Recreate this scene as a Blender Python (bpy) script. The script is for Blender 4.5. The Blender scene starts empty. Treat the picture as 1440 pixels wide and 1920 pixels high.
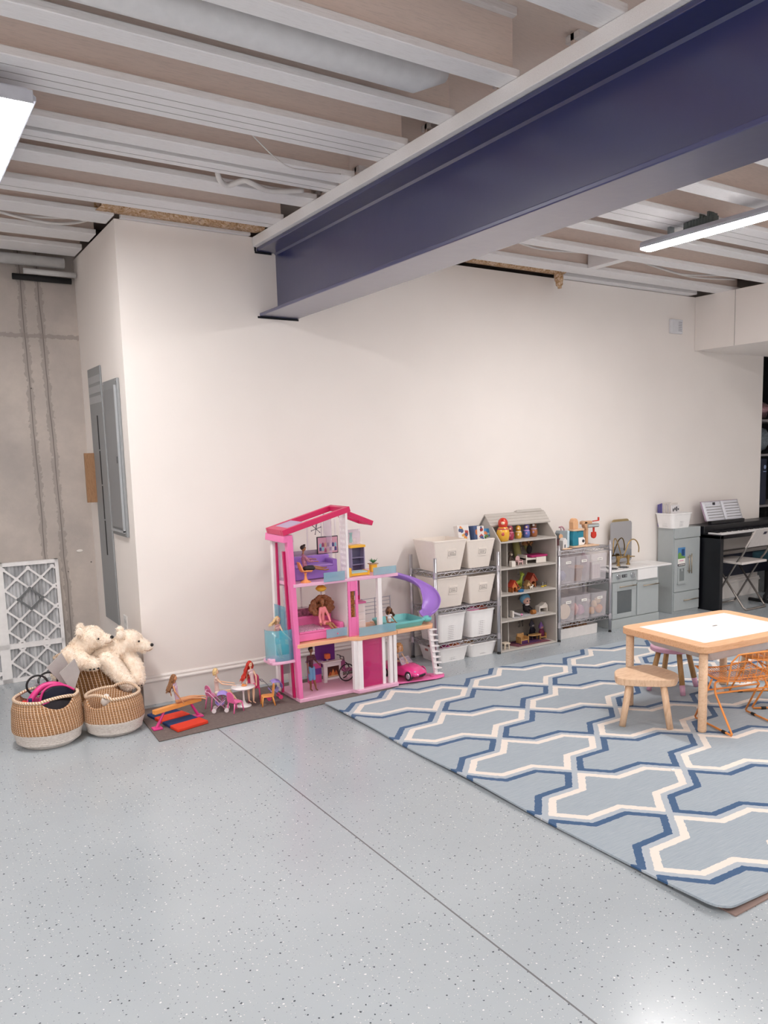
import bpy, bmesh, math, random
from math import sin, cos, pi, radians, sqrt, atan2
from mathutils import Vector, Matrix
random.seed(7)
S = bpy.context.scene
COL = S.collection

# ------------------------------------------------------------------ camera
FPX, YAW, PITCH, ROLL = 1533.25, 0.5969, 0.1275, -0.0203
fw = Vector((sin(YAW)*cos(PITCH), cos(YAW)*cos(PITCH), -sin(PITCH)))
rt = Vector((cos(YAW), -sin(YAW), 0)); up = rt.cross(fw)
RT = cos(ROLL)*rt + sin(ROLL)*up; UP = -sin(ROLL)*rt + cos(ROLL)*up
cam = bpy.data.objects.new('camera', bpy.data.cameras.new('camera')); COL.objects.link(cam)
m = Matrix((RT, UP, -fw)).transposed().to_4x4(); m.translation = Vector((0, 0, 1.5)); cam.matrix_world = m
cam.data.sensor_fit = 'VERTICAL'; cam.data.sensor_height = 36.0
cam.data.lens = FPX/1920*36.0
cam.data.shift_x = -104.1/1920; cam.data.shift_y = 83.5/1920
cam.data.clip_start = 0.02
S.camera = cam

# ------------------------------------------------------------------ exposure, world
S.view_settings.view_transform = 'Standard'; S.view_settings.look = 'None'
S.view_settings.exposure = 1.88; S.view_settings.gamma = 1.0
S.view_settings.use_curve_mapping = False
W = bpy.data.worlds.new('world'); S.world = W; W.use_nodes = True
W.node_tree.nodes['Background'].inputs[0].default_value = (0.9, 0.93, 1, 1)
W.node_tree.nodes['Background'].inputs[1].default_value = 0.3
LAMP_POWER = 24.0          # emission of the tube-light diffusers
S.cycles.max_bounces = 10; S.cycles.diffuse_bounces = 6; S.cycles.glossy_bounces = 4
S.cycles.transmission_bounces = 6; S.cycles.transparent_max_bounces = 12
S.cycles.use_denoising = True
S.cycles.sample_clamp_indirect = 8.0

# ------------------------------------------------------------------ materials
def lin(c):
    if isinstance(c, str):
        c = [int(c[i:i+2], 16)/255 for i in (0, 2, 4)]
    return tuple(x/12.92 if x <= 0.04045 else ((x+0.055)/1.055)**2.4 for x in c)
MATS = {}
class NB:
    def __init__(s, m):
        s.t = m.node_tree; s.n = s.t.nodes; s.l = s.t.links
    def add(s, typ, **kw):
        n = s.n.new(typ)
        for k, v in kw.items(): setattr(n, k, v)
        return n
    def link(s, a, b): s.l.new(a, b)
    def m(s, op, a, b=None, c=None):
        n = s.n.new('ShaderNodeMath'); n.operation = op
        for i, v in enumerate((a, b, c)):
            if v is None: continue
            if isinstance(v, (int, float)): n.inputs[i].default_value = v
            else: s.l.new(v, n.inputs[i])
        return n.outputs[0]
    def mix(s, f, a, b, mode='MIX'):
        n = s.n.new('ShaderNodeMix'); n.data_type = 'RGBA'; n.blend_type = mode
        for i, v in ((0, f), (6, a), (7, b)):
            if isinstance(v, (int, float)): n.inputs[i].default_value = v
            elif isinstance(v, (tuple, list)): n.inputs[i].default_value = (*v[:3], 1)
            else: s.l.new(v, n.inputs[i])
        return n.outputs[2]
    def ramp(s, f, stops, interp='LINEAR'):
        n = s.n.new('ShaderNodeValToRGB'); n.color_ramp.interpolation = interp
        e = n.color_ramp.elements
        while len(e) < len(stops): e.new(0.5)
        for i, (p, c) in enumerate(stops):
            e[i].position = p; e[i].color = (*c[:3], 1)
        s.l.new(f, n.inputs[0]); return n.outputs[0]
    def noise(s, vec, scale, detail=3, rough=.5, dist=0):
        n = s.n.new('ShaderNodeTexNoise'); n.inputs['Scale'].default_value = scale
        n.inputs['Detail'].default_value = detail; n.inputs['Roughness'].default_value = rough
        n.inputs['Distortion'].default_value = dist
        if vec is not None: s.l.new(vec, n.inputs['Vector'])
        return n.outputs['Fac']
    def obj(s):
        return s.n.new('ShaderNodeTexCoord').outputs['Object']
    def mapping(s, vec, scale=(1, 1, 1), loc=(0, 0, 0)):
        n = s.n.new('ShaderNodeMapping'); n.inputs['Scale'].default_value = scale; n.inputs['Location'].default_value = loc
        s.l.new(vec, n.inputs[0]); return n.outputs[0]
    def bump(s, h, strength=.2, dist=.01):
        n = s.n.new('ShaderNodeBump'); n.inputs['Strength'].default_value = strength; n.inputs['Distance'].default_value = dist
        s.l.new(h, n.inputs['Height']); return n.outputs[0]
def base(name):
    m = bpy.data.materials.new(name); m.use_nodes = True
    return m, NB(m), m.node_tree.nodes['Principled BSDF']
def mat(name, col, rough=.5, metal=0.0, var=.05, scale=25, bump=0, bscale=200, spec=.5, sub=0, coat=0, alpha=1, trans=0, emit=0):
    if name in MATS: return MATS[name]
    m, b, p = base(name); c = lin(col)
    o = b.obj(); nz = b.noise(o, scale, 3)
    cc = b.ramp(nz, [(.3, tuple(x*(1-var) for x in c)), (.7, tuple(min(1, x*(1+var*.6)) for x in c))])
    b.link(cc, p.inputs['Base Color'])
    b.link(b.m('MULTIPLY_ADD', nz, .08, rough-.04), p.inputs['Roughness'])
    p.inputs['Metallic'].default_value = metal; p.inputs['Specular IOR Level'].default_value = spec
    if coat: p.inputs['Coat Weight'].default_value = coat; p.inputs['Coat Roughness'].default_value = .1
    if trans: p.inputs['Transmission Weight'].default_value = trans; p.inputs['IOR'].default_value = 1.25
    if alpha < 1: p.inputs['Alpha'].default_value = alpha
    if bump: b.link(b.bump(b.noise(o, bscale, 2), bump, .002), p.inputs['Normal'])
    if emit:
        b.link(cc, p.inputs['Emission Color']); p.inputs['Emission Strength'].default_value = emit
    MATS[name] = m; return m
def wood(name, c1, c2, scale=(1, 14, 14), rough=.45):
    if name in MATS: return MATS[name]
    m, b, p = base(name); o = b.mapping(b.obj(), scale)
    n = b.noise(o, 3, 5, .6, .6)
    b.link(b.ramp(n, [(.3, lin(c1)), (.55, lin(c2)), (.75, lin(c1))]), p.inputs['Base Color'])
    p.inputs['Roughness'].default_value = rough
    b.link(b.bump(n, .08, .002), p.inputs['Normal'])
    MATS[name] = m; return m

# ------------------------------------------------------------------ mesh builder
class M:
    def __init__(s, T=None):
        s.v = []; s.f = []; s.mi = []; s.sm = []; s.T = T or Matrix.Identity(4); s.cur = 0
    def _add(s, vs, fs, smooth=False):
        o = len(s.v); s.v += [s.T @ Vector(v) for v in vs]
        for f in fs: s.f.append([i+o for i in f]); s.mi.append(s.cur); s.sm.append(smooth)
        return s
    def box(s, a, b):
        (x0, y0, z0), (x1, y1, z1) = a, b
        x0, x1 = sorted((x0, x1)); y0, y1 = sorted((y0, y1)); z0, z1 = sorted((z0, z1))
        vs = [(x, y, z) for z in (z0, z1) for y in (y0, y1) for x in (x0, x1)]
        return s._add(vs, [(0, 2, 3, 1), (4, 5, 7, 6), (0, 1, 5, 4), (2, 6, 7, 3), (0, 4, 6, 2), (1, 3, 7, 5)])
    def hexa(s, bot, top):
        """four bottom points (ccw from above) and four top points"""
        return s._add(list(bot)+list(top), [(3, 2, 1, 0), (4, 5, 6, 7), (0, 1, 5, 4), (1, 2, 6, 5), (2, 3, 7, 6), (3, 0, 4, 7)])
    def bar(s, p, q, w, h, upv=(0, 0, 1)):
        p, q = Vector(p), Vector(q); d = (q-p).normalized(); u = Vector(upv)
        if abs(d.dot(u)) > .98: u = Vector((0, 1, 0))
        sx = d.cross(u).normalized(); sz = sx.cross(d)
        c = [sx*(-w/2)+sz*(-h/2), sx*(w/2)+sz*(-h/2), sx*(w/2)+sz*(h/2), sx*(-w/2)+sz*(h/2)]
        return s._add([p+k for k in c]+[q+k for k in c], [(0, 1, 2, 3)[::1], (7, 6, 5, 4), (1, 0, 4, 5), (2, 1, 5, 6), (3, 2, 6, 7), (0, 3, 7, 4)])
    def tube(s, pts, r, n=8, closed=False, caps=True):
        pts = [Vector(p) for p in pts]; k = len(pts)
        rs = r if isinstance(r, (list, tuple)) else [r]*k
        vs = []; prev = None
        for i, p in enumerate(pts):
            a = pts[i-1] if (i > 0 or closed) else p; c = pts[(i+1) % k] if (i < k-1 or closed) else p
            d = (c-a).normalized() if (c-a).length > 1e-9 else Vector((0, 0, 1))
            if prev is None:
                u = Vector((0, 0, 1)) if abs(d.z) < .9 else Vector((1, 0, 0))
                x = d.cross(u).normalized()
            else:
                x = (prev - d*prev.dot(d))
                x = x.normalized() if x.length > 1e-6 else d.orthogonal().normalized()
            prev = x; y = d.cross(x)
            for j in range(n):
                t = 2*pi*j/n; vs.append(p + (x*cos(t)+y*sin(t))*rs[i])
        fs = []
        for i in range(k if closed else k-1):
            a = i*n; c = ((i+1) % k)*n
            for j in range(n): fs.append((a+j, a+(j+1) % n, c+(j+1) % n, c+j))
        if not closed and caps:
            fs.append(tuple(range(n))[::-1]); fs.append(tuple((k-1)*n+j for j in range(n)))
        return s._add(vs, fs, True)
    def cyl(s, p, q, r, r2=None, n=16):
        p, q = Vector(p), Vector(q); d = (q-p).normalized(); x = d.orthogonal().normalized(); y = d.cross(x)
        r2 = r if r2 is None else r2
        vs = [p+(x*cos(2*pi*j/n)+y*sin(2*pi*j/n))*r for j in range(n)]+[q+(x*cos(2*pi*j/n)+y*sin(2*pi*j/n))*r2 for j in range(n)]
        s._add(vs, [(j, (j+1) % n, n+(j+1) % n, n+j) for j in range(n)], True)
        s._add(vs, [tuple(range(n))[::-1], tuple(range(n, 2*n))]); return s
    def lathe(s, prof, c=(0, 0, 0), n=24, axis='z', cap=True, sx=1, sy=1):
        vs = []; c = Vector(c)
        for r, z in prof:
            for j in range(n):
                t = 2*pi*j/n; a, b = r*cos(t)*sx, r*sin(t)*sy
                vs.append(c+Vector({'z': (a, b, z), 'y': (a, z, b), 'x': (z, a, b)}[axis]))
        fs = [(i*n+j, i*n+(j+1) % n, (i+1)*n+(j+1) % n, (i+1)*n+j) for i in range(len(prof)-1) for j in range(n)]
        s._add(vs, fs, True)
        if cap:
            k = len(prof)-1
            if prof[0][0] > 1e-5: s._add(vs[:n], [tuple(range(n))[::-1]])
            if prof[-1][0] > 1e-5: s._add(vs[k*n:], [tuple(range(n))])
        return s
    def ell(s, c, r, n=14, k=9, R=None):
        if not isinstance(r, (tuple, list)): r = (r, r, r)
        c = Vector(c); vs = []
        for i in range(k+1):
            ph = -pi/2+pi*i/k
            for j in range(n):
                t = 2*pi*j/n
                v = Vector((cos(ph)*cos(t)*r[0], cos(ph)*sin(t)*r[1], sin(ph)*r[2]))
                vs.append(c+(R @ v if R else v))
        return s._add(vs, [(i*n+j, i*n+(j+1) % n, (i+1)*n+(j+1) % n, (i+1)*n+j) for i in range(k) for j in range(n)], True)
    def cap(s, p, r1, q, r2, n=10):
        """tapered capsule"""
        p, q = Vector(p), Vector(q); d = q-p; L = d.length
        if L < 1e-6: return s.ell(p, max(r1, r2))
        d = d/L; pts = []; rs = []
        for a in (-90, -60, -30, 0):
            pts.append(p+d*sin(radians(a))*r1); rs.append(max(1e-4, cos(radians(a))*r1))
        for a in (0, 30, 60, 90):
            pts.append(q+d*sin(radians(a))*r2); rs.append(max(1e-4, cos(radians(a))*r2))
        return s.tube(pts, rs, n)
    def prism(s, poly, d0, d1, axis='y'):
        """extrude a 2-D polygon along an axis: y -> (x,z), x -> (y,z), z -> (x,y)"""
        g = {'y': lambda a, b, d: (a, d, b), 'x': lambda a, b, d: (d, a, b), 'z': lambda a, b, d: (a, b, d)}[axis]
        n = len(poly); vs = [g(a, b, d0) for a, b in poly]+[g(a, b, d1) for a, b in poly]
        return s._add(vs, [tuple(range(n))[::-1], tuple(range(n, 2*n))]+[(j, (j+1) % n, n+(j+1) % n, n+j) for j in range(n)])
    def sheet(s, rows, smooth=True, closed=False):
        n = len(rows[0]); vs = [v for r in rows for v in r]
        e = n if closed else n-1
        return s._add(vs, [(i*n+j, i*n+(j+1) % n, (i+1)*n+(j+1) % n, (i+1)*n+j) for i in range(len(rows)-1) for j in range(e)], smooth)
def set_props(o, label=None, cat=None, group=None, kind=None):
    if label: o['label'] = label
    if cat: o['category'] = cat
    if group: o['group'] = group
    if kind: o['kind'] = kind
def mk(name, mb, mats, parent=None, bevel=0, seg=2, label=None, cat=None, group=None, kind=None, world=True, thick=0, fix=True, weight=False):
    """link one mesh object; with world=True the builder holds world coordinates"""
    vs = mb.v
    if parent is not None and world:
        off = parent['_o'] if '_o' in parent else parent.location
        inv = Matrix.Translation(Vector(off)) @ Matrix.Rotation(parent.get('_r', 0), 4, 'Z'); inv.invert()
        vs = [inv @ v for v in vs]
    loc = Vector((0, 0, 0))
    if parent is None and kind is None and vs:
        c = sum((Vector(v) for v in vs), Vector())/len(vs); loc = Vector((c.x, c.y, min(v.z for v in vs))); vs = [v-loc for v in vs]
    me = bpy.data.meshes.new(name); me.from_pydata([tuple(v) for v in vs], [], mb.f)
    if not isinstance(mats, (list, tuple)): mats = [mats]
    for x in mats: me.materials.append(x)
    me.polygons.foreach_set('material_index', mb.mi); me.polygons.foreach_set('use_smooth', mb.sm)
    me.update()
    if fix:
        bm = bmesh.new(); bm.from_mesh(me); bmesh.ops.recalc_face_normals(bm, faces=bm.faces); bm.to_mesh(me); bm.free()
    o = bpy.data.objects.new(name, me); COL.objects.link(o); o.location = loc
    if parent is not None:
        o.parent = parent
        if parent.type == 'MESH': o.location = (0, 0, 0)
        if '_o' not in o and world:
            o['_o'] = tuple(parent['_o']) if '_o' in parent else tuple(parent.location); o['_r'] = parent.get('_r', 0.0)
    else:
        o['_o'] = tuple(loc)
    if thick:
        md = o.modifiers.new('solid', 'SOLIDIFY'); md.thickness = thick; md.offset = 0
    if bevel:
        md = o.modifiers.new('bevel', 'BEVEL'); md.width = bevel; md.segments = seg; md.limit_method = 'ANGLE'; md.angle_limit = radians(50)
        md.harden_normals = False
    set_props(o, label, cat, group, kind); return o
def thing(name, label, cat, loc, rz=0.0, group=None, local=False):
    o = bpy.data.objects.new(name, None); COL.objects.link(o); o.location = loc; o.rotation_euler = (0, 0, rz)
    o.empty_display_size = .05
    o['_o'] = (0., 0., 0.) if local else tuple(float(c) for c in loc); o['_r'] = 0.0 if local else float(rz)
    set_props(o, label, cat, group); return o
def bake(o):
    dg = bpy.context.evaluated_depsgraph_get(); me = bpy.data.meshes.new_from_object(o.evaluated_get(dg))
    o.modifiers.clear(); old = o.data; o.data = me; bpy.data.meshes.remove(old); return o
def fuse(o, vox=.002, smooth=4, disp=0, dscale=.02):
    """melt overlapping closed pieces into one continuous surface"""
    md = o.modifiers.new('r', 'REMESH'); md.mode = 'VOXEL'; md.voxel_size = vox; md.use_smooth_shade = True
    if smooth: s = o.modifiers.new('s', 'SMOOTH'); s.iterations = smooth; s.factor = .5
    if disp:
        t = bpy.data.textures.new('clouds', 'CLOUDS'); t.noise_scale = dscale
        d = o.modifiers.new('d', 'DISPLACE'); d.texture = t; d.strength = disp; d.mid_level = .5
    mats = list(o.data.materials); bake(o)
    if not o.data.materials:
        for x in mats: o.data.materials.append(x)
    return o
def copy_tree(o, parent=None):
    c = o.copy(); COL.objects.link(c); c.parent = parent
    for ch in [x for x in COL.objects if x.parent == o]: copy_tree(ch, c)
    return c
def arc(c, r, a0, a1, n, pl='xz'):
    out = []
    for i in range(n+1):
        t = radians(a0+(a1-a0)*i/n); a, b = r*cos(t), r*sin(t)
        out.append(Vector(c)+Vector({'xz': (a, 0, b), 'xy': (a, b, 0), 'yz': (0, a, b)}[pl]))
    return out
def rrect(w, d, r, n=4, cx=0, cy=0):
    out = []
    for sx, sy, a in ((1, 1, 0), (-1, 1, 90), (-1, -1, 180), (1, -1, 270)):
        for i in range(n+1):
            t = radians(a+90*i/n); out.append((cx+sx*(w/2-r)+r*cos(t), cy+sy*(d/2-r)+r*sin(t)))
    return out
def spline(pts, n=6):
    pts = [Vector(p) for p in pts]; out = []
    for i in range(len(pts)-1):
        p0 = pts[max(0, i-1)]; p1 = pts[i]; p2 = pts[i+1]; p3 = pts[min(len(pts)-1, i+2)]
        for k in range(n):
            t = k/n
            out.append(.5*((2*p1)+(p2-p0)*t+(2*p0-5*p1+4*p2-p3)*t*t+(-p0+3*p1-3*p2+p3)*t**3))
    out.append(pts[-1]); return out

# ================================================================== THE ROOM
WY = 5.03      # face of the back wall
def m_floor():
    m, b, p = base('epoxy floor'); o = b.obj()
    big = b.noise(o, 1.3, 3); col = b.ramp(big, [(.3, lin('a2a9ae')), (.7, lin('abb2b7'))])
    def flakes(scale, seed, thr, colr, keep):
        nonlocal col
        v = b.add('ShaderNodeTexVoronoi', voronoi_dimensions='2D'); v.inputs['Scale'].default_value = scale
        mp = b.mapping(o, (1, 1, 1), (seed, seed*1.7, 0)); wob = b.add('ShaderNodeVectorMath', operation='ADD')
        nn = b.add('ShaderNodeTexNoise'); nn.inputs['Scale'].default_value = 140; b.link(mp, nn.inputs['Vector'])
        sc = b.add('ShaderNodeVectorMath', operation='SCALE'); sc.inputs[3].default_value = .006; b.link(nn.outputs['Color'], sc.inputs[0])
        b.link(mp, wob.inputs[0]); b.link(sc.outputs[0], wob.inputs[1])
        b.link(wob.outputs[0], v.inputs['Vector'])
        sx = b.add('ShaderNodeSeparateColor'); b.link(v.outputs['Color'], sx.inputs[0])
        mask = b.m('MULTIPLY', b.m('LESS_THAN', v.outputs['Distance'], b.m('MULTIPLY_ADD', sx.outputs[1], thr*1.2, thr*.3)), b.m('LESS_THAN', sx.outputs[0], keep))
        col = b.mix(mask, col, colr)
    flakes(40, 0, .085, lin('454b50'), .3)
    flakes(44, 3.3, .085, lin('dededc'), .2)
    flakes(80, 7.1, .085, lin('7c8488'), .2)
    flakes(85, 9.1, .085, lin('d8d6d0'), .2)
    s = b.add('ShaderNodeSeparateXYZ'); b.link(o, s.inputs[0])
    # saw-cut control joint
    jx = b.m('LESS_THAN', b.m('ABSOLUTE', b.m('SUBTRACT', s.outputs[0], 1.43)), .0032)
    col = b.mix(jx, col, lin('6f7072'))
    b.link(col, p.inputs['Base Color'])
    b.link(b.m('MULTIPLY_ADD', big, .1, .15), p.inputs['Roughness'])
    p.inputs['Specular IOR Level'].default_value = .45
    b.link(b.bump(b.noise(o, 22, 3), .06, .004), p.inputs['Normal'])
    return m
def m_concrete():
    m, b, p = base('cast concrete'); o = b.obj(); s = b.add('ShaderNodeSeparateXYZ'); b.link(o, s.inputs[0])
    n1 = b.noise(o, 1.6, 6, .6); n2 = b.noise(o, 9, 5, .65)
    c = b.ramp(n1, [(.3, lin('ada5a0')), (.55, lin('c3b9b2')), (.75, lin('cfc4ba'))])
    c = b.mix(b.ramp(n2, [(.35, (.35,)*3), (.65, (0,)*3)]), c, lin('a8a19c'))
    wob = b.m('MULTIPLY_ADD', b.noise(o, 3.5, 3), .02, -.01)
    x = b.m('ADD', s.outputs[0], wob); rag = b.m('MULTIPLY_ADD', b.noise(o, 24, 4, .7), .07, -.014)
    for x0, kx in ((.912, -.008), (1.04, -.016)):
        d = b.m('ABSOLUTE', b.m('SUBTRACT', b.m('SUBTRACT', x, b.m('MULTIPLY', s.outputs[2], kx)), x0))
        c = b.mix(b.m('MULTIPLY', b.m('LESS_THAN', d, rag), .45), c, lin('857d78'))
        c = b.mix(b.m('MULTIPLY', b.m('LESS_THAN', d, .003), .6), c, lin('544e4c'))
    dz = b.m('ABSOLUTE', b.m('SUBTRACT', b.m('ADD', s.outputs[2], wob), 2.33))
    c = b.mix(b.m('MULTIPLY', b.m('LESS_THAN', dz, b.m('MULTIPLY', rag, .7)), .6), c, lin('8d8580'))
    v = b.add('ShaderNodeTexVoronoi'); v.inputs['Scale'].default_value = 7; b.link(o, v.inputs['Vector'])
    c = b.mix(b.m('LESS_THAN', v.outputs['Distance'], .035), c, lin('5f5956'))
    b.link(c, p.inputs['Base Color']); p.inputs['Roughness'].default_value = .9
    b.link(b.bump(b.m('ADD', n2, b.m('MULTIPLY', b.m('LESS_THAN', b.m('ABSOLUTE', b.m('SUBTRACT', x, 1.01)), .005), -1)), .35, .01), p.inputs['Normal'])
    return m
def m_paint(name, col, rough=.75, streak=False):
    m, b, p = base(name); o = b.obj(); c = lin(col)
    n = b.noise(o, 2.2, 3); n2 = b.noise(b.mapping(o, (2, 40, 40)) if streak else o, 9 if streak else 60, 4, .6)
    cc = b.ramp(n, [(.3, tuple(k*.97 for k in c)), (.7, c)])
    if streak: cc = b.mix(b.ramp(n2, [(.5, (0,)*3), (.75, (.32,)*3)]), cc, lin('a39c98'))
    b.link(cc, p.inputs['Base Color']); p.inputs['Roughness'].default_value = rough
    b.link(b.bump(n2, .15 if streak else .05, .004), p.inputs['Normal'])
    return m
WALLP = m_paint('wall paint', 'efe8e3'); JOISTP = m_paint('sprayed joist paint', 'e9e7e8', .92, True)
DECKP = m_paint('sprayed subfloor', 'e9dad1', .85, True); BASEP = m_paint('baseboard paint', 'e6e1dd', .4)
FLOOR = m_floor(); CONC = m_concrete()

mk('floor', M().box((-2.6, -3.1, -.1), (9.2, 6.6, 0)), FLOOR, kind='structure')
mk('wall_back', M().box((1.23, WY, 0), (7.357, WY+.12, 2.85)), WALLP, kind='structure')
mk('wall_alcove', M().box((1.23, WY+.12, 0), (1.35, 6.2, 2.85)), WALLP, kind='structure')
mk('wall_concrete', M().box((-2.6, 6.2, 0), (1.35, 6.45, 3.14)), CONC, kind='structure')
mk('wall_left', M().box((-2.72, -3.1, 0), (-2.6, 6.45, 3.14)), WALLP, kind='structure')
mk('wall_front', M().box((-2.6, -3.22, 0), (9.2, -3.1, 3.14)), WALLP, kind='structure')
mk('wall_right', M().box((9.2, -3.1, 0), (9.32, 6.6, 3.14)), WALLP, kind='structure')
mk('wall_storage', M().box((1.35, 6.3, 0), (9.2, 6.45, 3.14)), mat('storage wall grey', '77736f', .8), kind='structure')
mk('ceiling', M().box((-2.6, -3.1, 3.1), (9.2, 6.6, 3.2)), DECKP, kind='structure')
so = M().box((6.3, -3.0, 2.372), (8.1, WY-.002, 2.85))
mk('wall_soffit', so, WALLP, kind='structure')
mk('trim_1', M().box((6.296, 4.60, 2.374), (6.3, 4.604, 2.848)), mat('board seam grey', 'b9b3af', .8), kind='structure')
def baseboard(x0, x1):
    y = WY
    prof = [(y, 0), (y-.018, 0), (y-.018, .135), (y-.024, .14), (y-.026, .148), (y-.022, .153), (y-.012, .158), (y-.014, .168), (y-.008, .176), (y, .178)]
    return M().prism(prof, x0, x1, 'x')
mk('baseboard_back', baseboard(1.213, 7.372), BASEP, kind='structure')
mk('baseboard_end', M().box((7.357, WY-.018, 0), (7.374, WY+.12, .15)), BASEP, kind='structure')
mk('baseboard_alcove', M().box((1.2132, WY+.0005, 0), (1.2295, WY+.17, .15)), BASEP, kind='structure')

# ---- ceiling joists (I-joists: bottom flange, web)
def joist(x0, x1, y0, y1, label, seams=(), zb=2.85):
    b = M().box((x0, y0, zb), (x1, y1, zb+.031))
    c = (y0+y1)/2; n = max(1, round((y1-y0)/.12))
    for i in range(n):
        yc = y0+(y1-y0)*(i+.5)/n
        b.cur = 1; b.box((x0, yc-.012, zb+.03), (x1, yc+.012, 3.102)); b.cur = 0
        b.box((x0, yc-.04, 3.07), (x1, yc+.04, 3.101))
    o = mk('ceiling_joist', b, [JOISTP, DECKP], bevel=.003, seg=1, label=label, cat='joist')
    if seams:
        s = M()
        for y in seams: s.box((x0, y-.0015, zb-.0008), (x1, y+.0015, zb+.002))
        mk('seam', s, mat('joist seam', '8e8886', .9), parent=o)
    return o
L0, L1 = -2.58, 2.07
ords = ['', 'second', 'third', 'fourth', 'fifth', 'sixth', 'seventh', 'eighth', 'ninth', 'tenth', 'eleventh', 'twelfth']
left = [(4.577, 4.774, (4.70,)), (4.142, 4.302, ()), (3.889, 4.0, (3.95,)), (3.721, 3.842, ()), (3.226, 3.474, (3.30, 3.36, 3.42)), (2.865, 2.967, ()),
        (2.455, 2.56, ()), (1.93, 2.045, ()), (1.5, 1.6, ()), (1.05, 1.15, ()), (.6, .7, ()), (.1, .2, ())]
for i, (a, c, s) in enumerate(left):
    nm = ('white joist nearest the back wall, left of the navy beam' if i == 0 else ords[i]+' white joist out from the back wall, left of the navy beam')
    joist(L0, L1, a, c, nm, s)
for a, c, t in ((4.971, 5.17, 'white joist just behind the corner of the box wall, over the alcove'), (5.436, 5.643, 'middle white joist over the concrete alcove'), (5.844, 6.086, 'white joist deepest in the alcove, next to the concrete wall')):
    joist(L0, 1.22, a, c, t)
right = [(4.64, 4.82), (4.19, 4.315), (3.75, 3.87), (3.311, 3.607), (2.897, 3.025), (2.44, 2.56), (1.98, 2.1), (1.5, 1.6), (1.0, 1.1)]
for i, (a, c) in enumerate(right):
    nm = ('white joist nearest the back wall, right of the navy beam' if i == 0 else ords[i]+' white joist out from the back wall, right of the navy beam')
    joist(2.37, 8.4 if a < 4 else (6.42 if i == 0 else 6.8), a, c, nm, (3.42, 3.5) if i == 3 else ())
mk('ceiling_blocking', M().box((4.56, 4.316, 2.85), (4.64, 4.639, 2.95)), JOISTP, bevel=.003, label='short white block nailed between two joists, right of the navy beam', cat='block')
mk('ledger_board', M().box((4.57, 4.93, 2.852), (6.2, 5.028, 2.95)), JOISTP, bevel=.003, label='white ledger board along the top of the back wall right of the hanging insulation', cat='ledger')
mk('duct_pipe', M().tube([(-2.5, 2.74, 2.92), (1.80, 2.74, 2.92), (1.92, 2.74, 2.95)], [.075, .075, .045], 20), mat('duct white', 'd8d8da', .5, bump=.2, bscale=12), label='white painted round duct running between two joists near the lamp', cat='duct')
mk('sprinkler_pipe', M().tube([(-2.5, 6.1, 2.80), (1.15, 6.1, 2.80)], .035, 14).tube([(.9, 6.1, 2.73), (1.22, 6.1, 2.73)], .018, 10), [mat('pipe white', 'c9c9c9', .5)], label='white pipe high along the concrete wall in the alcove', cat='pipe')
mk('pipe_sleeve', M().tube([(.84, 6.16, 2.70), (1.2, 6.16, 2.70)], .02, 10), mat('black foam', '1c1b1d', .8), label='black foam sleeve on the short pipe at the alcove corner', cat='pipe sleeve')

# ---- pink-brown insulation poking out
def m_insul():
    m, b, p = base('insulation'); o = b.obj(); n = b.noise(o, 34, 6, .75, 1.5)
    b.link(b.ramp(n, [(.3, lin('6d4a30')), (.45, lin('b08a5e')), (.58, lin('d9bfa8')), (.7, lin('e9d8cc'))]), p.inputs['Base Color']); p.inputs['Roughness'].default_value = 1
    return m
INS = m_insul()
def insul(x0, x1, y0, y1, z0, z1, label, drop=False, wav=.02):
    b = M(); n = int((x1-x0)/.012)
    rows = []
    for i in range(n+1):
        x = x0+(x1-x0)*i/n; w = wav*(sin(x*31)+.6*sin(x*67+1)+.5*sin(x*143))
        e = min(1, i/6, (n-i)/6)
        rows.append([(x, y0+.01*random.random()+.03*(1-e), z1), (x, y0+w*.5, (z0+z1)/2+w*.4), (x, y0+.02+w, z0+random.uniform(-.012, .010)), (x, (y0+y1)/2+w, z0-.004+random.uniform(-.006, .006)), (x, y1, z0+.004), (x, y1, z1)])
    b.sheet(rows, True, True)
    if drop:
        b.tube(spline([(4.49, 4.90, 2.875), (4.50, 4.895, 2.83), (4.51, 4.90, 2.78), (4.52, 4.905, 2.745)], 4), [.03]*3+[.035]*4+[.028]*3+[.016]*3, 8)
    mk('insulation_batt', b, INS, label=label, cat='insulation')
insul(1.12, 2.06, 4.80, 4.99, 2.862, 2.92, 'brown fibreglass insulation strip above the wall, left of the navy beam')
insul(3.45, 4.56, 4.84, 4.99, 2.862, 2.92, 'brown fibreglass insulation with a hanging tuft, right of the navy beam', True, .012)
mk('ledger_strip', M().box((1.26, 4.995, 2.851), (2.03, 5.028, 2.875)), JOISTP, label='thin white board on the box wall top below the insulation left of the beam', cat='board')

# ---- cables
CAB = mat('white cable', 'd6d2d0', .6)
def cable(label, *pts, r=.006):
    mk('ceiling_cable', M().tube(spline(pts, 8), r, 7), CAB, label=label, cat='cable')
cable('thin white wire sagging below the joists close to the navy beam', (1.3, 3.4, 2.92), (1.5, 3.52, 2.84), (1.65, 3.60, 2.80), (1.8, 3.66, 2.82), (1.98, 3.70, 2.845), r=.003)
mk('ceiling_cable', M().tube(spline([(1.48, 4.03, 2.90), (1.5, 4.05, 2.84), (1.56, 4.10, 2.835), (1.62, 4.04, 2.85), (1.66, 4.03, 2.84), (1.78, 4.08, 2.835), (1.95, 4.06, 2.86)], 8), .014, 8), CAB, label='bundled loop of white cable hanging between joists left of the beam', cat='cable')
cable('white cable sagging between joists over the alcove corner, lower strand', (.45, 5.22, 2.9), (.75, 5.28, 2.86), (.95, 5.3, 2.85), (1.1, 5.32, 2.88), (1.22, 5.3, 2.93), r=.009)
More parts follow.
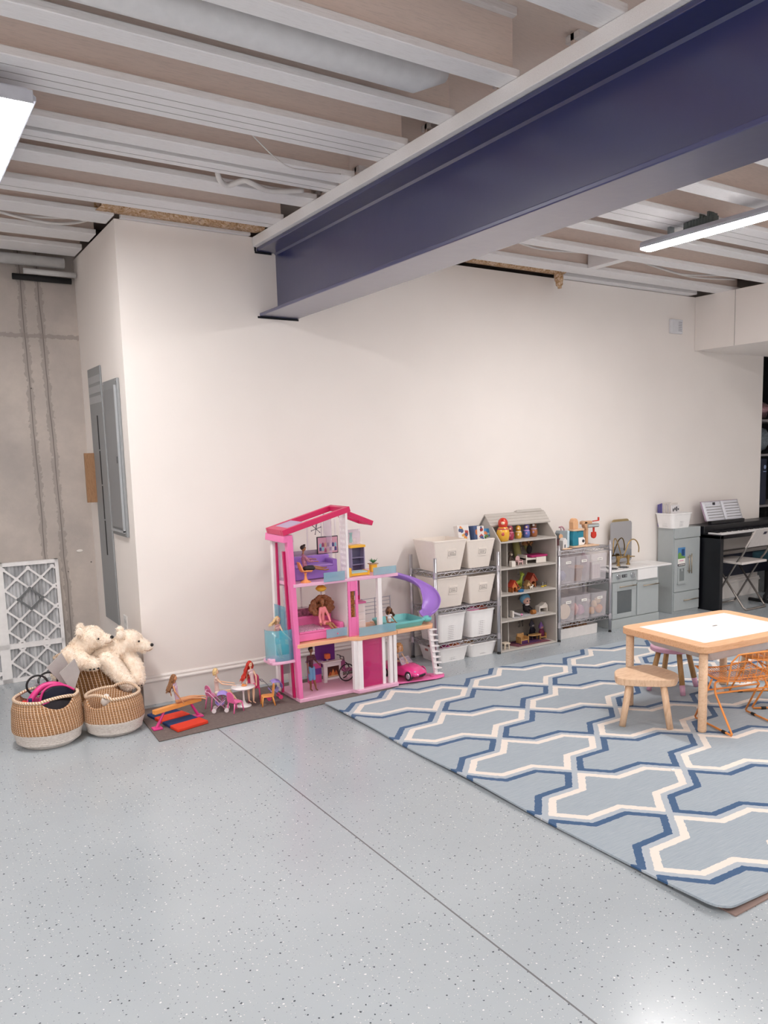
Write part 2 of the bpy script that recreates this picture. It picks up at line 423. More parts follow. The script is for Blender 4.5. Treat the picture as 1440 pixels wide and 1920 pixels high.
cable('white cable sagging between joists over the alcove corner, upper strand', (.45, 5.26, 2.93), (.7, 5.33, 2.88), (.98, 5.28, 2.88), (1.22, 5.4, 2.95), r=.008)
cable('white cable lying across the joist bay near the left lamp', (.5, 4.05, 2.93), (.9, 4.1, 2.9), (1.3, 4.06, 2.93), r=.007)
cable('pair of white cables sagging in the joist bay beside the soffit, front strand', (4.66, 4.36, 2.9), (5.1, 4.42, 2.87), (5.5, 4.5, 2.875), (5.9, 4.45, 2.9), (6.28, 4.5, 2.93), r=.008)
cable('pair of white cables sagging in the joist bay beside the soffit, back strand', (4.66, 4.40, 2.93), (5.2, 4.5, 2.9), (5.7, 4.58, 2.89), (6.28, 4.6, 2.93), r=.008)
cable('white cable in the joist bay between the navy beam and the short block', (3.5, 4.42, 2.93), (3.9, 4.48, 2.89), (4.3, 4.45, 2.9), (4.55, 4.5, 2.93), r=.008)

# ---- the navy steel beam
def m_beam():
    m, b, p = base('navy beam paint'); o = b.obj(); n = b.noise(b.mapping(o, (1, .5, 2)), 3, 3)
    b.link(b.ramp(n, [(.35, lin('0a1858')), (.7, lin('131f5a'))]), p.inputs['Base Color'])
    p.inputs['Roughness'].default_value = .38; p.inputs['Specular IOR Level'].default_value = .7
    p.inputs['Coat Weight'].default_value = 1; p.inputs['Coat Roughness'].default_value = .22; p.inputs['Coat IOR'].default_value = 1.65
    b.link(b.bump(b.noise(o, 12, 3), .08, .01), p.inputs['Normal'])
    return m
bx0, bx1, by0 = 2.078, 2.338, -2.9
pr = [(bx0, 2.372), (bx1, 2.372), (bx1, 2.392), (2.222, 2.394), (2.214, 2.402), (2.214, 2.755), (2.224, 2.765), (bx1, 2.768), (bx1, 2.79), (bx0, 2.79), (bx0, 2.768), (2.192, 2.765), (2.202, 2.755), (2.202, 2.402), (2.194, 2.394), (bx0, 2.392)]
BT = thing('steel_beam', 'big navy painted steel beam crossing below the ceiling into the white wall', 'beam', (2.208, by0, 2.37))
mk('beam_section', M().prism(pr, by0, WY-.003, 'y'), m_beam(), parent=BT, bevel=.004, seg=2)
mk('nailer_plate', M().box((2.052, by0, 2.791), (2.365, WY-.003, 2.849)), JOISTP, parent=BT, bevel=.003, label='white wooden plate bolted on top of the beam')
mk('beam_pocket', M().box((bx0-.012, WY-.0025, 2.360), (bx1+.008, WY-.001, 2.373)).box((bx0-.012, WY-.0025, 2.755), (bx0+.1, WY-.001, 2.768)).box((bx0-.014, WY-.0025, 2.768), (bx0-.002, WY-.001, 2.83)), mat('pocket dark', '15161f', .8), parent=BT)

# ---- tube lamps
def m_lamp(nm, k):
    m, b, p = base(nm); e = b.add('ShaderNodeEmission'); e.inputs[0].default_value = (1, .97, .95, 1); e.inputs[1].default_value = LAMP_POWER*k
    b.link(e.outputs[0], m.node_tree.nodes['Material Output'].inputs[0]); return m
LIT = m_lamp('lit diffuser', 1.15); LITW = m_lamp('lit wide diffuser', .5); HOUS = mat('lamp housing', 'c3c6d0', .35)
def lamp(x0, x1, y0, y1, z, label, bracket=False):
    t = thing('ceiling_light', label, 'lamp', ((x0+x1)/2, (y0+y1)/2, z)); w = x1-x0; cx = (x0+x1)/2
    hp = [(x0, z+.014), (x0, z+.03), (x0+w*.1, z+.055), (x1-w*.1, z+.055), (x1, z+.03), (x1, z+.014)]
    mk('housing', M().prism(hp, y0, y1, 'y').box((x0+.01, y0-.006, z+.004), (x1-.01, y0, z+.05)).box((x0+.01, y1, z+.004), (x1-.01, y1+.006, z+.05)), HOUS, parent=t, bevel=.003)
    n = 10; pts = [(cx-w*.47*cos(pi*i/n), z+.0145-.0145*sin(pi*i/n)) for i in range(n+1)]
    mk('diffuser', M().prism(pts, y0+.006, y1-.006, 'y'), LITW if w > .2 else LIT, parent=t)
    for y in (y0+.2, y1-.2):
        mk('hanger', M().box((cx-.02, y-.01, z+.055), (cx+.02, y+.01, 2.852 if z > 2.5 else 2.372)), mat('hanger steel', '8f9496', .4, .8), parent=t)
    if bracket:
        g = M()
        for k in range(9):
            g.box((cx-.02, y1-.52+k*.022, z+.06), (cx+.03, y1-.505+k*.022, z+.115+.015*sin(k*2.1)))
        g.box((cx-.018, y1-.53, z+.056), (cx+.028, y1-.31, z+.1))
        mk('chain_clamp', g, mat('clamp grey', '5c6462', .6), parent=t, label='jagged dark grey clamp')
    return t
lamp(.29, .575, 3.31, 4.53, 2.735, 'wide bright ceiling lamp at the left edge')
lamp(4.13, 4.25, 2.52, 3.74, 2.745, 'long bright tube lamp hanging right of the navy beam', True)
lamp(.29, .575, -.4, .82, 2.735, 'assumed unseen wide lamp behind the viewer on the left')  # pair added out of view, repeating the two lamps in sight
lamp(4.13, 4.25, -1.1, .12, 2.745, 'assumed unseen tube lamp behind the viewer on the right')
lamp(-1.9, -1.78, 1.4, 2.62, 2.735, 'added fill tube lamp far left outside the view')  # from here down: unseen lamps added to raise the fill
lamp(-1.9, -1.78, -2.2, -.98, 2.735, 'added fill tube lamp in the far left corner behind the viewer')
lamp(1.2, 1.32, -2.6, -1.38, 2.735, 'added fill tube lamp directly behind the viewer')
lamp(5.6, 5.72, .4, 1.62, 2.745, 'added fill tube lamp right of the table outside the view')
lamp(7.0, 7.12, -.4, .82, 2.2, 'added unseen fill tube lamp hung low under the soffit at the right')

# ================================================================== RUG, MATS
def m_rug():
    m, b, p = base('woven rug'); o = b.obj(); s = b.add('ShaderNodeSeparateXYZ'); b.link(o, s.inputs[0])
    PX, PY = .856, .5575
    wob = b.m('MULTIPLY_ADD', b.noise(o, 55, 2), .008, -.004)
    def fold(v, c, P):
        f = b.m('DIVIDE', b.m('SUBTRACT', v, c), P)
        return b.m('MULTIPLY', b.m('ABSOLUTE', b.m('SUBTRACT', f, b.m('ROUND', f))), P)
    u = b.m('ADD', fold(s.outputs[0], 2.548, PX), wob); v = b.m('ADD', fold(s.outputs[1], 2.392, PY), wob)
    hx, hy = PX/2, PY/2; k1 = (hy-hy/2)/.125
    n1 = sqrt(1+k1*k1)
    d1 = b.m('DIVIDE', b.m('SUBTRACT', b.m('ADD', v, b.m('MULTIPLY', u, k1)), hy), n1)
    d2 = b.m('SUBTRACT', v, hy/2)
    d3 = b.m('DIVIDE', b.m('SUBTRACT', b.m('ADD', v, b.m('MULTIPLY', u, k1)), hx*k1), n1)
    f = b.m('MAXIMUM', b.m('MINIMUM', d1, d2), d3)
    st = b.noise(b.mapping(o, (3, 90, 3)), 5, 4, .6); st2 = b.noise(b.mapping(o, (12, 300, 3)), 3, 2)
    basec = b.ramp(st, [(.3, lin('8e98a3')), (.5, lin('9ca6af')), (.72, lin('abb3b8'))])
    basec = b.mix(b.m('MULTIPLY', st2, .35), basec, lin('95a2ab'))
    t = b.m('MULTIPLY_ADD', f, 5.0, .5)
    mask = b.ramp(t, [(0, (0, 0, 0)), (.5-.047*5, (1, 1, 1)), (.5-.014*5, (.5,)*3), (.5+.014*5, (.2,)*3), (.5+.045*5, (0, 0, 0))], 'CONSTANT')
    col = b.mix(b.m('COMPARE', mask, 1.0, .05), basec, lin('e9ddd2'))
    col = b.mix(b.m('COMPARE', mask, .5, .05), col, lin('a9b1ba'))
    col = b.mix(b.m('COMPARE', mask, .2, .05), col, lin('0f4674'))
    col = b.mix(b.m('MULTIPLY', st2, .18), col, lin('98a4ae'))
    b.link(col, p.inputs['Base Color']); p.inputs['Roughness'].default_value = .95; p.inputs['Specular IOR Level'].default_value = .1
    p.inputs['Sheen Weight'].default_value = .2
    b.link(b.bump(st2, .25, .002), p.inputs['Normal'])
    return m
RX0, RX1, RY0, RY1 = 2.10, 5.9, 1.525, 4.345
def rug_mesh():
    b = M(); nx, ny = 60, 90; rows = []
    for j in range(ny+1):
        row = []
        for i in range(nx+1):
            x = RX0+(RX1-RX0)*(i/nx)**1.5; y = RY0+(RY1-RY0)*j/ny
            # rounded near corner, gently wavy edge
            e = .003*sin(y*7)*max(0, 1-(x-RX0)*6)+.006*max(0, (3.2-y)/1.7)*max(0, 1-(x-RX0)*4)
            if i == 0 or True: xx = x+e
            dx, dy = x-RX0, y-RY0
            if dx < .06 and dy < .06:
                r = sqrt((.06-dx)**2+(.06-dy)**2)
                if r > .06: k = .06/r; xx = RX0+.06-(.06-dx)*k+e; y = RY0+.06-(.06-dy)*k
            lift = .014+.006*math.exp(-((x-RX0)/.05)**2)*(1+sin(y*5))*.5+.012*math.exp(-((x-RX0)**2+(y-RY0)**2)/.05)
            row.append((xx, y, lift))
        rows.append(row)
    b.sheet(rows)
    # skirt
    edge = [r[0] for r in rows]+rows[-1][1:]+[r[-1] for r in rows[::-1]][1:]+rows[0][::-1][1:-1]
    b.sheet([edge, [(x, y, z-.008) for x, y, z in edge]], False, True)
    return b
rg = mk('area_rug', rug_mesh(), m_rug(), label='pale blue rug with interlocking white and blue trellis lines under the play table', cat='rug', fix=True)
# keep the pattern tied to the room grid
rg_loc = rg.location.copy()
for v in rg.data.vertices: v.co += rg_loc
rg.location = (0, 0, 0)
mk('rug_pad', M().prism([(2.145, 1.508), (5.8, 1.515), (5.8, 4.30), (2.125, 4.30)], .001, .0055, 'z'), mat('rug pad', '8d7871', .95, bump=.3, bscale=300), label='thin brown underlay peeking out below the front corner of the blue rug', cat='rug pad')
def m_mat():
    m, b, p = base('brown mat'); o = b.obj(); n = b.noise(b.mapping(o, (20, 120, 1)), 2, 3, .6); n2 = b.noise(o, 9, 4, .6)
    c = b.mix(b.m('MULTIPLY', n2, .5), b.ramp(n, [(.35, lin('5c514f')), (.6, lin('786b66'))]), lin('6b5f5c'))
    c = b.mix(b.ramp(b.noise(o, 30, 4, .7), [(.6, (0,)*3), (.72, (.35,)*3)]), c, lin('a0948c'))
    b.link(c, p.inputs['Base Color']); p.inputs['Roughness'].default_value = .95
    b.link(b.bump(n, .3, .002), p.inputs['Normal']); return m
mk('floor_runner', M().prism([(1.105, 4.31), (2.6, 4.39), (2.6, 4.93), (1.14, 4.93)], .001, .007, 'z'), m_mat(), bevel=.002, label='brown grey woven runner under the toy house and the doll table', cat='mat')

# ================================================================== PLAY TABLE AND STOOLS
WD = wood('light birch', 'cf9a6e', 'e6b68e', (3, 30, 30)); WD2 = wood('pale birch', 'd5ad8a', 'e6c4a4', (30, 4, 30)); WH = mat('white laminate', 'f3efec', .35, var=.01)
tz = .48; T = thing('play_table', 'low birch childrens table with white inlaid top on the blue rug', 'table', (3.86, 2.90, 0), radians(-4.5))
Tm = Matrix.Translation((3.86, 2.90, 0)) @ Matrix.Rotation(radians(-4.5), 4, 'Z')
hw, hd = .435, .318
fr = M(Tm); o_ = rrect(2*hw, 2*hd, .055, 6); i_ = rrect(2*hw-.17, 2*hd-.15, .012, 6)
n_ = len(o_)
vs = [(x, y, tz-.038) for x, y in o_]+[(x, y, tz) for x, y in o_]+[(x, y, tz) for x, y in i_]+[(x, y, tz-.038) for x, y in i_]
fr._add(vs, [(k*n_+j, k*n_+(j+1) % n_, ((k+1) % 4)*n_+(j+1) % n_, ((k+1) % 4)*n_+j) for k in range(4) for j in range(n_)])
mk('table_frame', fr, WD, parent=T, bevel=.005)
mk('white_panel', M(Tm).box((-hw+.085, -hd+.075, tz-.02), (hw-.085, hd-.075, tz-.001)), WH, parent=T, label='white drawing surface')
mk('panel_hole', M(Tm).prism(rrect(.035, .012, .005, 3, .02, .02), tz-.001, tz+.0004, 'z'), mat('hole grey', '807a76', .8), parent=T)
mk('paper_tray', M(Tm).hexa([(-hw+.17, -hd+.09, tz-.115), (hw-.17, -hd+.09, tz-.115), (hw-.17, hd-.09, tz-.115), (-hw+.17, hd-.09, tz-.115)], [(-hw+.09, -hd+.05, tz-.0385), (hw-.09, -hd+.05, tz-.0385), (hw-.09, hd-.05, tz-.0385), (-hw+.09, hd-.05, tz-.0385)]), mat('tray white', 'd9d3d0', .5), parent=T, bevel=.02, seg=3, label='white tray hanging below the top')
for sx in (-1, 1):
    for sy in (-1, 1):
        x, y = sx*(hw-.045), sy*(hd-.045)
        mk('leg', M(Tm).tube([(x, y, .016), (x, y, .022), (x, y, tz-.039)], [.02, .023, .023], 20), WD2, parent=T)
mk('paper_scrap', M().box((2.905, 2.40, .0155), (2.925, 2.408, .021)), mat('paper scrap', 'f4f2ee', .8), label='tiny white scrap lying on the blue rug', cat='scrap')

def stool(label, cx, cy, rz, w, d, h, topm, legm, tipm=None, feet=None, n=4, tip=.06, spread=.05, shape=None, thick=.035, group=None):
    t = thing('stool', label, 'stool', (cx, cy, .0155), rz, group); Q = Matrix.Translation((cx, cy, .0155)) @ Matrix.Rotation(rz, 4, 'Z')
    mk('seat', M(Q).prism(shape or rrect(w, d, min(w, d)*.33, 8), h-thick, h, 'z'), topm, parent=t, bevel=.006, seg=3)
    ang = [(-1, -1), (1, -1), (1, 1), (-1, 1)] if n == 4 else [(-1, -1), (1, -1), (0, 1)]
    if feet:
        for f in feet:
            a = Vector((f[0]*.72, f[1]*.72, h-thick)); mk('leg', M(Q).tube([(f[0], f[1], 0), a], [.0175, .0185], 16), legm, parent=t)
        return t
    for sx, sy in ang:
        a = Vector((sx*w*.27, sy*d*.25, h-thick)); c = Vector((sx*(w*.27+spread), sy*(d*.25+spread), 0))
        k = a+(c-a)*((h-thick-tip)/(h-thick))
        lg = mk('leg', M(Q).tube([k if tipm else c, a], [.017, .016], 14), legm, parent=t)
        if tipm: mk('leg_tip', M(Q).tube([c, k], [.015, .0172], 14), tipm, parent=lg, label='pink painted leg tip')
    return t
BIRCH = wood('stool birch', 'cfa682', 'e8c6a6', (4, 26, 4))
def rounded(pts, n=6):
    out = []; k = len(pts)
    for i in range(k):
        p, q, r = Vector(pts[i-1]), Vector(pts[i]), Vector(pts[(i+1) % k])
        a = q+(p-q)*.33; c = q+(r-q)*.33
        for t in range(n+1):
            t = t/n; out.append(tuple(a*(1-t)**2+q*2*t*(1-t)+c*t*t))
    return out
bean = rounded([(-.20, .03), (.02, -.185), (.155, -.10), (.185, .14), (-.06, .18)])
stool('birch stool with rounded triangular seat at the front left of the play table', 3.355, 2.96, 0, .27, .24, .262, BIRCH, BIRCH, shape=bean, thick=.04, feet=[(-.17, .01), (-.005, -.175), (.06, .20)])
PK = mat('pink paint', 'cf9fb6', .45)
stool('round pink stool with dipped pink leg tips behind the play table', 3.95, 3.27, radians(20), .27, .25, .275, PK, wood('stool oak', 'a87c4a', 'c19662', (20, 20, 3)), PK, spread=.045, shape=rrect(.29, .26, .12, 8), thick=.025)
stool('birch stool with rounded triangular seat at the far right of the play table', 4.62, 3.10, radians(150), .27, .24, .262, BIRCH, BIRCH, n=3, spread=.03, shape=bean, thick=.04)

# ---- orange wire chairs
ORW = mat('orange wire', 'ef9647', .4, var=.02)
def wire_chair(label, cx, cy, rz):
    t = thing('wire_chair', label, 'chair', (cx, cy, .0155), rz); Q = Matrix.Translation((cx, cy, .0155)) @ Matrix.Rotation(rz, 4, 'Z')
    # local: front is +y, back is -y ; child size
    def S_(u, v):
        """u across -1..1, v from seat front (0) to back top (1)"""
        if v < .55:
            k = v/.55; w = .165+.01*k; y = .16-.30*k; z = .275-.018*sin(pi*k*.9)+(u*u)*.02*(1-k*.3)
            if k > .8: z += (k-.8)*.02
            return Vector((u*w, y, z))
        k = (v-.55)/.45; w = .175-.012*k
        return Vector((u*w, -.14-.025*k-.05*(1-abs(u))*0-.035*(1-u*u)*1.0*min(1, k*2+.2)+.012, .26+.165*k+.015*(1-u*u)*k))
    wires = M(Q)
    for i in range(-4, 5):
        u = i/5.0; wires.tube([S_(u, v/26) for v in range(27)], .0019, 6)
    for i in range(-9, 10, 2):
        u = i/10.0; wires.tube([S_(u, v/26) for v in range(13)], .0019, 6)
    for v in (.10, .28, .46, .66, .78, .89):
        wires.tube([S_(u/10, v) for u in range(-10, 11)], .0019, 6)
    mk('wire_mesh', wires, ORW, parent=t)
    rim = [S_(-1, v/30) for v in range(0, 28)]
    top = [S_(u/12, 1) for u in range(-10, 11)]
    rgt = [S_(1, v/30) for v in range(27, -1, -1)]
    frn = [S_(u/10, 0) for u in range(9, -10, -1)]
    mk('rim', M(Q).tube(rim+top+rgt+frn, .0042, 8, closed=True), ORW, parent=t)
    for sx in (-1, 1):
        pts = [(sx*.10, -.02, .247), (sx*.15, .0, .245), (sx*.165, -.02, .19), (sx*.165, -.165, .012), (sx*.165, -.16, .007), (sx*.165, .15, .007), (sx*.165, .155, .013), (sx*.165, .05, .19), (sx*.13, .06, .245)]
        mk('sled_leg', M(Q).tube(spline([pts[0], pts[1], pts[2]], 4)[:-1]+[pts[2], pts[3], pts[4], pts[5], pts[6], pts[7], pts[8]], .0055, 10), ORW, parent=t)
        for y in (-.10, .09):
            mk('glide', M(Q).tube([(sx*.165, y-.014, .007), (sx*.165, y+.014, .007)], .0085, 8), mat('black glide', '1b1716', .6), parent=t)
    mk('cross_rod', M(Q).tube([(-.165, -.02, .19), (.165, -.02, .19)], .005, 8), ORW, parent=t)
    mk('cross_rod', M(Q).tube([(-.165, .05, .19), (.165, .05, .19)], .005, 8), ORW, parent=t)
    return t
wire_chair('orange wire chair at the front side of the play table', 3.705, 2.62, radians(-17))
wire_chair('orange wire chair tucked at the right, cut by the photo edge', 4.19, 2.78, radians(58))

# ================================================================== STORAGE ALONG THE WALL
CHR = mat('chrome wire', 'c6c4c9', .3, .85, var=.02); FOOT = mat('black foot', '151414', .6)
def wire_shelf(label, x0, x1, y0, y1, levels, ztop):
    t = thing('wire_shelving', label, 'shelf', ((x0+x1)/2, (y0+y1)/2, 0))
    for x in (x0, x1):
        for y in (y0, y1):
            p = mk('post', M().tube([(x, y, .018), (x, y, ztop)], .0125, 12), CHR, parent=t)
            mk('post_foot', M().cyl((x, y, .0), (x, y, .02), .014, .01, 12), FOOT, parent=p)
            for z in levels: mk('collar', M().cyl((x, y, z-.022), (x, y, z+.012), .0165, .0145, 12).cyl((x, y, z-.03), (x, y, z-.022), .018, .018, 12), CHR, parent=p)
    for z in levels:
        b = M(); a0, a1, c0, c1 = x0, x1, y0, y1
        for zz in (z, z-.026):
            b.tube([(a0, c0, zz), (a1, c0, zz), (a1, c1, zz), (a0, c1, zz)], .0032, 6, closed=True)
        def zig(p, q, n):
            p, q = Vector(p), Vector(q); pts = []
            for i in range(2*n+1):
                v = p+(q-p)*i/(2*n); pts.append((v.x, v.y, z if i % 2 else z-.026))
            b.tube(pts, .0025, 5)
        zig((a0, c0, z), (a1, c0, z), 9); zig((a0, c1, z), (a1, c1, z), 9); zig((a0, c0, z), (a0, c1, z), 5); zig((a1, c0, z), (a1, c1, z), 5)
        k = int((a1-a0)/.026)
        for i in range(1, k): x = a0+(a1-a0)*i/k; b.tube([(x, c0, z), (x, c1, z)], .0018, 5)
        for y in (c0+(c1-c0)/3, c0+(c1-c0)*2/3): b.tube([(a0, y, z-.004), (a1, y, z-.004)], .0026, 5)
        mk('shelf', b, CHR, parent=t)
    return t
SY0, SY1 = 4.672, 4.985
wire_shelf('tall chrome wire shelving rack holding beige bins and white baskets', 3.135, 3.692, SY0, SY1, (.146, .395, .655), .765)
wire_shelf('chrome wire rack with clear drawers beside the grey play kitchen', 4.298, 4.86, SY0+.005, SY1, (.142, .443, .713), .76)

BIN = mat('beige plastic bin', 'e6dcd3', .5, var=.02); LABL = mat('label card', 'eeeae4', .6); INK = mat('label ink', '77716c', .8); INK2 = mat('dark ink', '3c3a40', .7)
def shell(b, cx, cy, z0, z1, wb, db, wt, dt, th=.004, r=.018, lip=.006, rim=True):
    """open tapered box"""
    ob = rrect(wb, db, r, 4, cx, cy); ot = rrect(wt, dt, r*1.2, 4, cx, cy)
    it = rrect(wt-2*th, dt-2*th, r*1.2, 4, cx, cy); ib = rrect(wb-2*th, db-2*th, r, 4, cx, cy)
    ol = rrect(wt+2*lip, dt+2*lip, r*1.4, 4, cx, cy)
    L = lambda p, z: [(x, y, z) for x, y in p]
    rows = [L(ob, z0), L(ot, z1-(.012 if rim else 0))]
    if rim: rows += [L(ol, z1-.011), L(ol, z1-.002), L(it, z1)]
    else: rows += [L(ot, z1), L(it, z1)]
    rows += [L(ib, z0+th)]
    b.sheet(rows, False, True); n = len(ob)
    b._add(L(ob, z0), [tuple(range(n))[::-1]]); b._add(L(ib, z0+th), [tuple(range(n))]); return b
def scribble(b, x0, x1, z0, z1, y, rows, rnd, slope=0, axis='y'):
    for i in range(rows):
        z = z1-(z1-z0)*(i+.5)/rows; x = x0+(x1-x0)*.05
        while x < x1-(x1-x0)*.12:
            w = rnd.uniform(.06, .16)*(x1-x0); xe = min(x+w, x1)
            dy = slope*(z-z0)
            b.box((x, y+dy, z-(z1-z0)/rows*.2), (xe, y+dy-.0006, z+(z1-z0)/rows*.2)); x = xe+.03*(x1-x0)
def tapered_bin(cx, z0, w, h, label, seed):
    rnd = random.Random(seed); cy = 4.828; d = .275
    t = thing('storage_bin', label, 'bin', (cx, cy, z0), group=None)
    mk('bin_body', shell(M(), cx, cy, z0, z0+h, w*.74, d*.78, w, d, .003, .010, .002, True), BIN, parent=t)
    yb = cy-d*.39; yt = cy-d*.5; f = lambda k: yb+(yt-yb)*k
    lw, lh = .075, .062; zc = z0+h*.56; ks = (zc-lh/2-z0)/h; ke = (zc+lh/2-z0)/h; x = cx+w*.06
    tag = M().hexa([(x-lw/2, f(ks)-.004, zc-lh/2), (x+lw/2, f(ks)-.004, zc-lh/2), (x+lw/2, f(ks)-.0005, zc-lh/2), (x-lw/2, f(ks)-.0005, zc-lh/2)], [(x-lw/2, f(ke)-.004, zc+lh/2), (x+lw/2, f(ke)-.004, zc+lh/2), (x+lw/2, f(ke)-.0005, zc+lh/2), (x-lw/2, f(ke)-.0005, zc+lh/2)])
    tg = mk('label_holder', tag, BIN, parent=t, bevel=.001)
    sl = (f(ke)-f(ks))/lh
    fr = M()
    for (a, c, e, g) in ((-.032, .032, .014, .016), (-.032, .032, -.016, -.014), (-.032, -.030, -.016, .016), (.030, .032, -.016, .016)):
        z_ = zc+e; zz = zc+g
        fr.hexa([(x+a, f(ks)+sl*(z_-zc+lh/2)-.0048, z_), (x+c, f(ks)+sl*(z_-zc+lh/2)-.0048, z_), (x+c, f(ks)+sl*(z_-zc+lh/2)-.003, z_), (x+a, f(ks)+sl*(z_-zc+lh/2)-.003, z_)], [(x+a, f(ks)+sl*(zz-zc+lh/2)-.0048, zz), (x+c, f(ks)+sl*(zz-zc+lh/2)-.0048, zz), (x+c, f(ks)+sl*(zz-zc+lh/2)-.003, zz), (x+a, f(ks)+sl*(zz-zc+lh/2)-.003, zz)])
    mk('label_frame', fr, INK, parent=tg)
    s = M(); scribble(s, x-.024, x+.024, zc-.010, zc+.010, f(ks)+sl*(lh/2)-.0046, 2, rnd); mk('lettering', s, INK, parent=tg)
    return t
tapered_bin(3.285, .659, .285, .222, 'beige bin on the top shelf of the chrome rack, left of the pair', 1)
tapered_bin(3.556, .659, .255, .208, 'beige bin holding picture boxes on the top shelf of the chrome rack', 2)
tapered_bin(3.290, .399, .275, .218, 'beige bin on the second shelf of the chrome rack, left of the pair', 3)
tapered_bin(3.560, .399, .250, .205, 'beige bin on the second shelf, next to the grey doll cabinet', 4)
# picture boxes in the top right bin
def pic_box(cx, cy, z, w, d, h, rz, tilt, body, blobs, label, seed):
    rnd = random.Random(seed); t = thing('picture_box', label, 'box', (cx, cy, z), local=True)
    t.rotation_euler = (radians(-tilt), 0, rz)
    mk('carton', M().box((-w/2, -d/2, 0), (w/2, d/2, h)), body, parent=t, bevel=.001, world=False)
    for c in blobs:
        b = M()
        for i in range(3):
            r = rnd.uniform(.010, .02); x = rnd.uniform(-w/2+r, w/2-r); zz = rnd.uniform(h*.3+r, h-r)
            pts = [(x+r*cos(a*pi/4)*rnd.uniform(.6, 1), zz+r*sin(a*pi/4)*rnd.uniform(.6, 1)) for a in range(8)]
            b.prism(pts, -d/2-.0006-.0002*blobs.index(c), -d/2+.0002, 'y')
        mk('printed_shape', b, c, parent=t, world=False)
    return t
CW = mat('carton white', 'dfd9d6', .5); CBL = mat('carton navy', '44577f', .5); CSK = mat('carton blue', '3f8fc4', .5)
OR_ = mat('print orange', 'd97f4a', .5); RD_ = mat('print red', 'b8453e', .5); YL_ = mat('print yellow', 'd9a848', .5); LB_ = mat('print sky', '9fd0e0', .5); GR_ = mat('print green', '5d8a4a', .5)
pic_box(3.478, 4.80, .80, .10, .05, .165, 0, 12, CW, [OR_, RD_, YL_, CBL], 'white picture box with autumn shapes standing leftmost in the beige bin', 3)
pic_box(3.575, 4.80, .80, .05, .07, .155, radians(8), 6, CBL, [OR_], 'navy picture box with an orange disc, middle of the bin', 6)
pic_box(3.615, 4.79, .80, .055, .07, .15, radians(-12), 8, CW, [RD_, CBL], 'white and red spotted picture box leaning in the middle of the bin', 5)
pic_box(3.68, 4.81, .80, .085, .05, .125, radians(-6), 10, CSK, [LB_, OR_, GR_], 'sky blue picture box at the right end of the bin', 8)

# white perforated baskets
WPL = mat('white plastic', 'f1efee', .4, var=.02); HOLE = mat('basket hole dark', '7a7478', .9)
def basket(cx, z0, w, h, label, contents, seed, cy=4.828, d=.27, rz=0, side=False):
    rnd = random.Random(seed); t = thing('plastic_basket', label, 'basket', (cx, cy, z0), rz)
    Q = Matrix.Translation((cx, cy, z0)) @ Matrix.Rotation(rz, 4, 'Z')
    mk('basket_body', shell(M(Q), 0, 0, 0, h, w*.84, d*.86, w, d, .003, .03, .006), WPL, parent=t)
    yb, yt = -d*.43, -d*.5
    f = lambda z: yb+(yt-yb)*z/h
    zt = h-.035
    def plate(bb, x0, x1, za, zb, e=.0007):
        bb.hexa([(x0, f(za)-e, za), (x1, f(za)-e, za), (x1, f(za)+.001, za), (x0, f(za)+.001, za)], [(x0, f(zb)-e, zb), (x1, f(zb)-e, zb), (x1, f(zb)+.001, zb), (x0, f(zb)+.001, zb)])
    g = M(Q)
    pl = [(-.038+.006*cos(a), .006*sin(a)) for a in (pi/2, 2.4, pi, 3.9, 3*pi/2)]+[(.038+.006*cos(a), .006*sin(a)) for a in (-pi/2, -.7, 0, .7, pi/2)]
    n = len(pl); vs = [(x, f(zt+z)-.0009, zt+z) for x, z in pl]+[(x, f(zt+z)+.001, zt+z) for x, z in pl]
    g._add(vs, [tuple(range(n)), tuple(range(n, 2*n))]+[(j, (j+1) % n, n+(j+1) % n, n+j) for j in range(n)])
    mk('hand_hole', g, HOLE, parent=t)
    hb = M(Q); rows = max(2, int((h-.075)/.0135))
    for j in range(rows):
        za = .018+j*.0135
        for i, s_ in enumerate((.0018, .0028, .0028, .0028, .0018, .001)):
            x = -.028+i*.0115; plate(hb, x-s_, x+s_, za-s_*.8, za+s_*1.1)
    mk('vent_holes', hb, HOLE, parent=t)['kind'] = 'stuff'
    if side:
        sb = M(Q)
        for j in range(rows):
            for i in range(5): y = -.028+i*.0115; z_ = .018+j*.0135; xx = -(w*.42+(w*.08)*z_/h)-.0007; sb.box((xx, y-.002, z_-.002), (xx+.002, y+.002, z_+.002))
        mk('vent_holes', sb, HOLE, parent=t)['kind'] = 'stuff'
    return t
basket(3.288, .399-.249, .262, .206, 'deep white perforated basket on the third shelf of the chrome rack, left of the pair', 0, 1, side=True)
basket(3.560, .150, .245, .200, 'deep white perforated basket on the third shelf filled with pink toys', 0, 2)
basket(3.30, .0, .275, .108, 'shallow white basket of magenta and orange toys on the floor under the rack', 0, 3, side=True)
basket(3.572, .0, .26, .104, 'shallow white basket on the floor under the rack, beside the grey doll cabinet', 0, 4)
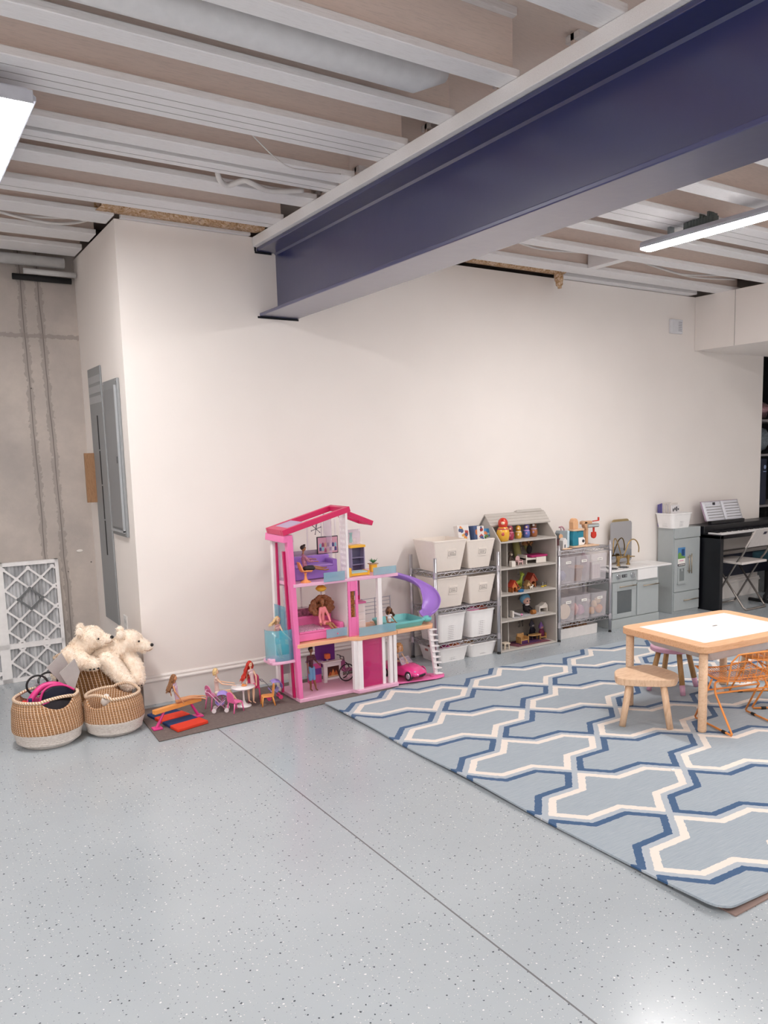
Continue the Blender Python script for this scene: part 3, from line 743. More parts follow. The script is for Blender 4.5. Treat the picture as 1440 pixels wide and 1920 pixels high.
# loose toys in the baskets: countable lumps, each a thing
def lump(name, label, cat, c, r, m_, seed, group=None):
    rnd = random.Random(seed); b = M()
    b.ell((0, 0, 0), r, 12, 8); ph = [rnd.uniform(0, 6) for _ in range(6)]
    b.v = [v*(1+.12*sin(v.x*90+ph[0])+.12*sin(v.y*80+ph[1])+.1*sin(v.z*110+ph[2])) for v in b.v]
    b.v = [v+Vector(c) for v in b.v]
    return mk(name, b, m_, label=label, cat=cat, group=group)
MAG = mat('magenta toy', 'a8336f', .4); ORG = mat('orange toy', 'cf6a3c', .4); PNK = mat('pink toy', 'd985ac', .45); RDT = mat('red toy', 'b5392f', .4); TAN = mat('tan toy', 'b98a63', .6)
lump('soft_toy', 'magenta bundle at the front of the shallow floor basket', 'toy', (3.27, 4.76, .085), (.045, .05, .028), MAG, 1)
lump('soft_toy', 'orange bundle beside the magenta one in the shallow floor basket', 'toy', (3.36, 4.78, .085), (.05, .05, .028), ORG, 2)
lump('soft_toy', 'rust pink bundle at the left end of the shallow floor basket', 'toy', (3.21, 4.86, .082), (.05, .05, .025), mat('rose toy', 'b5736e', .5), 3)
lump('soft_toy', 'pink bundle on top of the deep white basket, third shelf', 'toy', (3.53, 4.78, .335), (.06, .05, .025), PNK, 4)
lump('soft_toy', 'rust red bundle beside the pink one on the deep white basket', 'toy', (3.62, 4.80, .338), (.05, .05, .026), mat('rust toy', 'ab4f38', .5), 5)
lump('soft_toy', 'dark violet bundle at the left edge of the deep white basket', 'toy', (3.475, 4.83, .335), (.035, .05, .022), mat('violet toy', '4a3a5e', .5), 6)
lump('soft_toy', 'tan bundle inside the shallow basket beside the doll cabinet', 'toy', (3.53, 4.85, .075), (.06, .05, .025), TAN, 7)

# ---- the grey wooden doll cabinet
GW = mat('grey painted wood', 'b9b2ab', .55, var=.03, bump=.05); GWI = mat('taupe back panel', 'a39a92', .65)
DX0, DX1, DY0, DY1 = 3.712, 4.272, 4.672, 4.985
H_ = thing('doll_cabinet', 'tall grey wooden open-front doll house with pitched roof', 'doll house', ((DX0+DX1)/2, (DY0+DY1)/2, 0))
rz_, ry_ = 1.018, 4.84
for x in (DX0, DX1-.01):
    mk('side_panel', M().prism([(DY0, 0), (DY1, 0), (DY1, .84), (ry_, rz_), (DY0, .835)], x, x+.01, 'x'), GW, parent=H_, bevel=.001, seg=1)
for z in (.014, .238, .436, .633, .833):
    mk('shelf_board', M().box((DX0+.01, DY0+.001, z-.012), (DX1-.01, DY1-.008, z)), GW, parent=H_, bevel=.001, seg=1)
bk = M()
def panel_with(b, x0, x1, z0, z1, y0, y1, holes):
    """board in the x-z plane with rectangular openings"""
    xs = sorted({x0, x1, *[h[0] for h in holes], *[h[1] for h in holes]}); zs = sorted({z0, z1, *[h[2] for h in holes], *[h[3] for h in holes]})
    for i in range(len(xs)-1):
        for j in range(len(zs)-1):
            cx, cz = (xs[i]+xs[i+1])/2, (zs[j]+zs[j+1])/2
            if any(h[0] < cx < h[1] and h[2] < cz < h[3] for h in holes): continue
            b.box((xs[i], y0, zs[j]), (xs[i+1], y1, zs[j+1]))
    return b
holes = []
for z in (.02, .244, .442, .64):
    for x in ((3.93, 3.965, 3.985, 4.02), (4.13, 4.15, 4.165, 4.185)):
        for k in range(3):
            h0 = z+.07+k*.035
            holes += [(x[0], x[1], h0, h0+.028), (x[2], x[3], h0, h0+.028)]
panel_with(bk, DX0+.01, DX1-.01, 0, .83, DY1-.008, DY1-.001, holes)
mk('back_panel', bk, GWI, parent=H_, label='taupe back board with small window openings')
for z0, z1, x in ((.014, .226, 3.842), (.238, .424, 3.836), (.436, .621, 3.836), (.633, .821, 3.836)):
    mk('room_divider', M().box((x, DY0+.075, z0), (x+.008, DY1-.008, z1)), GW, parent=H_, bevel=.001, seg=1)
def slope(y, front=True):
    return .835+(rz_-.835)*(y-DY0)/(ry_-DY0) if front else .84+(rz_-.84)*(DY1-y)/(DY1-ry_)
rb = M(); ys = 4.765
for k in range(4):
    a = ys+(ry_-ys)*k/4; c = ys+(ry_-ys)*(k+1)/4; za, zc = slope(a)+.004-.002, slope(c)+.004
    rb.hexa([(DX0-.012, a, za), (DX1+.015, a, za), (DX1+.015, c, zc-.003), (DX0-.012, c, zc-.003)], [(DX0-.012, a-.003, za+.010), (DX1+.015, a-.003, za+.010), (DX1+.015, c, zc+.006), (DX0-.012, c, zc+.006)])
mk('roof_front', rb, GW, parent=H_)
mk('roof_back', M().hexa([(DX0-.012, ry_, rz_+.002), (DX1+.015, ry_, rz_+.002), (DX1+.015, DY1+.01, .835), (DX0-.012, DY1+.01, .835)], [(DX0-.012, ry_, rz_+.012), (DX1+.015, ry_, rz_+.012), (DX1+.015, DY1+.012, .845), (DX0-.012, DY1+.012, .845)]), GW, parent=H_)
mk('roof_hatch', M().hexa([(4.0, ry_-.01, rz_+.008), (4.27, ry_-.01, rz_+.008), (4.27, ry_+.03, rz_), (4.0, ry_+.03, rz_)], [(4.01, ry_-.005, rz_+.028), (4.25, ry_-.005, rz_+.03), (4.25, ry_+.03, rz_+.02), (4.01, ry_+.03, rz_+.016)]), GW, parent=H_, bevel=.002)
for z in (.335, .53, .735):
    mk('side_window', M().box((DX0-.0015, 4.74, z-.045), (DX0+.0005, 4.757, z+.045)).box((DX0-.0015, 4.765, z-.045), (DX0+.0005, 4.782, z+.045)), mat('window strip', '8f8883', .7), parent=H_)

# ---- matryoshka-like nesting dolls on the attic floor
def nest_doll(x, y, z, s, cols, label):
    t = thing('nesting_doll', label, 'nesting doll', (x, y, z)); base_, wrap, face, trim = cols
    h = s
    pr = [(.0, 0), (.20*h, 0), (.23*h, .02*h), (.27*h, .2*h), (.28*h, .36*h), (.24*h, .52*h), (.185*h, .60*h)]
    mk('body', M().lathe(pr, (x, y, z), 22), base_, parent=t)
    mk('head', M().lathe([(.185*h, .60*h), (.205*h, .68*h), (.215*h, .78*h), (.19*h, .88*h), (.12*h, .97*h), (.0, 1.0*h)], (x, y, z), 22), wrap, parent=t)
    d = Vector((-x, -y, 0)).normalized(); q = Vector((x, y, z))
    R = Matrix.Rotation(atan2(-d.x, d.y)+pi, 3, 'Z')
    mk('painted_face', M().ell(q+d*.125*h+Vector((0, 0, .775*h)), (.115*h, .105*h, .10*h), 14, 8, R), face, parent=t)
    mk('painted_apron', M().ell(q+d*.135*h+Vector((0, 0, .32*h)), (.15*h, .155*h, .17*h), 14, 8, R), trim, parent=t)
    mk('sash', M().lathe([(.246*h, .50*h), (.252*h, .53*h), (.225*h, .56*h)], (x, y, z), 22, cap=False), trim, parent=t)
    return t
c = lambda n, h: mat('nest '+n, h, .2, coat=.5)
FACE = c('face', 'e8c7a4')
nest_doll(3.774, 4.712, .8335, .175, (c('yellow', 'e0a92e'), c('red', 'c9331f'), FACE, c('rose', 'c04a4a')), 'tallest nesting doll, yellow with a red head, front left under the grey roof')
nest_doll(3.868, 4.745, .8335, .108, (c('crimson', 'a02848'), c('crimson2', '8a2038'), FACE, c('pink', 'd1708e')), 'crimson nesting doll, second from the left in the row')
nest_doll(3.972, 4.775, .8335, .100, (c('gold', 'd3a13c'), c('gold2', 'c8922e'), FACE, c('cream', 'e2cfae')), 'golden yellow nesting doll in the middle of the row')
nest_doll(4.066, 4.79, .8335, .105, (c('blue', '4d62a5'), c('violet', '5a4e8e'), FACE, c('lilac', 'c08ac0')), 'blue and lilac nesting doll, fourth in the row')
nest_doll(4.145, 4.80, .8335, .118, (c('brown', '96562f'), c('brown2', '6b4030'), c('white', 'e6dfda'), c('mauve', '9b86a8')), 'brown nesting doll with a white face at the right end of the row')

# ---- small toys in the doll cabinet
def simple(name, label, cat, b, m_, **k): return mk(name, b, m_, label=label, cat=cat, **k)
MW = mat('mini white', 'dcd4cc', .6); MP = mat('mini pink', 'd7b1b0', .6); MO = wood('mini wood', 'a87b48', 'c79a62', (30, 60, 30))
F3 = .634
# fourth (top) room
simple('toy_chest', 'small white cube chest beside the divider on the top doll floor', 'chest', M().box((3.80, 4.70, F3), (3.835, 4.735, F3+.042)), MW, bevel=.001)
t = thing('doll_armchair', 'tiny pink round-backed armchair on the top doll floor', 'chair', (3.875, 4.76, F3))
mk('seat', M().box((3.853, 4.74, F3+.02), (3.899, 4.78, F3+.028)), MP, parent=t, bevel=.002)
mk('backrest', M().prism([(3.855, F3+.028), (3.897, F3+.028), (3.897, F3+.05), (3.889, F3+.064), (3.876, F3+.069), (3.863, F3+.064), (3.855, F3+.05)], 4.776, 4.782, 'y'), MP, parent=t, bevel=.002)
for x in (3.852, 3.894):
    for y in (4.742, 4.775): mk('leg', M().box((x, y, F3), (x+.006, y+.006, F3+.03)), MP, parent=t)
    mk('armrest', M().box((x, 4.742, F3+.032), (x+.006, 4.778, F3+.038)), MP, parent=t)
t = thing('monkey_figure', 'small grey brown toy monkey by the divider on the top doll floor', 'toy monkey', (3.825, 4.80, F3))
MK = mat('monkey brown', '5b4c42', .8)
mk('body', M().cap((3.825, 4.80, F3+.02), .016, (3.825, 4.80, F3+.055), .012).ell((3.825, 4.795, F3+.085), (.017, .016, .018)).cap((3.815, 4.79, F3+.05), .005, (3.80, 4.78, F3+.03), .004).cap((3.835, 4.79, F3+.05), .005, (3.85, 4.78, F3+.035), .004).cap((3.82, 4.80, F3+.02), .006, (3.81, 4.775, F3+.006), .005).cap((3.83, 4.80, F3+.02), .006, (3.845, 4.775, F3+.006), .005), MK, parent=t)
mk('muzzle', M().ell((3.825, 4.781, F3+.081), (.010, .006, .009)), mat('monkey face', 'b9ab9a', .8), parent=t)
t = thing('doll_bed', 'white doll bed with magenta blanket on the top doll floor', 'bed', (4.09, 4.80, F3))
mk('frame', M().box((4.0, 4.745, F3+.03), (4.20, 4.84, F3+.045)), MW, parent=t, bevel=.001)
mk('footboard', M().box((4.192, 4.74, F3), (4.20, 4.845, F3+.06)), MW, parent=t); mk('headboard', M().box((4.0, 4.74, F3), (4.008, 4.845, F3+.07)), MW, parent=t)
mk('side_rail', M().box((4.10, 4.738, F3+.002), (4.195, 4.744, F3+.05)), MW, parent=t)
mk('blanket', M().box((4.05, 4.735, F3+.046), (4.215, 4.85, F3+.062)), mat('magenta blanket', 'a3215f', .8), parent=t, bevel=.006, seg=3)
t = thing('plush_figure', 'olive and black doll with bushy brown hair beside the bed, top doll floor', 'doll', (4.02, 4.90, F3))
mk('body', M().cap((3.975, 4.90, F3+.03), .03, (3.965, 4.92, F3+.15), .028, 12).cap((4.0, 4.87, F3+.02), .018, (4.07, 4.85, F3+.05), .014).cap((4.05, 4.86, F3+.075), .018, (4.04, 4.88, F3+.12), .02), mat('olive plush', '98935e', .9), parent=t)
mk('jacket', M().ell((4.045, 4.85, F3+.095), (.024, .02, .035)), mat('black cloth', '231f24', .9), parent=t)
hr = M()
rnd = random.Random(5)
for k in range(26): hr.ell((4.055+rnd.uniform(-.045, .045), 4.88+rnd.uniform(-.02, .02), F3+.15+rnd.uniform(-.025, .022)), rnd.uniform(.008, .015), 8, 5)
mk('hair', hr, mat('sandy hair', 'a4744a', .9), parent=t)
# third room
F2_ = .437
def kennel(x, y, s, body, roof, label):
    t = thing('toy_kennel', label, 'dog house', (x, y, F2_)); w, d, h = .052*s, .05*s, .05*s
    b = M(); ar = [(x-w/2, F2_), (x-w*.3, F2_)]+[(x-w*.3*cos(a*pi/6), F2_+h*.45+w*.3*sin(a*pi/6)) for a in range(7)]+[(x+w*.3, F2_), (x+w/2, F2_), (x+w/2, F2_+h*.8), (x, F2_+h*1.5), (x-w/2, F2_+h*.8)]
    b.prism(ar, y-d/2, y-d/2+.004, 'y'); b.box((x-w/2, y-d/2, F2_), (x-w/2+.004, y+d/2, F2_+h*.8)); b.box((x+w/2-.004, y-d/2, F2_), (x+w/2, y+d/2, F2_+h*.8)); b.box((x-w/2, y+d/2-.004, F2_), (x+w/2, y+d/2, F2_+h*.8))
    mk('walls', b, body, parent=t)
    mk('roof', M().prism([(x-w*.66, F2_+h*.72), (x, F2_+h*1.62), (x+w*.66, F2_+h*.72), (x+w*.66, F2_+h*.86), (x, F2_+h*1.82), (x-w*.66, F2_+h*.86)], y-d*.6, y+d*.6, 'y'), roof, parent=t)
    return t
kennel(3.815, 4.74, 1.0, mat('kennel orange', 'c4713c', .5), mat('kennel roof red', 'b23a28', .5), 'small orange toy kennel by the divider on the third doll floor')
kennel(4.035, 4.84, 1.2, mat('kennel rust', 'b9674a', .5), mat('kennel roof rust', 'a8402f', .5), 'larger rust coloured toy kennel further right on the third doll floor')
kennel(3.945, 4.77, .75, mat('kennel cream', 'd0a878', .5), mat('kennel roof tan', 'a37a52', .5), 'small cream toy kennel with a white pup on the third doll floor')
def animal(label, x, y, z, s, m_, cat='toy animal', up_=1.0, name='toy_animal'):
    t = thing(name, label, cat, (x, y, z)); b = M()
    b.cap((x-.012*s, y, z+.022*s), .008*s, (x+.012*s, y, z+.026*s), .009*s)
    b.cap((x+.014*s, y, z+.028*s), .006*s, (x+.02*s, y, z+(.028+.022*up_)*s), .005*s)
    b.ell((x+.023*s, y, z+(.032+.022*up_)*s), (.010*s, .007*s, .007*s))
    for dx in (-.012, .012):
        for dy in (-.005, .005): b.cap((x+dx*s, y+dy*s, z+.02*s), .004*s, (x+dx*s, y+dy*s, z+.003*s), .003*s)
    b.cap((x+.018*s, y-.004*s, z+(.036+.022*up_)*s), .0022*s, (x+.016*s, y-.006*s, z+(.046+.022*up_)*s), .001*s).cap((x+.018*s, y+.004*s, z+(.036+.022*up_)*s), .0022*s, (x+.016*s, y+.006*s, z+(.046+.022*up_)*s), .001*s)
    b.cap((x-.02*s, y, z+.024*s), .003*s, (x-.028*s, y, z+.035*s), .002*s)
    mk('body', b, m_, parent=t); return t
animal('lime green toy llama behind the kennels on the third doll floor', 3.90, 4.84, F2_, 1.9, mat('lime toy', 'a3b43c', .5), 'toy llama')
animal('white toy pup in front of the cream kennel on the third doll floor', 3.952, 4.738, F2_, .7, mat('pup white', 'dcd6cc', .6), 'toy dog', .4)
animal('brown toy pup in front of the orange kennel on the third doll floor', 3.845, 4.71, F2_, .8, mat('pup brown', '8a5328', .6), 'toy dog', .4)
animal('brown toy pup inside the rust kennel on the third doll floor', 4.035, 4.808, F2_, .8, mat('pup tan', '9a5f2a', .6), 'toy dog', .4)
simple('toy_bowl', 'blue toy pet bowl on the front edge of the third doll floor', 'bowl', M().lathe([(.0, 0), (.02, 0), (.017, .012), (.024, .014), (.021, .016), (.012, .008), (0, .007)], (3.895, 4.705, F2_), 18, sx=1.3), mat('bowl blue', '2f7bb5', .4))
for i, (x, y) in enumerate(((4.115, 4.76), (4.155, 4.775))):
    t = thing('toy_penguin', ('left' if i == 0 else 'right')+' of the two tiny grey birds on yellow feet, third doll floor', 'toy bird', (x, y, F2_))
    mk('feet', M().ell((x, y, F2_+.005), (.014, .012, .006)), mat('foot yellow', 'd8bd3f', .5), parent=t)
    mk('body', M().ell((x, y, F2_+.017), (.010, .010, .011)).ell((x, y, F2_+.033), .0075), mat('bird grey', '77736f', .6), parent=t)
simple('white_stick', 'thin white bar leaning in the left corner of the third doll floor', 'bar', M().bar((3.728, 4.70, F2_+.062), (3.742, 4.685, F2_), .006, .004), MW)
# second room
F1_ = .239
t = thing('big_head_doll', 'sitting doll with a blue hood and black dress on the second doll floor', 'doll', (3.985, 4.83, F1_))
mk('body', M().cap((3.985, 4.83, F1_+.025), .026, (3.985, 4.84, F1_+.055), .018).cap((3.97, 4.81, F1_+.02), .010, (3.965, 4.77, F1_+.012), .009).cap((4.0, 4.81, F1_+.02), .010, (4.01, 4.77, F1_+.012), .009).cap((3.965, 4.835, F1_+.055), .008, (3.95, 4.80, F1_+.03), .006).cap((4.005, 4.835, F1_+.055), .008, (4.02, 4.80, F1_+.03), .006), mat('doll black dress', '2a2226', .8), parent=t)
hd = mk('head', M().ell((3.985, 4.825, F1_+.095), (.034, .03, .03)), mat('doll pale skin', 'd9ab9c', .5), parent=t)
mk('hood', M().ell((3.985, 4.842, F1_+.108), (.046, .034, .044)), mat('doll blue hair', '6fa3c2', .7), parent=hd)
for dx in (-.013, .013): mk('eye', M().ell((3.985+dx, 4.797, F1_+.095), (.007, .004, .006)), INK2, parent=hd)
mk('collar', M().ell((3.985, 4.815, F1_+.063), (.02, .012, .008)), mat('collar white', 'e0d8d6', .7), parent=t)
simple('toy_barrel', 'brown wooden toy barrel block in front of the hooded doll', 'block', M().cyl((3.995, 4.735, F1_+.018), (4.03, 4.735, F1_+.018), .018, .018, 14), mat('barrel brown', '9a5f24', .6))
simple('toy_roof_chair', 'white gabled toy seat on the right of the second doll floor', 'toy seat', M().prism([(4.10, F1_), (4.10, F1_+.045), (4.13, F1_+.052), (4.14, F1_+.058), (4.165, F1_+.072), (4.185, F1_+.05), (4.185, F1_), (4.178, F1_), (4.178, F1_+.03), (4.108, F1_+.03), (4.108, F1_)], 4.76, 4.81, 'y'), MW)
t = thing('doll_lounger', 'small white doll lounger with pink end by the divider on the second doll floor', 'lounger', (3.84, 4.76, F1_))
mk('pad', M().hexa([(3.81, 4.745, F1_+.03), (3.87, 4.725, F1_+.004), (3.88, 4.745, F1_+.004), (3.82, 4.765, F1_+.03)], [(3.81, 4.745, F1_+.045), (3.87, 4.725, F1_+.018), (3.88, 4.745, F1_+.018), (3.82, 4.765, F1_+.045)]), mat('lounger grey', 'b9b4b6', .6), parent=t, bevel=.002)
mk('head_block', M().box((3.797, 4.735, F1_), (3.812, 4.765, F1_+.05)), MW, parent=t); mk('pillow', M().ell((3.883, 4.733, F1_+.014), (.01, .012, .008)), PNK, parent=t)
simple('doll_rug', 'pale grey patterned paper rug on the second doll floor', 'rug', M().prism([(3.83, 4.70), (4.15, 4.70), (4.19, 4.84), (3.87, 4.84)], F1_+.0003, F1_+.0018, 'z'), mat('paper rug', 'b9b6b8', .8, var=.35, scale=60))
# ground room
F0_ = .0145
simple('doll_rug', 'purple and rust patterned rug on the bottom doll floor', 'rug', M().prism([(3.90, 4.70), (4.235, 4.70), (4.22, 4.86), (3.86, 4.86)], F0_+.0003, F0_+.002, 'z'), mat('persian rug', '7a4350', .9, var=.5, scale=90))
simple('doll_rug', 'deep violet mat lying on the patterned rug of the bottom doll floor', 'rug', M().prism([(3.91, 4.735), (4.12, 4.735), (4.10, 4.84), (3.89, 4.84)], F0_+.0024, F0_+.004, 'z'), mat('violet rug', '4b2352', .9))
t = thing('doll_sofa', 'wooden doll sofa frame with violet cushion on the bottom doll floor', 'sofa', (3.93, 4.79, F0_+.004)); z = F0_+.004
mk('backrest', M().box((3.90, 4.80, z+.02), (3.965, 4.808, z+.07)), MO, parent=t); mk('seat', M().box((3.90, 4.75, z+.022), (3.965, 4.80, z+.028)), MO, parent=t)
mk('arm_panel', M().box((3.893, 4.745, z), (3.899, 4.808, z+.05)), MO, parent=t); mk('arm_panel', M().box((3.966, 4.745, z), (3.972, 4.808, z+.05)), MO, parent=t)
mk('cushion', M().box((3.90, 4.748, z), (3.965, 4.798, z+.02)), mat('violet rug', '4b2352', .9), parent=t, bevel=.003)
t = thing('doll_coffee_table', 'low wooden doll table with hexagonal top on the bottom doll floor', 'table', (4.06, 4.80, z))
mk('top', M().prism([(4.0, 4.80), (4.03, 4.77), (4.10, 4.765), (4.125, 4.785), (4.09, 4.82), (4.02, 4.825)], z+.036, z+.044, 'z'), MO, parent=t, bevel=.001)
for x, y in ((4.03, 4.785), (4.09, 4.78), (4.085, 4.81), (4.03, 4.815)): mk('leg', M().box((x-.003, y-.003, z), (x+.003, y+.003, z+.037)), mat('dark leg', '33273a', .6), parent=t)
def hooded(label, x, y, z, s, robe, hood, face):
    t = thing('hooded_doll', label, 'doll', (x, y, z))
    mk('robe', M().lathe([(0, 0), (.026*s, 0), (.022*s, .03*s), (.013*s, .058*s), (0, .062*s)], (x, y, z), 14), robe, parent=t)
    h = mk('head', M().ell((x, y, z+.070*s), .017*s), face, parent=t)
    mk('hood', M().lathe([(.0205*s, .062*s), (.0205*s, .08*s), (.012*s, .095*s), (.003*s, .112*s), (0, .113*s)], (x, y+.005, z), 14), hood, parent=h)
    for sx in (-1, 1): mk('arm', M().cap((x+sx*.014*s, y, z+.05*s), .005*s, (x+sx*.02*s, y-.012*s, z+.03*s), .004*s), robe, parent=t)
hooded('dark robed doll with a pointed grey hat on the coffee table, bottom doll floor', 4.075, 4.885, z+.02, 1.05, mat('robe navy', '232030', .8), mat('hat grey', '565461', .8), mat('doll grey', 'b9aeb0', .6))
simple('toy_step', 'small dark block the pointed hat doll stands on', 'block', M().box((4.045, 4.855, F0_+.0005), (4.105, 4.915, z+.0195)), mat('robe navy', '232030', .8))
hooded('violet hooded doll in a wooden chair at the right of the bottom doll floor', 4.20, 4.80, z+.02, 1.0, mat('robe wine', '6b2144', .8), mat('hood violet', '7b5a96', .8), mat('doll tan', 'c28b74', .6))
t = thing('doll_chair', 'wooden doll armchair holding the violet hooded doll', 'chair', (4.20, 4.80, z))
mk('seat', M().box((4.175, 4.775, z+.012), (4.225, 4.83, z+.019)), MO, parent=t); mk('arm_panel', M().box((4.168, 4.775, z), (4.174, 4.83, z+.045)), MO, parent=t); mk('arm_panel', M().box((4.226, 4.775, z), (4.232, 4.83, z+.045)), MO, parent=t)
t = thing('doll_side_table', 'cream doll side table in the left bay of the bottom doll floor', 'table', (3.752, 4.715, F0_))
mk('top', M().box((3.725, 4.69, F0_+.04), (3.782, 4.745, F0_+.048)), mat('mini cream', 'd8c9b5', .6), parent=t, bevel=.001)
for x in (3.73, 3.771):
    for y in (4.695, 4.735): mk('leg', M().box((x, y, F0_), (x+.006, y+.006, F0_+.041)), mat('mini cream', 'd8c9b5', .6), parent=t)

# ---- clear drawers on the second rack
def m_clear():
    m, b, p = base('clear plastic'); p.inputs['Base Color'].default_value = (*lin('e6e0e4'), 1); p.inputs['Roughness'].default_value = .18
    b.link(b.m('MULTIPLY_ADD', b.noise(b.obj(), 12, 2), .05, .2), p.inputs['Alpha']); return m
CLR = m_clear()
def clear_bin(x0, x1, z, h, label):
    w = x1-x0; t = thing('clear_bin', label, 'bin', ((x0+x1)/2, 4.83, z)); cx = (x0+x1)/2
    mk('bin_body', shell(M(), cx, 4.828, z, z+h, w*.9, .27, w*.97, .285, .0025, .012, .003), CLR, parent=t)
    g = mk('name_tag', M().box((cx-.028, 4.682, z+h-.055), (cx+.028, 4.6855, z+h-.035)), LABL, parent=t, label='white name tag')
    s = M(); scribble(s, cx-.022, cx+.022, z+h-.050, z+h-.040, 4.682, 1, random.Random(int(x0*1000))); mk('lettering', s, INK2, parent=g)
    return t
zb = .4465
B1 = [(4.318, 4.49), (4.493, 4.655), (4.658, 4.842)]
for (a, c_), l in zip(B1, ('clear bin on the upper level of the small rack, nearest the doll cabinet', 'clear bin with a brown pot inside, middle of the upper level', 'clear bin with pink and striped toys, upper level next to the kitchen')): clear_bin(a, c_, zb, .215, l)
zb2 = .1455
for (a, c_), l in zip(B1, ('clear bin with a round cream plate inside, lower level left', 'clear bin with pink toys, middle of the lower level', 'clear bin with wooden food, lower level next to the kitchen')): clear_bin(a, c_, zb2, .20, l)
simple('toy_pot', 'brown pot standing inside the middle upper clear bin', 'pot', M().lathe([(0, 0), (.045, 0), (.058, .10), (.062, .10), (.062, .115), (.05, .115), (.045, .02), (0, .02)], (4.572, 4.78, zb+.004), 20), mat('pot brown', 'b07f5a', .6))
simple('toy_dish', 'dull blue dish inside the left upper clear bin', 'dish', M().ell((4.40, 4.78, zb+.055), (.05, .05, .045)), mat('dish slate', '8b8aa6', .5))
simple('striped_tin', 'white and pink striped tin in the right upper clear bin', 'tin', M().box((4.71, 4.73, zb+.004), (4.80, 4.80, zb+.14)), mat('tin white', 'e4dcd8', .5), bevel=.003)
st_ = M()
for k in range(6): st_.box((4.715+k*.0145, 4.7293, zb+.01), (4.719+k*.0145, 4.7299, zb+.12))
mk('stripes', st_, mat('stripe mauve', '9a7482', .6), parent=[o for o in COL.objects if o.name.startswith('striped_tin')][0])
lump('toy_cloth', 'pink cloth at the left side of the right upper clear bin', 'cloth', (4.68, 4.79, zb+.12), (.015, .04, .09), mat('cloth mauve', 'b07c94', .7), 8)
simple('toy_plate', 'round cream plate standing inside the left lower clear bin', 'plate', M().cyl((4.40, 4.725, zb2+.075), (4.40, 4.733, zb2+.075), .062, .062, 28), mat('plate cream', 'e6cfb6', .5))
lump('toy_cloth', 'pink crumpled toy in the middle lower clear bin, left side', 'toy', (4.53, 4.75, zb2+.08), (.03, .04, .045), mat('cloth pink', 'd79a94', .7), 9)
lump('toy_cloth', 'mauve crumpled toy in the middle lower clear bin, right side', 'toy', (4.60, 4.76, zb2+.06), (.035, .04, .04), mat('cloth lilac', 'b788a0', .7), 10)
fd = [(4.70, 4.74, .045, .032, 'cd9a62', 'round tan wooden loaf at the bottom left'), (4.745, 4.75, .095, .028, 'd9b48c', 'cream wooden ball above the loaf'), (4.79, 4.74, .05, .034, 'cf8a52', 'orange wooden disc at the bottom right'), (4.80, 4.76, .11, .028, 'dcc3a4', 'pale wooden cube on the top right'), (4.69, 4.76, .12, .026, 'e6dcd4', 'white wooden ball on the top left')]
for i, (x, y, dz, r, h, l) in enumerate(fd):
    lump('wooden_food', l+' of the lower right clear bin', 'toy food', (x, y, zb2+dz), (r, r*.9, r), mat('food '+h, h, .6), 20+i)
# box on the floor under the rack
t = thing('cardboard_box', 'long white open box of brown bits on the floor under the small rack', 'box', (4.52, 4.78, 0))
b = M(); shell(b, 4.555, 4.80, .001, .082, .40, .16, .405, .165, .004, .003, 0, False); mk('box_body', b, mat('white carton', 'dedad8', .6), parent=t)
cb = M(); rnd = random.Random(3)
for k in range(40): cb.ell((4.39+rnd.random()*.32, 4.75+rnd.random()*.10, .065+rnd.random()*.012), rnd.uniform(.008, .016), 6, 4)
simple('brown_bits', 'loose brown wooden bits filling the long white box', 'bits', cb, mat('bits brown', '7d5a3f', .8), kind='stuff')
# things on top of the rack
TP = .7175
t = thing('toy_mixer', 'teal and wooden toy food mixer on top of the small rack', 'toy mixer', (4.50, 4.82, TP)); TEAL = mat('teal paint', '1f7f96', .4)
mk('base_board', M().prism(rrect(.17, .11, .03, 5, 4.50, 4.80), TP, TP+.012, 'z'), WD2, parent=t, bevel=.002)
mk('stand', M().prism([(4.43, TP+.012), (4.49, TP+.012), (4.488, TP+.10), (4.475, TP+.13), (4.435, TP+.13), (4.425, TP+.06)], 4.77, 4.83, 'y').box((4.485, 4.775, TP+.075), (4.55, 4.825, TP+.128)), TEAL, parent=t, bevel=.004)
mk('head_board', M().prism(rrect(.13, .07, .02, 4, 4.495, 4.80), TP+.13, TP+.146, 'z'), WD2, parent=t, bevel=.003)
mk('dome', M().prism([(4.438, TP+.146), (4.492, TP+.146), (4.494, TP+.20), (4.482, TP+.225), (4.465, TP+.233), (4.448, TP+.225), (4.436, TP+.20)], 4.775, 4.825, 'y'), mat('peach wood', 'e0ad82', .5), parent=t, bevel=.004)
mk('bowl', M().prism([(4.50, TP+.012), (4.555, TP+.012), (4.57, TP+.03), (4.565, TP+.065), (4.55, TP+.075), (4.495, TP+.075)], 4.775, 4.825, 'y'), WPL, parent=t, bevel=.004)
mk('dial', M().cyl((4.545, 4.770, TP+.045), (4.545, 4.776, TP+.045), .012, .012, 12), INK2, parent=t)
t = thing('toy_hand_mixer', 'wooden and grey toy grinder with red crank and red paddle beside the teal mixer', 'toy mixer', (4.62, 4.88, TP))
mk('post', M().prism([(4.585, TP), (4.61, TP), (4.612, TP+.13), (4.60, TP+.19), (4.57, TP+.195), (4.572, TP+.15), (4.59, TP+.12)], 4.86, 4.90, 'y'), mat('grinder wood', 'cfa07a', .5), parent=t, bevel=.003)
mk('arm', M().box((4.545, 4.86, TP+.165), (4.66, 4.90, TP+.192)), mat('grinder wood', 'cfa07a', .5), parent=t, bevel=.008, seg=3)
mk('barrel', M().box((4.60, 4.855, TP+.135), (4.735, 4.905, TP+.166)), mat('grinder grey', 'a09c98', .5), parent=t, bevel=.008, seg=3, label='grey and tan striped barrel')
mk('stripe', M().box((4.61, 4.853, TP+.147), (4.736, 4.907, TP+.154)), mat('stripe pale', 'c9dbe0', .5), parent=t)
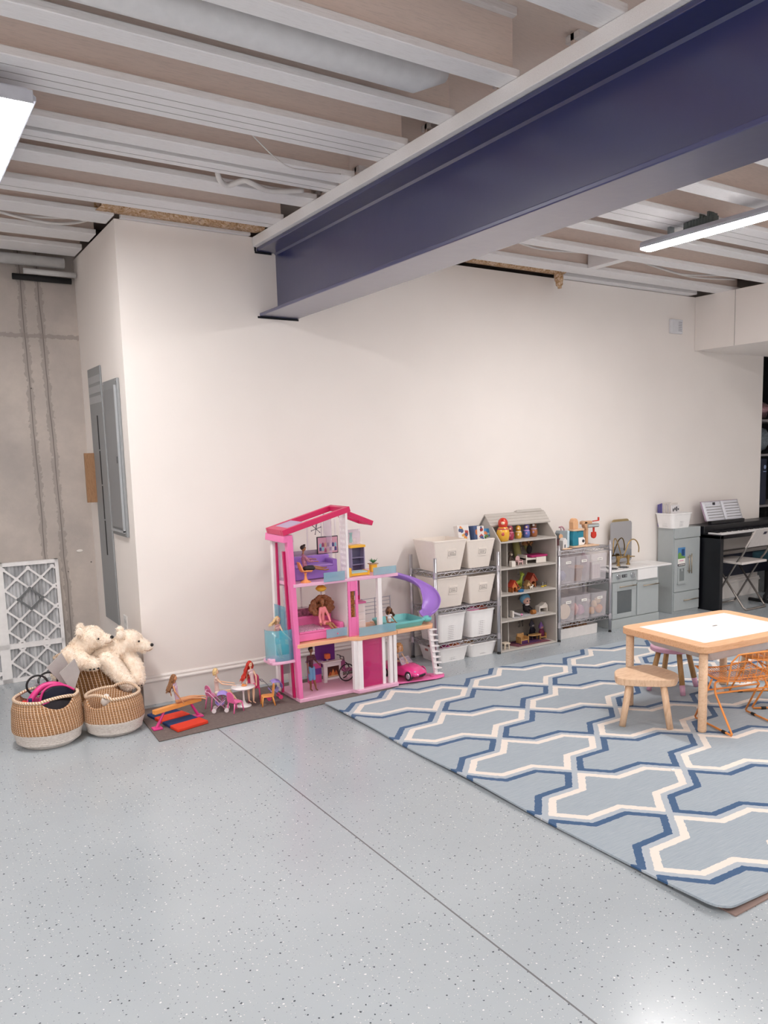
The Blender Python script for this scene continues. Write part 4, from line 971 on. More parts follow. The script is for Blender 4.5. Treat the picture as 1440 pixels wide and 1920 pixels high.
mk('crank', M().bar((4.68, 4.88, TP+.185), (4.752, 4.88, TP+.188), .012, .008).bar((4.748, 4.88, TP+.188), (4.748, 4.88, TP+.215), .012, .012), mat('signal red', 'd33422', .4), parent=t, bevel=.002)
mk('paddle', M().bar((4.692, 4.88, TP+.136), (4.692, 4.88, TP+.09), .016, .012).prism([(4.668, TP+.095), (4.716, TP+.095), (4.72, TP+.065), (4.712, TP+.048), (4.692, TP+.04), (4.672, TP+.048), (4.664, TP+.065)], 4.872, 4.888, 'y'), mat('signal red', 'd33422', .4), parent=t, bevel=.003)
t = thing('toy_toaster', 'grey toy coffee machine with mauve handle at the left end of the small rack', 'toy machine', (4.38, 4.83, TP))
mk('body', M().prism([(4.325, TP+.075), (4.405, TP+.07), (4.412, TP+.135), (4.34, TP+.14), (4.325, TP+.12)], 4.80, 4.86, 'y'), mat('toy slate', '8e979c', .5), parent=t, bevel=.005)
mk('front_block', M().box((4.405, 4.80, TP), (4.432, 4.86, TP+.135)), mat('toy pale blue', 'c7d8df', .5), parent=t, bevel=.004)
mk('handle', M().tube(spline([(4.345, 4.83, TP+.165), (4.375, 4.83, TP+.168), (4.395, 4.83, TP+.15), (4.40, 4.83, TP+.135)], 4), .006, 8).tube([(4.362, 4.83, TP+.166), (4.366, 4.83, TP+.138)], .004, 8), mat('toy mauve', 'bf8f98', .5), parent=t)
mk('wheel', M().cyl((4.335, 4.797, TP+.095), (4.335, 4.802, TP+.095), .02, .02, 16), mat('peach wood', 'e0ad82', .5), parent=t)
mk('foot_block', M().box((4.33, 4.81, TP), (4.36, 4.85, TP+.08)), mat('toy mauve dark', '9b6a70', .5), parent=t)
simple('milk_carton', 'small white toy milk carton in front of the coffee machine', 'carton', M().hexa([(4.345, 4.72, TP), (4.39, 4.72, TP), (4.39, 4.765, TP), (4.345, 4.765, TP)], [(4.345, 4.72, TP+.07), (4.39, 4.72, TP+.07), (4.39, 4.765, TP+.07), (4.345, 4.765, TP+.07)]).prism([(4.345, TP+.07), (4.39, TP+.07), (4.372, TP+.09), (4.363, TP+.09)], 4.72, 4.765, 'y'), mat('carton pale', 'dcd9d8', .5))
mk('printed_mark', M().box((4.36, 4.7192, TP+.015), (4.372, 4.7199, TP+.04)), mat('print slate', '55606a', .6), parent=[o for o in COL.objects if o.name.startswith('milk_carton')][0])
simple('cutting_board', 'thin wooden board lying at the right end of the small rack top', 'board', M().prism(rrect(.16, .09, .01, 3, 4.69, 4.78), TP, TP+.008, 'z'), WD2, bevel=.001)
simple('wooden_fish', 'oval wooden board lying at the front left of the small rack top', 'board', M().ell((4.41, 4.705, TP+.006), (.055, .02, .006)), WD2)

# ================================================================== PLAY KITCHEN
KG = mat('kitchen grey', 'a9afb0', .5, var=.02); KW = mat('kitchen white', 'eceae9', .35, var=.01); BR = mat('brushed brass', 'b0925f', .3, .85); NK = mat('satin nickel', 'b3a48f', .3, .8)
X0, X1 = 4.925, 5.508; KY0, KY1 = 4.722, 4.995
K = thing('play_kitchen', 'grey toy kitchen with white counter, brass tap and mirror back', 'toy kitchen', ((X0+X1)/2, 4.86, 0))
mk('cabinet_body', M().box((X0, KY0+.012, 0), (X1, KY1, .478)), KG, parent=K, bevel=.002)
mk('countertop', M().box((X0-.02, KY0-.01, .480), (5.655, KY1+.003, .494)), KW, parent=K, bevel=.003)
mk('control_panel', M().box((X0+.008, KY0, .395), (5.222, KY0+.013, .476)), KG, parent=K, bevel=.002)
for x in (X0+.075, 5.17):
    k_ = mk('knob', M().cyl((x, KY0-.006, .44), (x, KY0, .44), .026, .026, 20).cyl((x, KY0-.022, .44), (x, KY0-.006, .44), .017, .02, 16), mat('knob silver', 'c9cbcd', .25, .8), parent=K)
    mk('grip', M().box((x-.004, KY0-.032, .425), (x+.004, KY0-.02, .455)), mat('knob silver', 'c9cbcd', .25, .8), parent=k_)
dsp = mk('clock_display', M().box((5.045, KY0-.002, .426), (5.105, KY0, .452)), mat('display black', '2a2b2e', .3), parent=K)
sg = M()
for i, ch in enumerate(('1', '2', ':', '0', '0')):
    x = 5.052+i*.0105
    seg = {'0': 'abcdef', '1': 'bc', '2': 'abged', ':': ':'}[ch]
    y = KY0-.0026; z = .431; w, h = .0065, .016
    S7 = {'a': (0, h-.0015, w, h), 'd': (0, 0, w, .0015), 'g': (0, h/2-.0008, w, h/2+.0008), 'b': (w-.0015, h/2, w, h), 'c': (w-.0015, 0, w, h/2), 'f': (0, h/2, .0015, h), 'e': (0, 0, .0015, h/2)}
    if ch == ':': sg.box((x+.003, y, z+.004), (x+.0045, KY0-.002, z+.0055)).box((x+.003, y, z+.010), (x+.0045, KY0-.002, z+.0115)); continue
    for q in seg: a, c_, e, f_ = S7[q]; sg.box((x+a, y, z+c_), (x+e, KY0-.002, z+f_))
mk('digits', sg, mat('digit pale', 'b9c0c4', .5), parent=dsp)
od = mk('oven_door', panel_with(M(), X0+.012, 5.218, .085, .385, KY0, KY0+.014, [(X0+.065, 5.165, .125, .315)]), KG, parent=K, bevel=.002)
mk('oven_glass', M().box((X0+.06, KY0+.005, .12), (5.17, KY0+.011, .32)), mat('oven glass', '5d6264', .12, spec=.7), parent=od)
def handle(par, p, q, off=.018, r=.0045, m_=None, y=None):
    p, q = Vector(p), Vector(q); d = (q-p).normalized(); o = Vector((0, -off, 0)); m_ = m_ or NK
    h = mk('handle', M().tube([p+o, q+o], r, 10), m_, parent=par)
    for s_ in (.12, .88): k = p+(q-p)*s_; mk('handle_post', M().cyl(k, k+o, r*.8, r*.8, 8), m_, parent=par)
handle(od, (X0+.075, KY0, .352), (5.205, KY0, .352))
cd = mk('cupboard_door', M().box((5.232, KY0, .085), (5.498, KY0+.013, .365)), KG, parent=K, bevel=.002)
handle(cd, (5.29, KY0, .335), (5.485, KY0, .335))
mk('apron_sink', M().box((5.232, KY0-.008, .386), (5.475, KY0+.02, .479)), KW, parent=K, bevel=.004, label='white apron sink front')
mk('sink_basin', M().box((5.26, KY0+.05, .4935), (5.46, KY1-.08, .4952)), mat('basin shade', 'dcd9d8', .3), parent=K, bevel=.01)
for x, y in ((X0+.09, 4.80), (X0+.09, 4.91), (X0+.22, 4.80)):
    bb = M(); 
    for k in range(4): a = k*pi/4; bb.bar((x+.045*cos(a), y+.045*sin(a), .498), (x-.045*cos(a), y-.045*sin(a), .498), .006, .007)
    bb.tube([(x+.034*cos(a*pi/8), y+.034*sin(a*pi/8), .498) for a in range(16)], .0035, 6, closed=True)
    mk('burner', bb, mat('burner grey', '55575a', .5), parent=K)
mk('kick_board', M().box((X0+.002, KY0-.002, 0), (X1-.002, KY0+.012, .078)), KG, parent=K, bevel=.002)
# mirror back (metallic panel) with brass frame
mb_ = rrect(.205, .375, .03, 6, 5.288, .70)
mk('mirror_frame', M().prism(mb_, 4.965, 4.98, 'y'), mat('frame olive brass', 'a8946a', .35, .6), parent=K, bevel=.002)
mm, bb_, pp = base('mirror'); pp.inputs['Metallic'].default_value = 1; pp.inputs['Roughness'].default_value = .03; pp.inputs['Base Color'].default_value = (.42, .43, .46, 1)
mk('mirror', M().prism(rrect(.265, .355, .026, 6, 5.288, .69), 4.9635, 4.9655, 'y'), mm, parent=K)
# tap
tp = M(); ty = 4.90
tp.tube(spline([(5.225, ty, .57), (5.205, ty, .63), (5.175, ty, .70), (5.14, ty-.01, .735), (5.10, ty-.03, .72), (5.085, ty-.04, .66), (5.085, ty-.04, .62)], 5), .0045, 10)
tp.tube(spline([(5.255, ty, .57), (5.28, ty, .62), (5.32, ty, .69), (5.365, ty-.005, .712), (5.40, ty-.015, .69), (5.42, ty-.02, .64), (5.418, ty-.02, .595)], 5), .0052, 10)
tp.tube([(5.17, ty, .565), (5.33, ty, .565)], .007, 10); tp.tube([(5.33, ty, .565), (5.39, ty, .56)], .005, 8)
mk('tap', tp, BR, parent=K, label='brass tap with two arched spouts')
for x in (5.19, 5.31):
    mk('tap_column', M().cyl((x, ty, .494), (x, ty, .56), .010, .010, 12).cyl((x, ty, .494), (x, ty, .503), .018, .018, 12).cyl((x, ty, .545), (x, ty, .58), .015, .015, 12), BR, parent=K)

# ================================================================== TOY FRIDGE
FX0, FX1 = 5.815, 6.175; FY0, FY1 = 4.822, 5.01
KG2 = KG
Fg = thing('toy_fridge', 'tall grey toy fridge with bar handles and picture magnet beside the black piano', 'toy fridge', ((FX0+FX1)/2, 4.92, 0))
mk('cabinet_body', M().box((FX0, FY0+.012, 0), (FX1, FY1, .776)), KG, parent=Fg, bevel=.002)
FH = .785
mk('top_panel', M().box((FX0+.008, FY0, .683), (FX1, FY0+.013, .776)), KG, parent=Fg, bevel=.002)
dr = mk('fridge_door', M().box((FX0+.008, FY0, .197), (FX1-.004, FY0+.013, .677)), KG, parent=Fg, bevel=.003)
dw = mk('freezer_drawer', M().box((FX0+.008, FY0, .022), (FX1-.004, FY0+.013, .19)), KG, parent=Fg, bevel=.003)
handle(dw, (FX0+.125, FY0, .115), (FX1-.035, FY0, .115))
for x in (6.0, 6.028, 6.052):
    pass
handle(dr, (6.005, FY0, .36), (6.005, FY0, .525)); handle(dr, (6.038, FY0, .355), (6.038, FY0, .535))
pc = mk('picture_magnet', M().box((5.868, FY0-.002, .50), (5.965, FY0, .60)), mat('magnet sky', '4f86b8', .4), parent=dr)
mk('magnet_hill', M().prism([(5.868, .50), (5.868, .545), (5.89, .56), (5.915, .54), (5.94, .52), (5.965, .515), (5.965, .50)], FY0-.0025, FY0-.0019, 'y'), mat('magnet green', '6d9a50', .5), parent=pc)
mk('magnet_sign', M().box((5.915, FY0-.003, .525), (5.955, FY0-.0022, .585)), mat('magnet navy', '24497a', .5), parent=pc)
nt = mk('note_magnet', M().box((5.868, FY0-.002, .452), (5.965, FY0, .498)), LABL, parent=dr, label='white note')
s = M(); scribble(s, 5.885, 5.95, .47, .49, FY0-.002, 1, random.Random(4)); mk('lettering', s, PNK, parent=nt)
strip = mk('button_strip', M().box((5.866, FY0-.002, .432), (5.965, FY0, .452)), INK2, parent=dr)
s = M(); scribble(s, 5.872, 5.96, .434, .450, FY0-.002, 1, random.Random(9)); mk('lettering', s, LABL, parent=strip)
dp = mk('water_dispenser', panel_with(M(), 5.866, 5.97, .275, .425, FY0-.006, FY0-.0005, [(5.885, 5.952, .295, .408)]), KG, parent=dr, bevel=.001)
mk('recess', M().box((5.885, FY0-.001, .295), (5.952, FY0+.0005, .408)), mat('recess grey', '7b8182', .6), parent=dp)
mk('spout', M().box((5.91, FY0-.008, .385), (5.925, FY0, .405)), KG, parent=dp)
mk('drip_ledge', M().box((5.858, FY0-.016, .268), (5.975, FY0, .277)), KG, parent=dp)
# basket and booklets on the fridge
basket(5.915, .7765, .285, .135, 'white plastic basket of booklets on top of the toy fridge', 0, 9, cy=4.915, d=.20, rz=0, side=True)
BOOKC = [mat('booklet violet', '6a63a0', .6), mat('booklet white', 'd9d5d6', .6), mat('booklet cream', 'd2cbc6', .6)]
rnd = random.Random(12)
for i in range(9):
    y = 5.0-i*.0185; m_ = BOOKC[0] if i < 3 else BOOKC[1+i % 2]; h = .20+.006*((i*5) % 4)
    bk_ = mk('booklet', M().hexa([(5.80, y-.012, .785), (5.90, y-.012, .785), (5.90, y, .785), (5.80, y, .785)], [(5.80, y-.006, .785+h), (5.905, y-.006, .785+h), (5.905, y+.006, .785+h), (5.80, y+.006, .785+h)]), m_, label=('nearest' if i == 8 else (ords[9-i-1]+' nearest'))+' booklet in the basket on the toy fridge, '+('violet' if i < 3 else 'white'), cat='booklet', group='booklets in the basket on the fridge')
    s = M()
    if i == 8:
        for k in range(4): s.box((5.815+k*.022, y-.0105, .93+.01*(k % 2)), (5.827+k*.022, y-.007, .955+.008*(k % 3)))
        mk('printed_shapes', s, INK2, parent=bk_)

# ================================================================== PIANO, FOLDING CHAIR, RIGHT END
BK = mat('black piano', '0f1016', .35, var=.02); BKM = mat('matte black', '141519', .6)
P = thing('digital_piano', 'black digital piano against the wall right of the toy fridge', 'piano', (6.75, 4.88, 0))
mk('side_panel', M().box((6.20, 4.62, 0), (6.245, 4.99, .70)), BK, parent=P, bevel=.003)
mk('side_panel', M().box((7.42, 4.62, 0), (7.46, 4.99, .70)), BK, parent=P, bevel=.003)
mk('keybed', M().box((6.20, 4.62, .665), (7.46, 4.99, .70)), BK, parent=P, bevel=.004)
mk('top_case', M().box((6.20, 4.80, .70), (7.46, 5.0, .775)), BK, parent=P, bevel=.006)
kb = mk('white_keys', M().box((6.25, 4.645, .70), (7.41, 4.795, .714)), KW, parent=P)
bkk = M()
for i in range(49):
    if i % 7 in (2, 6): continue
    x = 6.263+i*.0235; bkk.box((x, 4.70, .714), (x+.012, 4.795, .724))
mk('black_keys', bkk, BK, parent=P)
mk('front_board', M().box((6.245, 4.93, .24), (7.42, 4.945, .50)), mat('navy board', '1b1f33', .5), parent=P)  # front board in one even dark navy
mk('pedal_bar', M().box((6.245, 4.86, .47), (7.42, 4.93, .50)), mat('grey rail', '8b8480', .6), parent=P)
mk('music_stand', M().box((6.36, 4.845, .775), (6.86, 4.885, .805)), BK, parent=P, bevel=.003)
# open songbook
t = thing('songbook', 'open songbook of printed music standing on the piano', 'book', (6.58, 4.87, .806))
def page(x0, x1, yb, yt, z0, z1, bow):
    rows = []
    for j in range(6):
        k = j/5; rows.append([(x0+(x1-x0)*i/8, yb+(yt-yb)*k-bow*sin(pi*i/8), z0+(z1-z0)*k) for i in range(9)])
    return M().sheet(rows)
PAG = mat('page white', 'dadbe2', .7, var=.02)
mk('cover', page(6.30, 6.86, 4.868, 4.935, .806, .985, 0), mat('cover mauve', 'a58ca0', .6), parent=t, thick=.002)
for a, c_ in ((6.315, 6.59), (6.59, 6.855)):
    pg = mk('page', page(a, c_, 4.862, 4.93, .808, .982, .008), PAG, parent=t, thick=.001)
    s = M()
    for r in range(6):
        for l in range(3):
            k = .14+r*.14+l*.022; z_ = .808+.174*k; y_ = 4.862+.068*k-.0105
            if a < 6.4 and r > 4: continue
            s.box((a+.03, y_-.0004, z_), (c_-.02, y_, z_+.0012))
        for q in range(9): xx = a+.035+q*.024; s.box((xx, y_-.0006, z_-.009), (xx+.004, y_, z_-.004))
    mk('music_lines', s, INK, parent=pg)
mk('title_mark', M().box((6.455, 4.909, .945), (6.49, 4.912, .975)), INK2, parent=t)
# folding chair
WCH = mat('chair white', 'd4ccc8', .5); ST = mat('chair tube', 'a19a94', .3, .85)
t = thing('folding_chair', 'white folding chair with steel tube legs pulled up to the piano', 'chair', (6.58, 4.60, 0))
cx0, cx1 = 6.42, 6.80
def ch(x, y, z): return (x, y, z)
# coordinates along the chair: back rest toward the viewer
LX, RX = 6.395, 6.745
for x in (LX, RX):
    mk('leg', M().tube(spline([(x, 4.42, .73), (x, 4.52, .53), (x, 4.60, .42), (x+.0, 4.85, .02)], 5), .0095, 10), ST, parent=t, label='rear tube leg running up to the backrest')
mk('leg', M().tube([(LX+.02, 4.83, .41), (LX+.02, 4.52, .03), (LX+.03, 4.50, .012), (RX-.03, 4.50, .012), (RX-.02, 4.52, .03), (RX-.02, 4.83, .41)], .0095, 10), ST, parent=t, label='crossed U-shaped tube leg')
mk('leg', M().tube([(LX, 4.85, .02), (LX+.01, 4.86, .012), (RX-.01, 4.86, .012), (RX, 4.85, .02)], .0095, 10), ST, parent=t)
mk('seat', M().prism([(LX-.01, 4.52), (RX+.01, 4.52), (RX+.01, 4.84), (RX-.03, 4.88), (LX+.03, 4.88), (LX-.01, 4.84)], .425, .448, 'z'), WCH, parent=t, bevel=.006, seg=3)
br_ = M(); rows = []
for k in range(2):
    pass
q = lambda u, v, e: (LX-.01+(RX-LX+.02)*u, 4.50-.10*v-e+.012*sin(pi*u), .585+.165*v)
g = 10
hl = (.42, .58, .66, .84)
for (u0, u1, v0, v1) in ((0, .42, 0, 1), (.58, 1, 0, 1), (.42, .58, 0, .70), (.42, .58, .86, 1)):
    n = 4
    f_ = [[q(u0+(u1-u0)*i/n, v0+(v1-v0)*j, 0) for i in range(n+1)] for j in (0, 1)]; bk2 = [[q(u0+(u1-u0)*i/n, v0+(v1-v0)*j, .014) for i in range(n+1)] for j in (0, 1)]
    br_.sheet([f_[0], f_[1], bk2[1], bk2[0], f_[0]], False)
    for row in (0, n): br_._add([f_[0][row], f_[1][row], bk2[1][row], bk2[0][row]], [(0, 1, 2, 3)])
mk('backrest', br_, WCH, parent=t)
mk('grip_slot', M()._add([q(.42, .70, .004), q(.58, .70, .004), q(.58, .86, .004), q(.42, .86, .004)], [(0, 1, 2, 3)]), mat('slot dark', '3a3346', .8), parent=t, thick=.002, label='dark grip slot')
# black bench with X legs at the far right
t = thing('piano_bench', 'dark teal cushioned bench with black crossed legs at the right edge by the piano', 'bench', (7.02, 4.62, 0))
mk('cushion', M().box((6.86, 4.46, .42), (7.30, 4.76, .49)), mat('bench teal', '2b4a55', .5), parent=t, bevel=.02, seg=3)
mk('leg', M().bar((6.90, 4.60, .42), (7.14, 4.60, .03), .03, .03), BKM, parent=t); mk('leg', M().bar((7.14, 4.63, .42), (6.90, 4.63, .03), .03, .03), BKM, parent=t)
mk('foot_bar', M().tube([(6.90, 4.44, .018), (6.90, 4.80, .018)], .016, 10), BKM, parent=t); mk('foot_bar', M().tube([(7.14, 4.44, .018), (7.14, 4.80, .018)], .016, 10), BKM, parent=t)
# wall sensor
t = thing('wall_sensor', 'small white sensor box high on the wall near the soffit', 'sensor', (6.02, 5.02, 2.505))
mk('case', M().box((5.945, 5.0, 2.508), (6.10, 5.029, 2.632)), mat('sensor white', 'dcdce0', .5), parent=t, bevel=.006)
g = M()
for k in range(6): g.box((6.04, 4.9985, 2.53+k*.015), (6.085, 5.0, 2.536+k*.015))
mk('vent_slots', g, mat('sensor slot', '9d9da6', .7), parent=t)
# storage behind the wall end
t = thing('storage_rack', 'dark storage rack just behind the right end of the wall', 'rack', (8.3, 5.5, 0))
for z in (.85, 1.385, 1.745): mk('shelf', M().box((7.64, 5.22, z), (8.95, 5.75, z+.022)), mat('rack grey', '8c888a', .5), parent=t)
for x in (8.0, 8.93):
    for y in (5.24, 5.73): mk('post', M().box((x-.02, y-.02, 0), (x+.02, y+.02, 2.4)), BKM, parent=t)
mk('dark_room_sheet', M().sheet([[(7.36+k*.036, 5.9+.015*sin(k*1.3), z) for k in range(50)] for z in (.02, 2.575)]), mat('dark room black', '08090f', .9), label='black sheet added for the darkness behind the storage rack at the right edge', cat='dark sheet', thick=.002)  # added black sheet standing in for the dark storage room
mk('pale_rail', M().box((7.36, 5.88, 2.58), (9.1, 5.93, 2.66)), mat('rail grey', 'a09994', .6), label='pale rail above the black sheet at the right edge', cat='rail')
lump('sequin_bag', 'pink glittering bag on the top level of the storage rack', 'bag', (7.79, 5.40, 1.872), (.13, .14, .10), mat('sequin pink', 'b58d97', .25, .6, var=.5, scale=120), 31)
lump('grey_bag', 'grey patterned bag below the pink one on the storage rack', 'bag', (7.80, 5.40, 1.56), (.14, .14, .145), mat('bag grey', '6e7880', .5, var=.4, scale=60), 32)
simple('navy_case', 'tall navy case with a pale mark at the right edge behind the wall', 'case', M().box((7.665, 5.235, .873), (7.77, 5.5, 1.36)), mat('case navy', '101a33', .6), bevel=.01)
mk('printed_mark', M().ell((7.735, 5.234, 1.27), (.02, .002, .022)).box((7.71, 5.2335, 1.22), (7.76, 5.2355, 1.228)), mat('mark pale', '8d9fc4', .5), parent=[o for o in COL.objects if o.name.startswith('navy_case')][0])

# nudge the loose toys to where they stand
def nudge(key, dx, dy=0, dz=0):
    for o in COL.objects:
        if o.parent is None and key in o.get('label', ''): o.location.x += dx; o.location.y += dy; o.location.z += dz
for k, dx in (('white cube chest', .047), ('round-backed armchair', .09), ('toy monkey', .085), ('white doll bed', .02), ('bushy brown hair', .10), ('orange toy kennel', .07), ('rust coloured toy kennel', .115), ('cream toy kennel', .11), ('lime green', .12), ('white toy pup', .115), ('pup in front of the orange', .07), ('pup inside the rust', .115), ('toy pet bowl', .04), ('two tiny grey birds', .085), ('blue hood', .105), ('toy barrel', .07), ('gabled toy seat', .068), ('doll lounger', .08), ('paper rug', .03), ('violet mat', .05), ('wooden doll sofa', .075), ('hexagonal top', .085), ('pointed grey hat', .125), ('small dark block', .125), ('violet hooded doll', .022), ('cream doll side', .035),
              ('toy food mixer', .105), ('toy grinder', .18), ('toy coffee machine', .095), ('milk carton', .035), ('thin wooden board', .03)):
    nudge(k, dx)

# ================================================================== LEFT SIDE: PANELS, FILTER, BASKETS
AX = 1.23
PG = mat('panel grey', '8d9092', .45); PGD = mat('panel grey dark', '858789', .45)
t = thing('network_cabinet', 'tall narrow grey metal enclosure with slotted cover on the side of the box wall', 'cabinet', (AX, 5.76, .41))
mk('cover', M().hexa([(AX-.012, 5.56, .41), (AX-.0005, 5.56, .41), (AX-.0005, 5.93, .41), (AX-.012, 5.93, .41)], [(AX-.012, 5.60, 2.09), (AX-.0005, 5.60, 2.09), (AX-.0005, 5.955, 2.09), (AX-.012, 5.955, 2.09)]), PG, parent=t, bevel=.003)
mk('slots', M().box((AX-.014, 5.728, .86), (AX-.0115, 5.75, 1.09)).box((AX-.014, 5.731, 1.10), (AX-.0115, 5.753, 1.32)).box((AX-.014, 5.734, 1.33), (AX-.0115, 5.756, 1.55)).box((AX-.014, 5.737, 1.56), (AX-.0115, 5.759, 1.78)), mat('slot black', '17171a', .7), parent=t)
for k in range(3): mk('label_strip', M().box((AX-.0135, 5.61, 1.86+k*.065), (AX-.0115, 5.935, 1.905+k*.065)), mat('strip silver', 'a9acae', .4), parent=t)
t = thing('breaker_panel', 'grey metal breaker panel with framed door near the corner of the box wall', 'electrical panel', (AX, 5.32, 1.02))
mk('cover', M().box((AX-.018, 5.155, 1.02), (AX-.0005, 5.515, 1.975)), PG, parent=t, bevel=.004)
mk('door', M().box((AX-.026, 5.195, 1.07), (AX-.018, 5.48, 1.92)), PGD, parent=t, bevel=.004)
mk('frame_edge', M().box((AX-.030, 5.178, 1.05), (AX-.018, 5.19, 1.935)).box((AX-.030, 5.178, 1.045), (AX-.018, 5.495, 1.058)), mat('panel edge light', 'a9acaf', .35), parent=t)
mk('latch', M().box((AX-.031, 5.205, 1.47), (AX-.026, 5.235, 1.51)), mat('latch dark', '5a5d5f', .4), parent=t)
for y, z in ((5.168, 1.035), (5.168, 1.96), (5.50, 1.035), (5.50, 1.96)): mk('screw', M().cyl((AX-.021, y, z), (AX-.0175, y, z), .006, .006, 10), mat('screw steel', 'c0c2c4', .3, .8), parent=t)
mk('cork_strip', M().box((AX-.075, 5.93, 1.205), (AX-.0005, 5.95, 1.538)), wood('cork brown', '8a6547', 'a27a58', (30, 30, 6)), label='brown wooden strip sticking out beside the tall grey enclosure', cat='strip', bevel=.002)
t = thing('wall_outlet', 'white outlet below the grey panels just above the bears', 'outlet', (AX, 5.40, .40))
mk('plate', M().box((AX-.007, 5.36, .385), (AX-.0005, 5.44, .50)), mat('outlet white', 'e6e4e2', .4), parent=t, bevel=.002)
for z in (.42, .465): mk('socket', M().cyl((AX-.0085, 5.40, z), (AX-.006, 5.40, z), .016, .016, 16), mat('socket white', 'cfccc9', .4), parent=t)
mk('paint_blob', M().ell((1.13, 6.197, .855), (.022, .003, .010)), mat('paint blob', 'e3dfda', .7), label='small oval white paint spot on the concrete wall', cat='spot')

# ---- pleated air filter leaning on the concrete
t = thing('air_filter', 'large white framed pleated air filter leaning on the concrete wall', 'air filter', (.48, 6.13, 0))
lean = lambda z: 6.118+.05*z
FW_ = mat('filter card', 'efeded', .6); FWD = mat('filter grey card', '6f7274', .6)
def fbox(b, x0, x1, z0, z1, d0=-.004, d1=.03):
    b.hexa([(x0, lean(z0)+d0, z0), (x1, lean(z0)+d0, z0), (x1, lean(z0)+d1, z0), (x0, lean(z0)+d1, z0)], [(x0, lean(z1)+d0, z1), (x1, lean(z1)+d0, z1), (x1, lean(z1)+d1, z1), (x0, lean(z1)+d1, z1)])
fx = [(.0, .012), (.572, .632), (.955, .978)]
b = M()
for a, c_ in fx: fbox(b, a, c_, 0, .815)
for z0, z1 in ((0, .028), (.228, .262), (.79, .815)): fbox(b, .0, .978, z0, z1)
mk('frame', b, FW_, parent=t)
def clipseg(p, q, x0, x1, z0, z1):
    (ax, az), (bx, bz) = p, q; t0, t1 = 0., 1.
    dx, dz = bx-ax, bz-az
    for pp, qq in ((-dx, ax-x0), (dx, x1-ax), (-dz, az-z0), (dz, z1-az)):
        if abs(pp) < 1e-9:
            if qq < 0: return None
        else:
            r = qq/pp
            if pp < 0: t0 = max(t0, r)
            else: t1 = min(t1, r)
    return None if t0 >= t1 else ((ax+dx*t0, az+dz*t0), (ax+dx*t1, az+dz*t1))
def lattice(x0, x1, z0, z1, cx, cz, w, h, m_):
    lb = M()
    for s_ in (-1, 1):
        for k in range(-8, 9):
            c_ = clipseg((cx+k*w-2*w, cz-s_*2*h), (cx+k*w+2*w, cz+s_*2*h), x0, x1, z0, z1)
            if c_: (a, e), (f_, g_) = c_; lb.bar((a, lean(e)-.0005, e), (f_, lean(g_)-.0005, g_), .004, .011, (0, 1, 0)) if False else lb.bar((a, lean(e), e), (f_, lean(g_), g_), .013, .004, (0, -1, 0))
    for i in range(-6, 7):
        for j in range(-8, 9):
            if (i+j) % 2: continue
            x, z = cx+i*w/2, cz+j*h/2
            if x0-.01 < x < x1+.01 and z0-.01 < z < z1+.01: lb.cyl((x, lean(z)-.002, z), (x, lean(z)+.003, z), .014, .014, 8)
    return lb
W_, Hh = .152, .140
mk('lattice', lattice(.632, .955, .262, .79, .785, .56-.07, W_, Hh, FW_), FW_, parent=t)
mk('lattice', lattice(.632, .955, .028, .228, .785, .14, W_, Hh, FW_), FW_, parent=t)
mk('lattice', lattice(.012, .572, .262, .79, .49, .49, W_, Hh, FW_), FW_, parent=t)
mk('lattice', lattice(.012, .572, .028, .228, .49, .14, W_, Hh, FW_), FW_, parent=t)
cz = .56; dm = M(); cxx = .785
P4 = [(cxx-W_/2, cz), (cxx, cz+Hh/2), (cxx+W_/2, cz), (cxx, cz-Hh/2)]
for i in range(4):
    (a, e), (f_, g_) = P4[i], P4[(i+1) % 4]; dm.bar((a, lean(e)-.003, e), (f_, lean(g_)-.003, g_), .013, .004, (0, -1, 0)); dm.cyl((a, lean(e)-.005, e), (a, lean(e)-.001, e), .012, .012, 8)
mk('grey_diamond', dm, FWD, parent=t, label='dark grey diamond on the white lattice')
def m_pleat():
    m, b, p = base('filter pleats'); o = b.obj(); n = b.noise(b.mapping(o, (14, 1, 3)), 2, 3)
    b.link(b.ramp(n, [(.35, lin('b4b5b8')), (.65, lin('dcdddf'))]), p.inputs['Base Color']); p.inputs['Roughness'].default_value = .95; return m
pb = M(); rows = []
for z in (.01, .2, .4, .6, .8):
    rows.append([(.02+i*.0115, lean(z)+(.006 if i % 2 else .024)+.001*sin(i*3+z*9), z) for i in range(82)])
pb.sheet(rows, False); mk('pleats', pb, m_pleat(), parent=t)

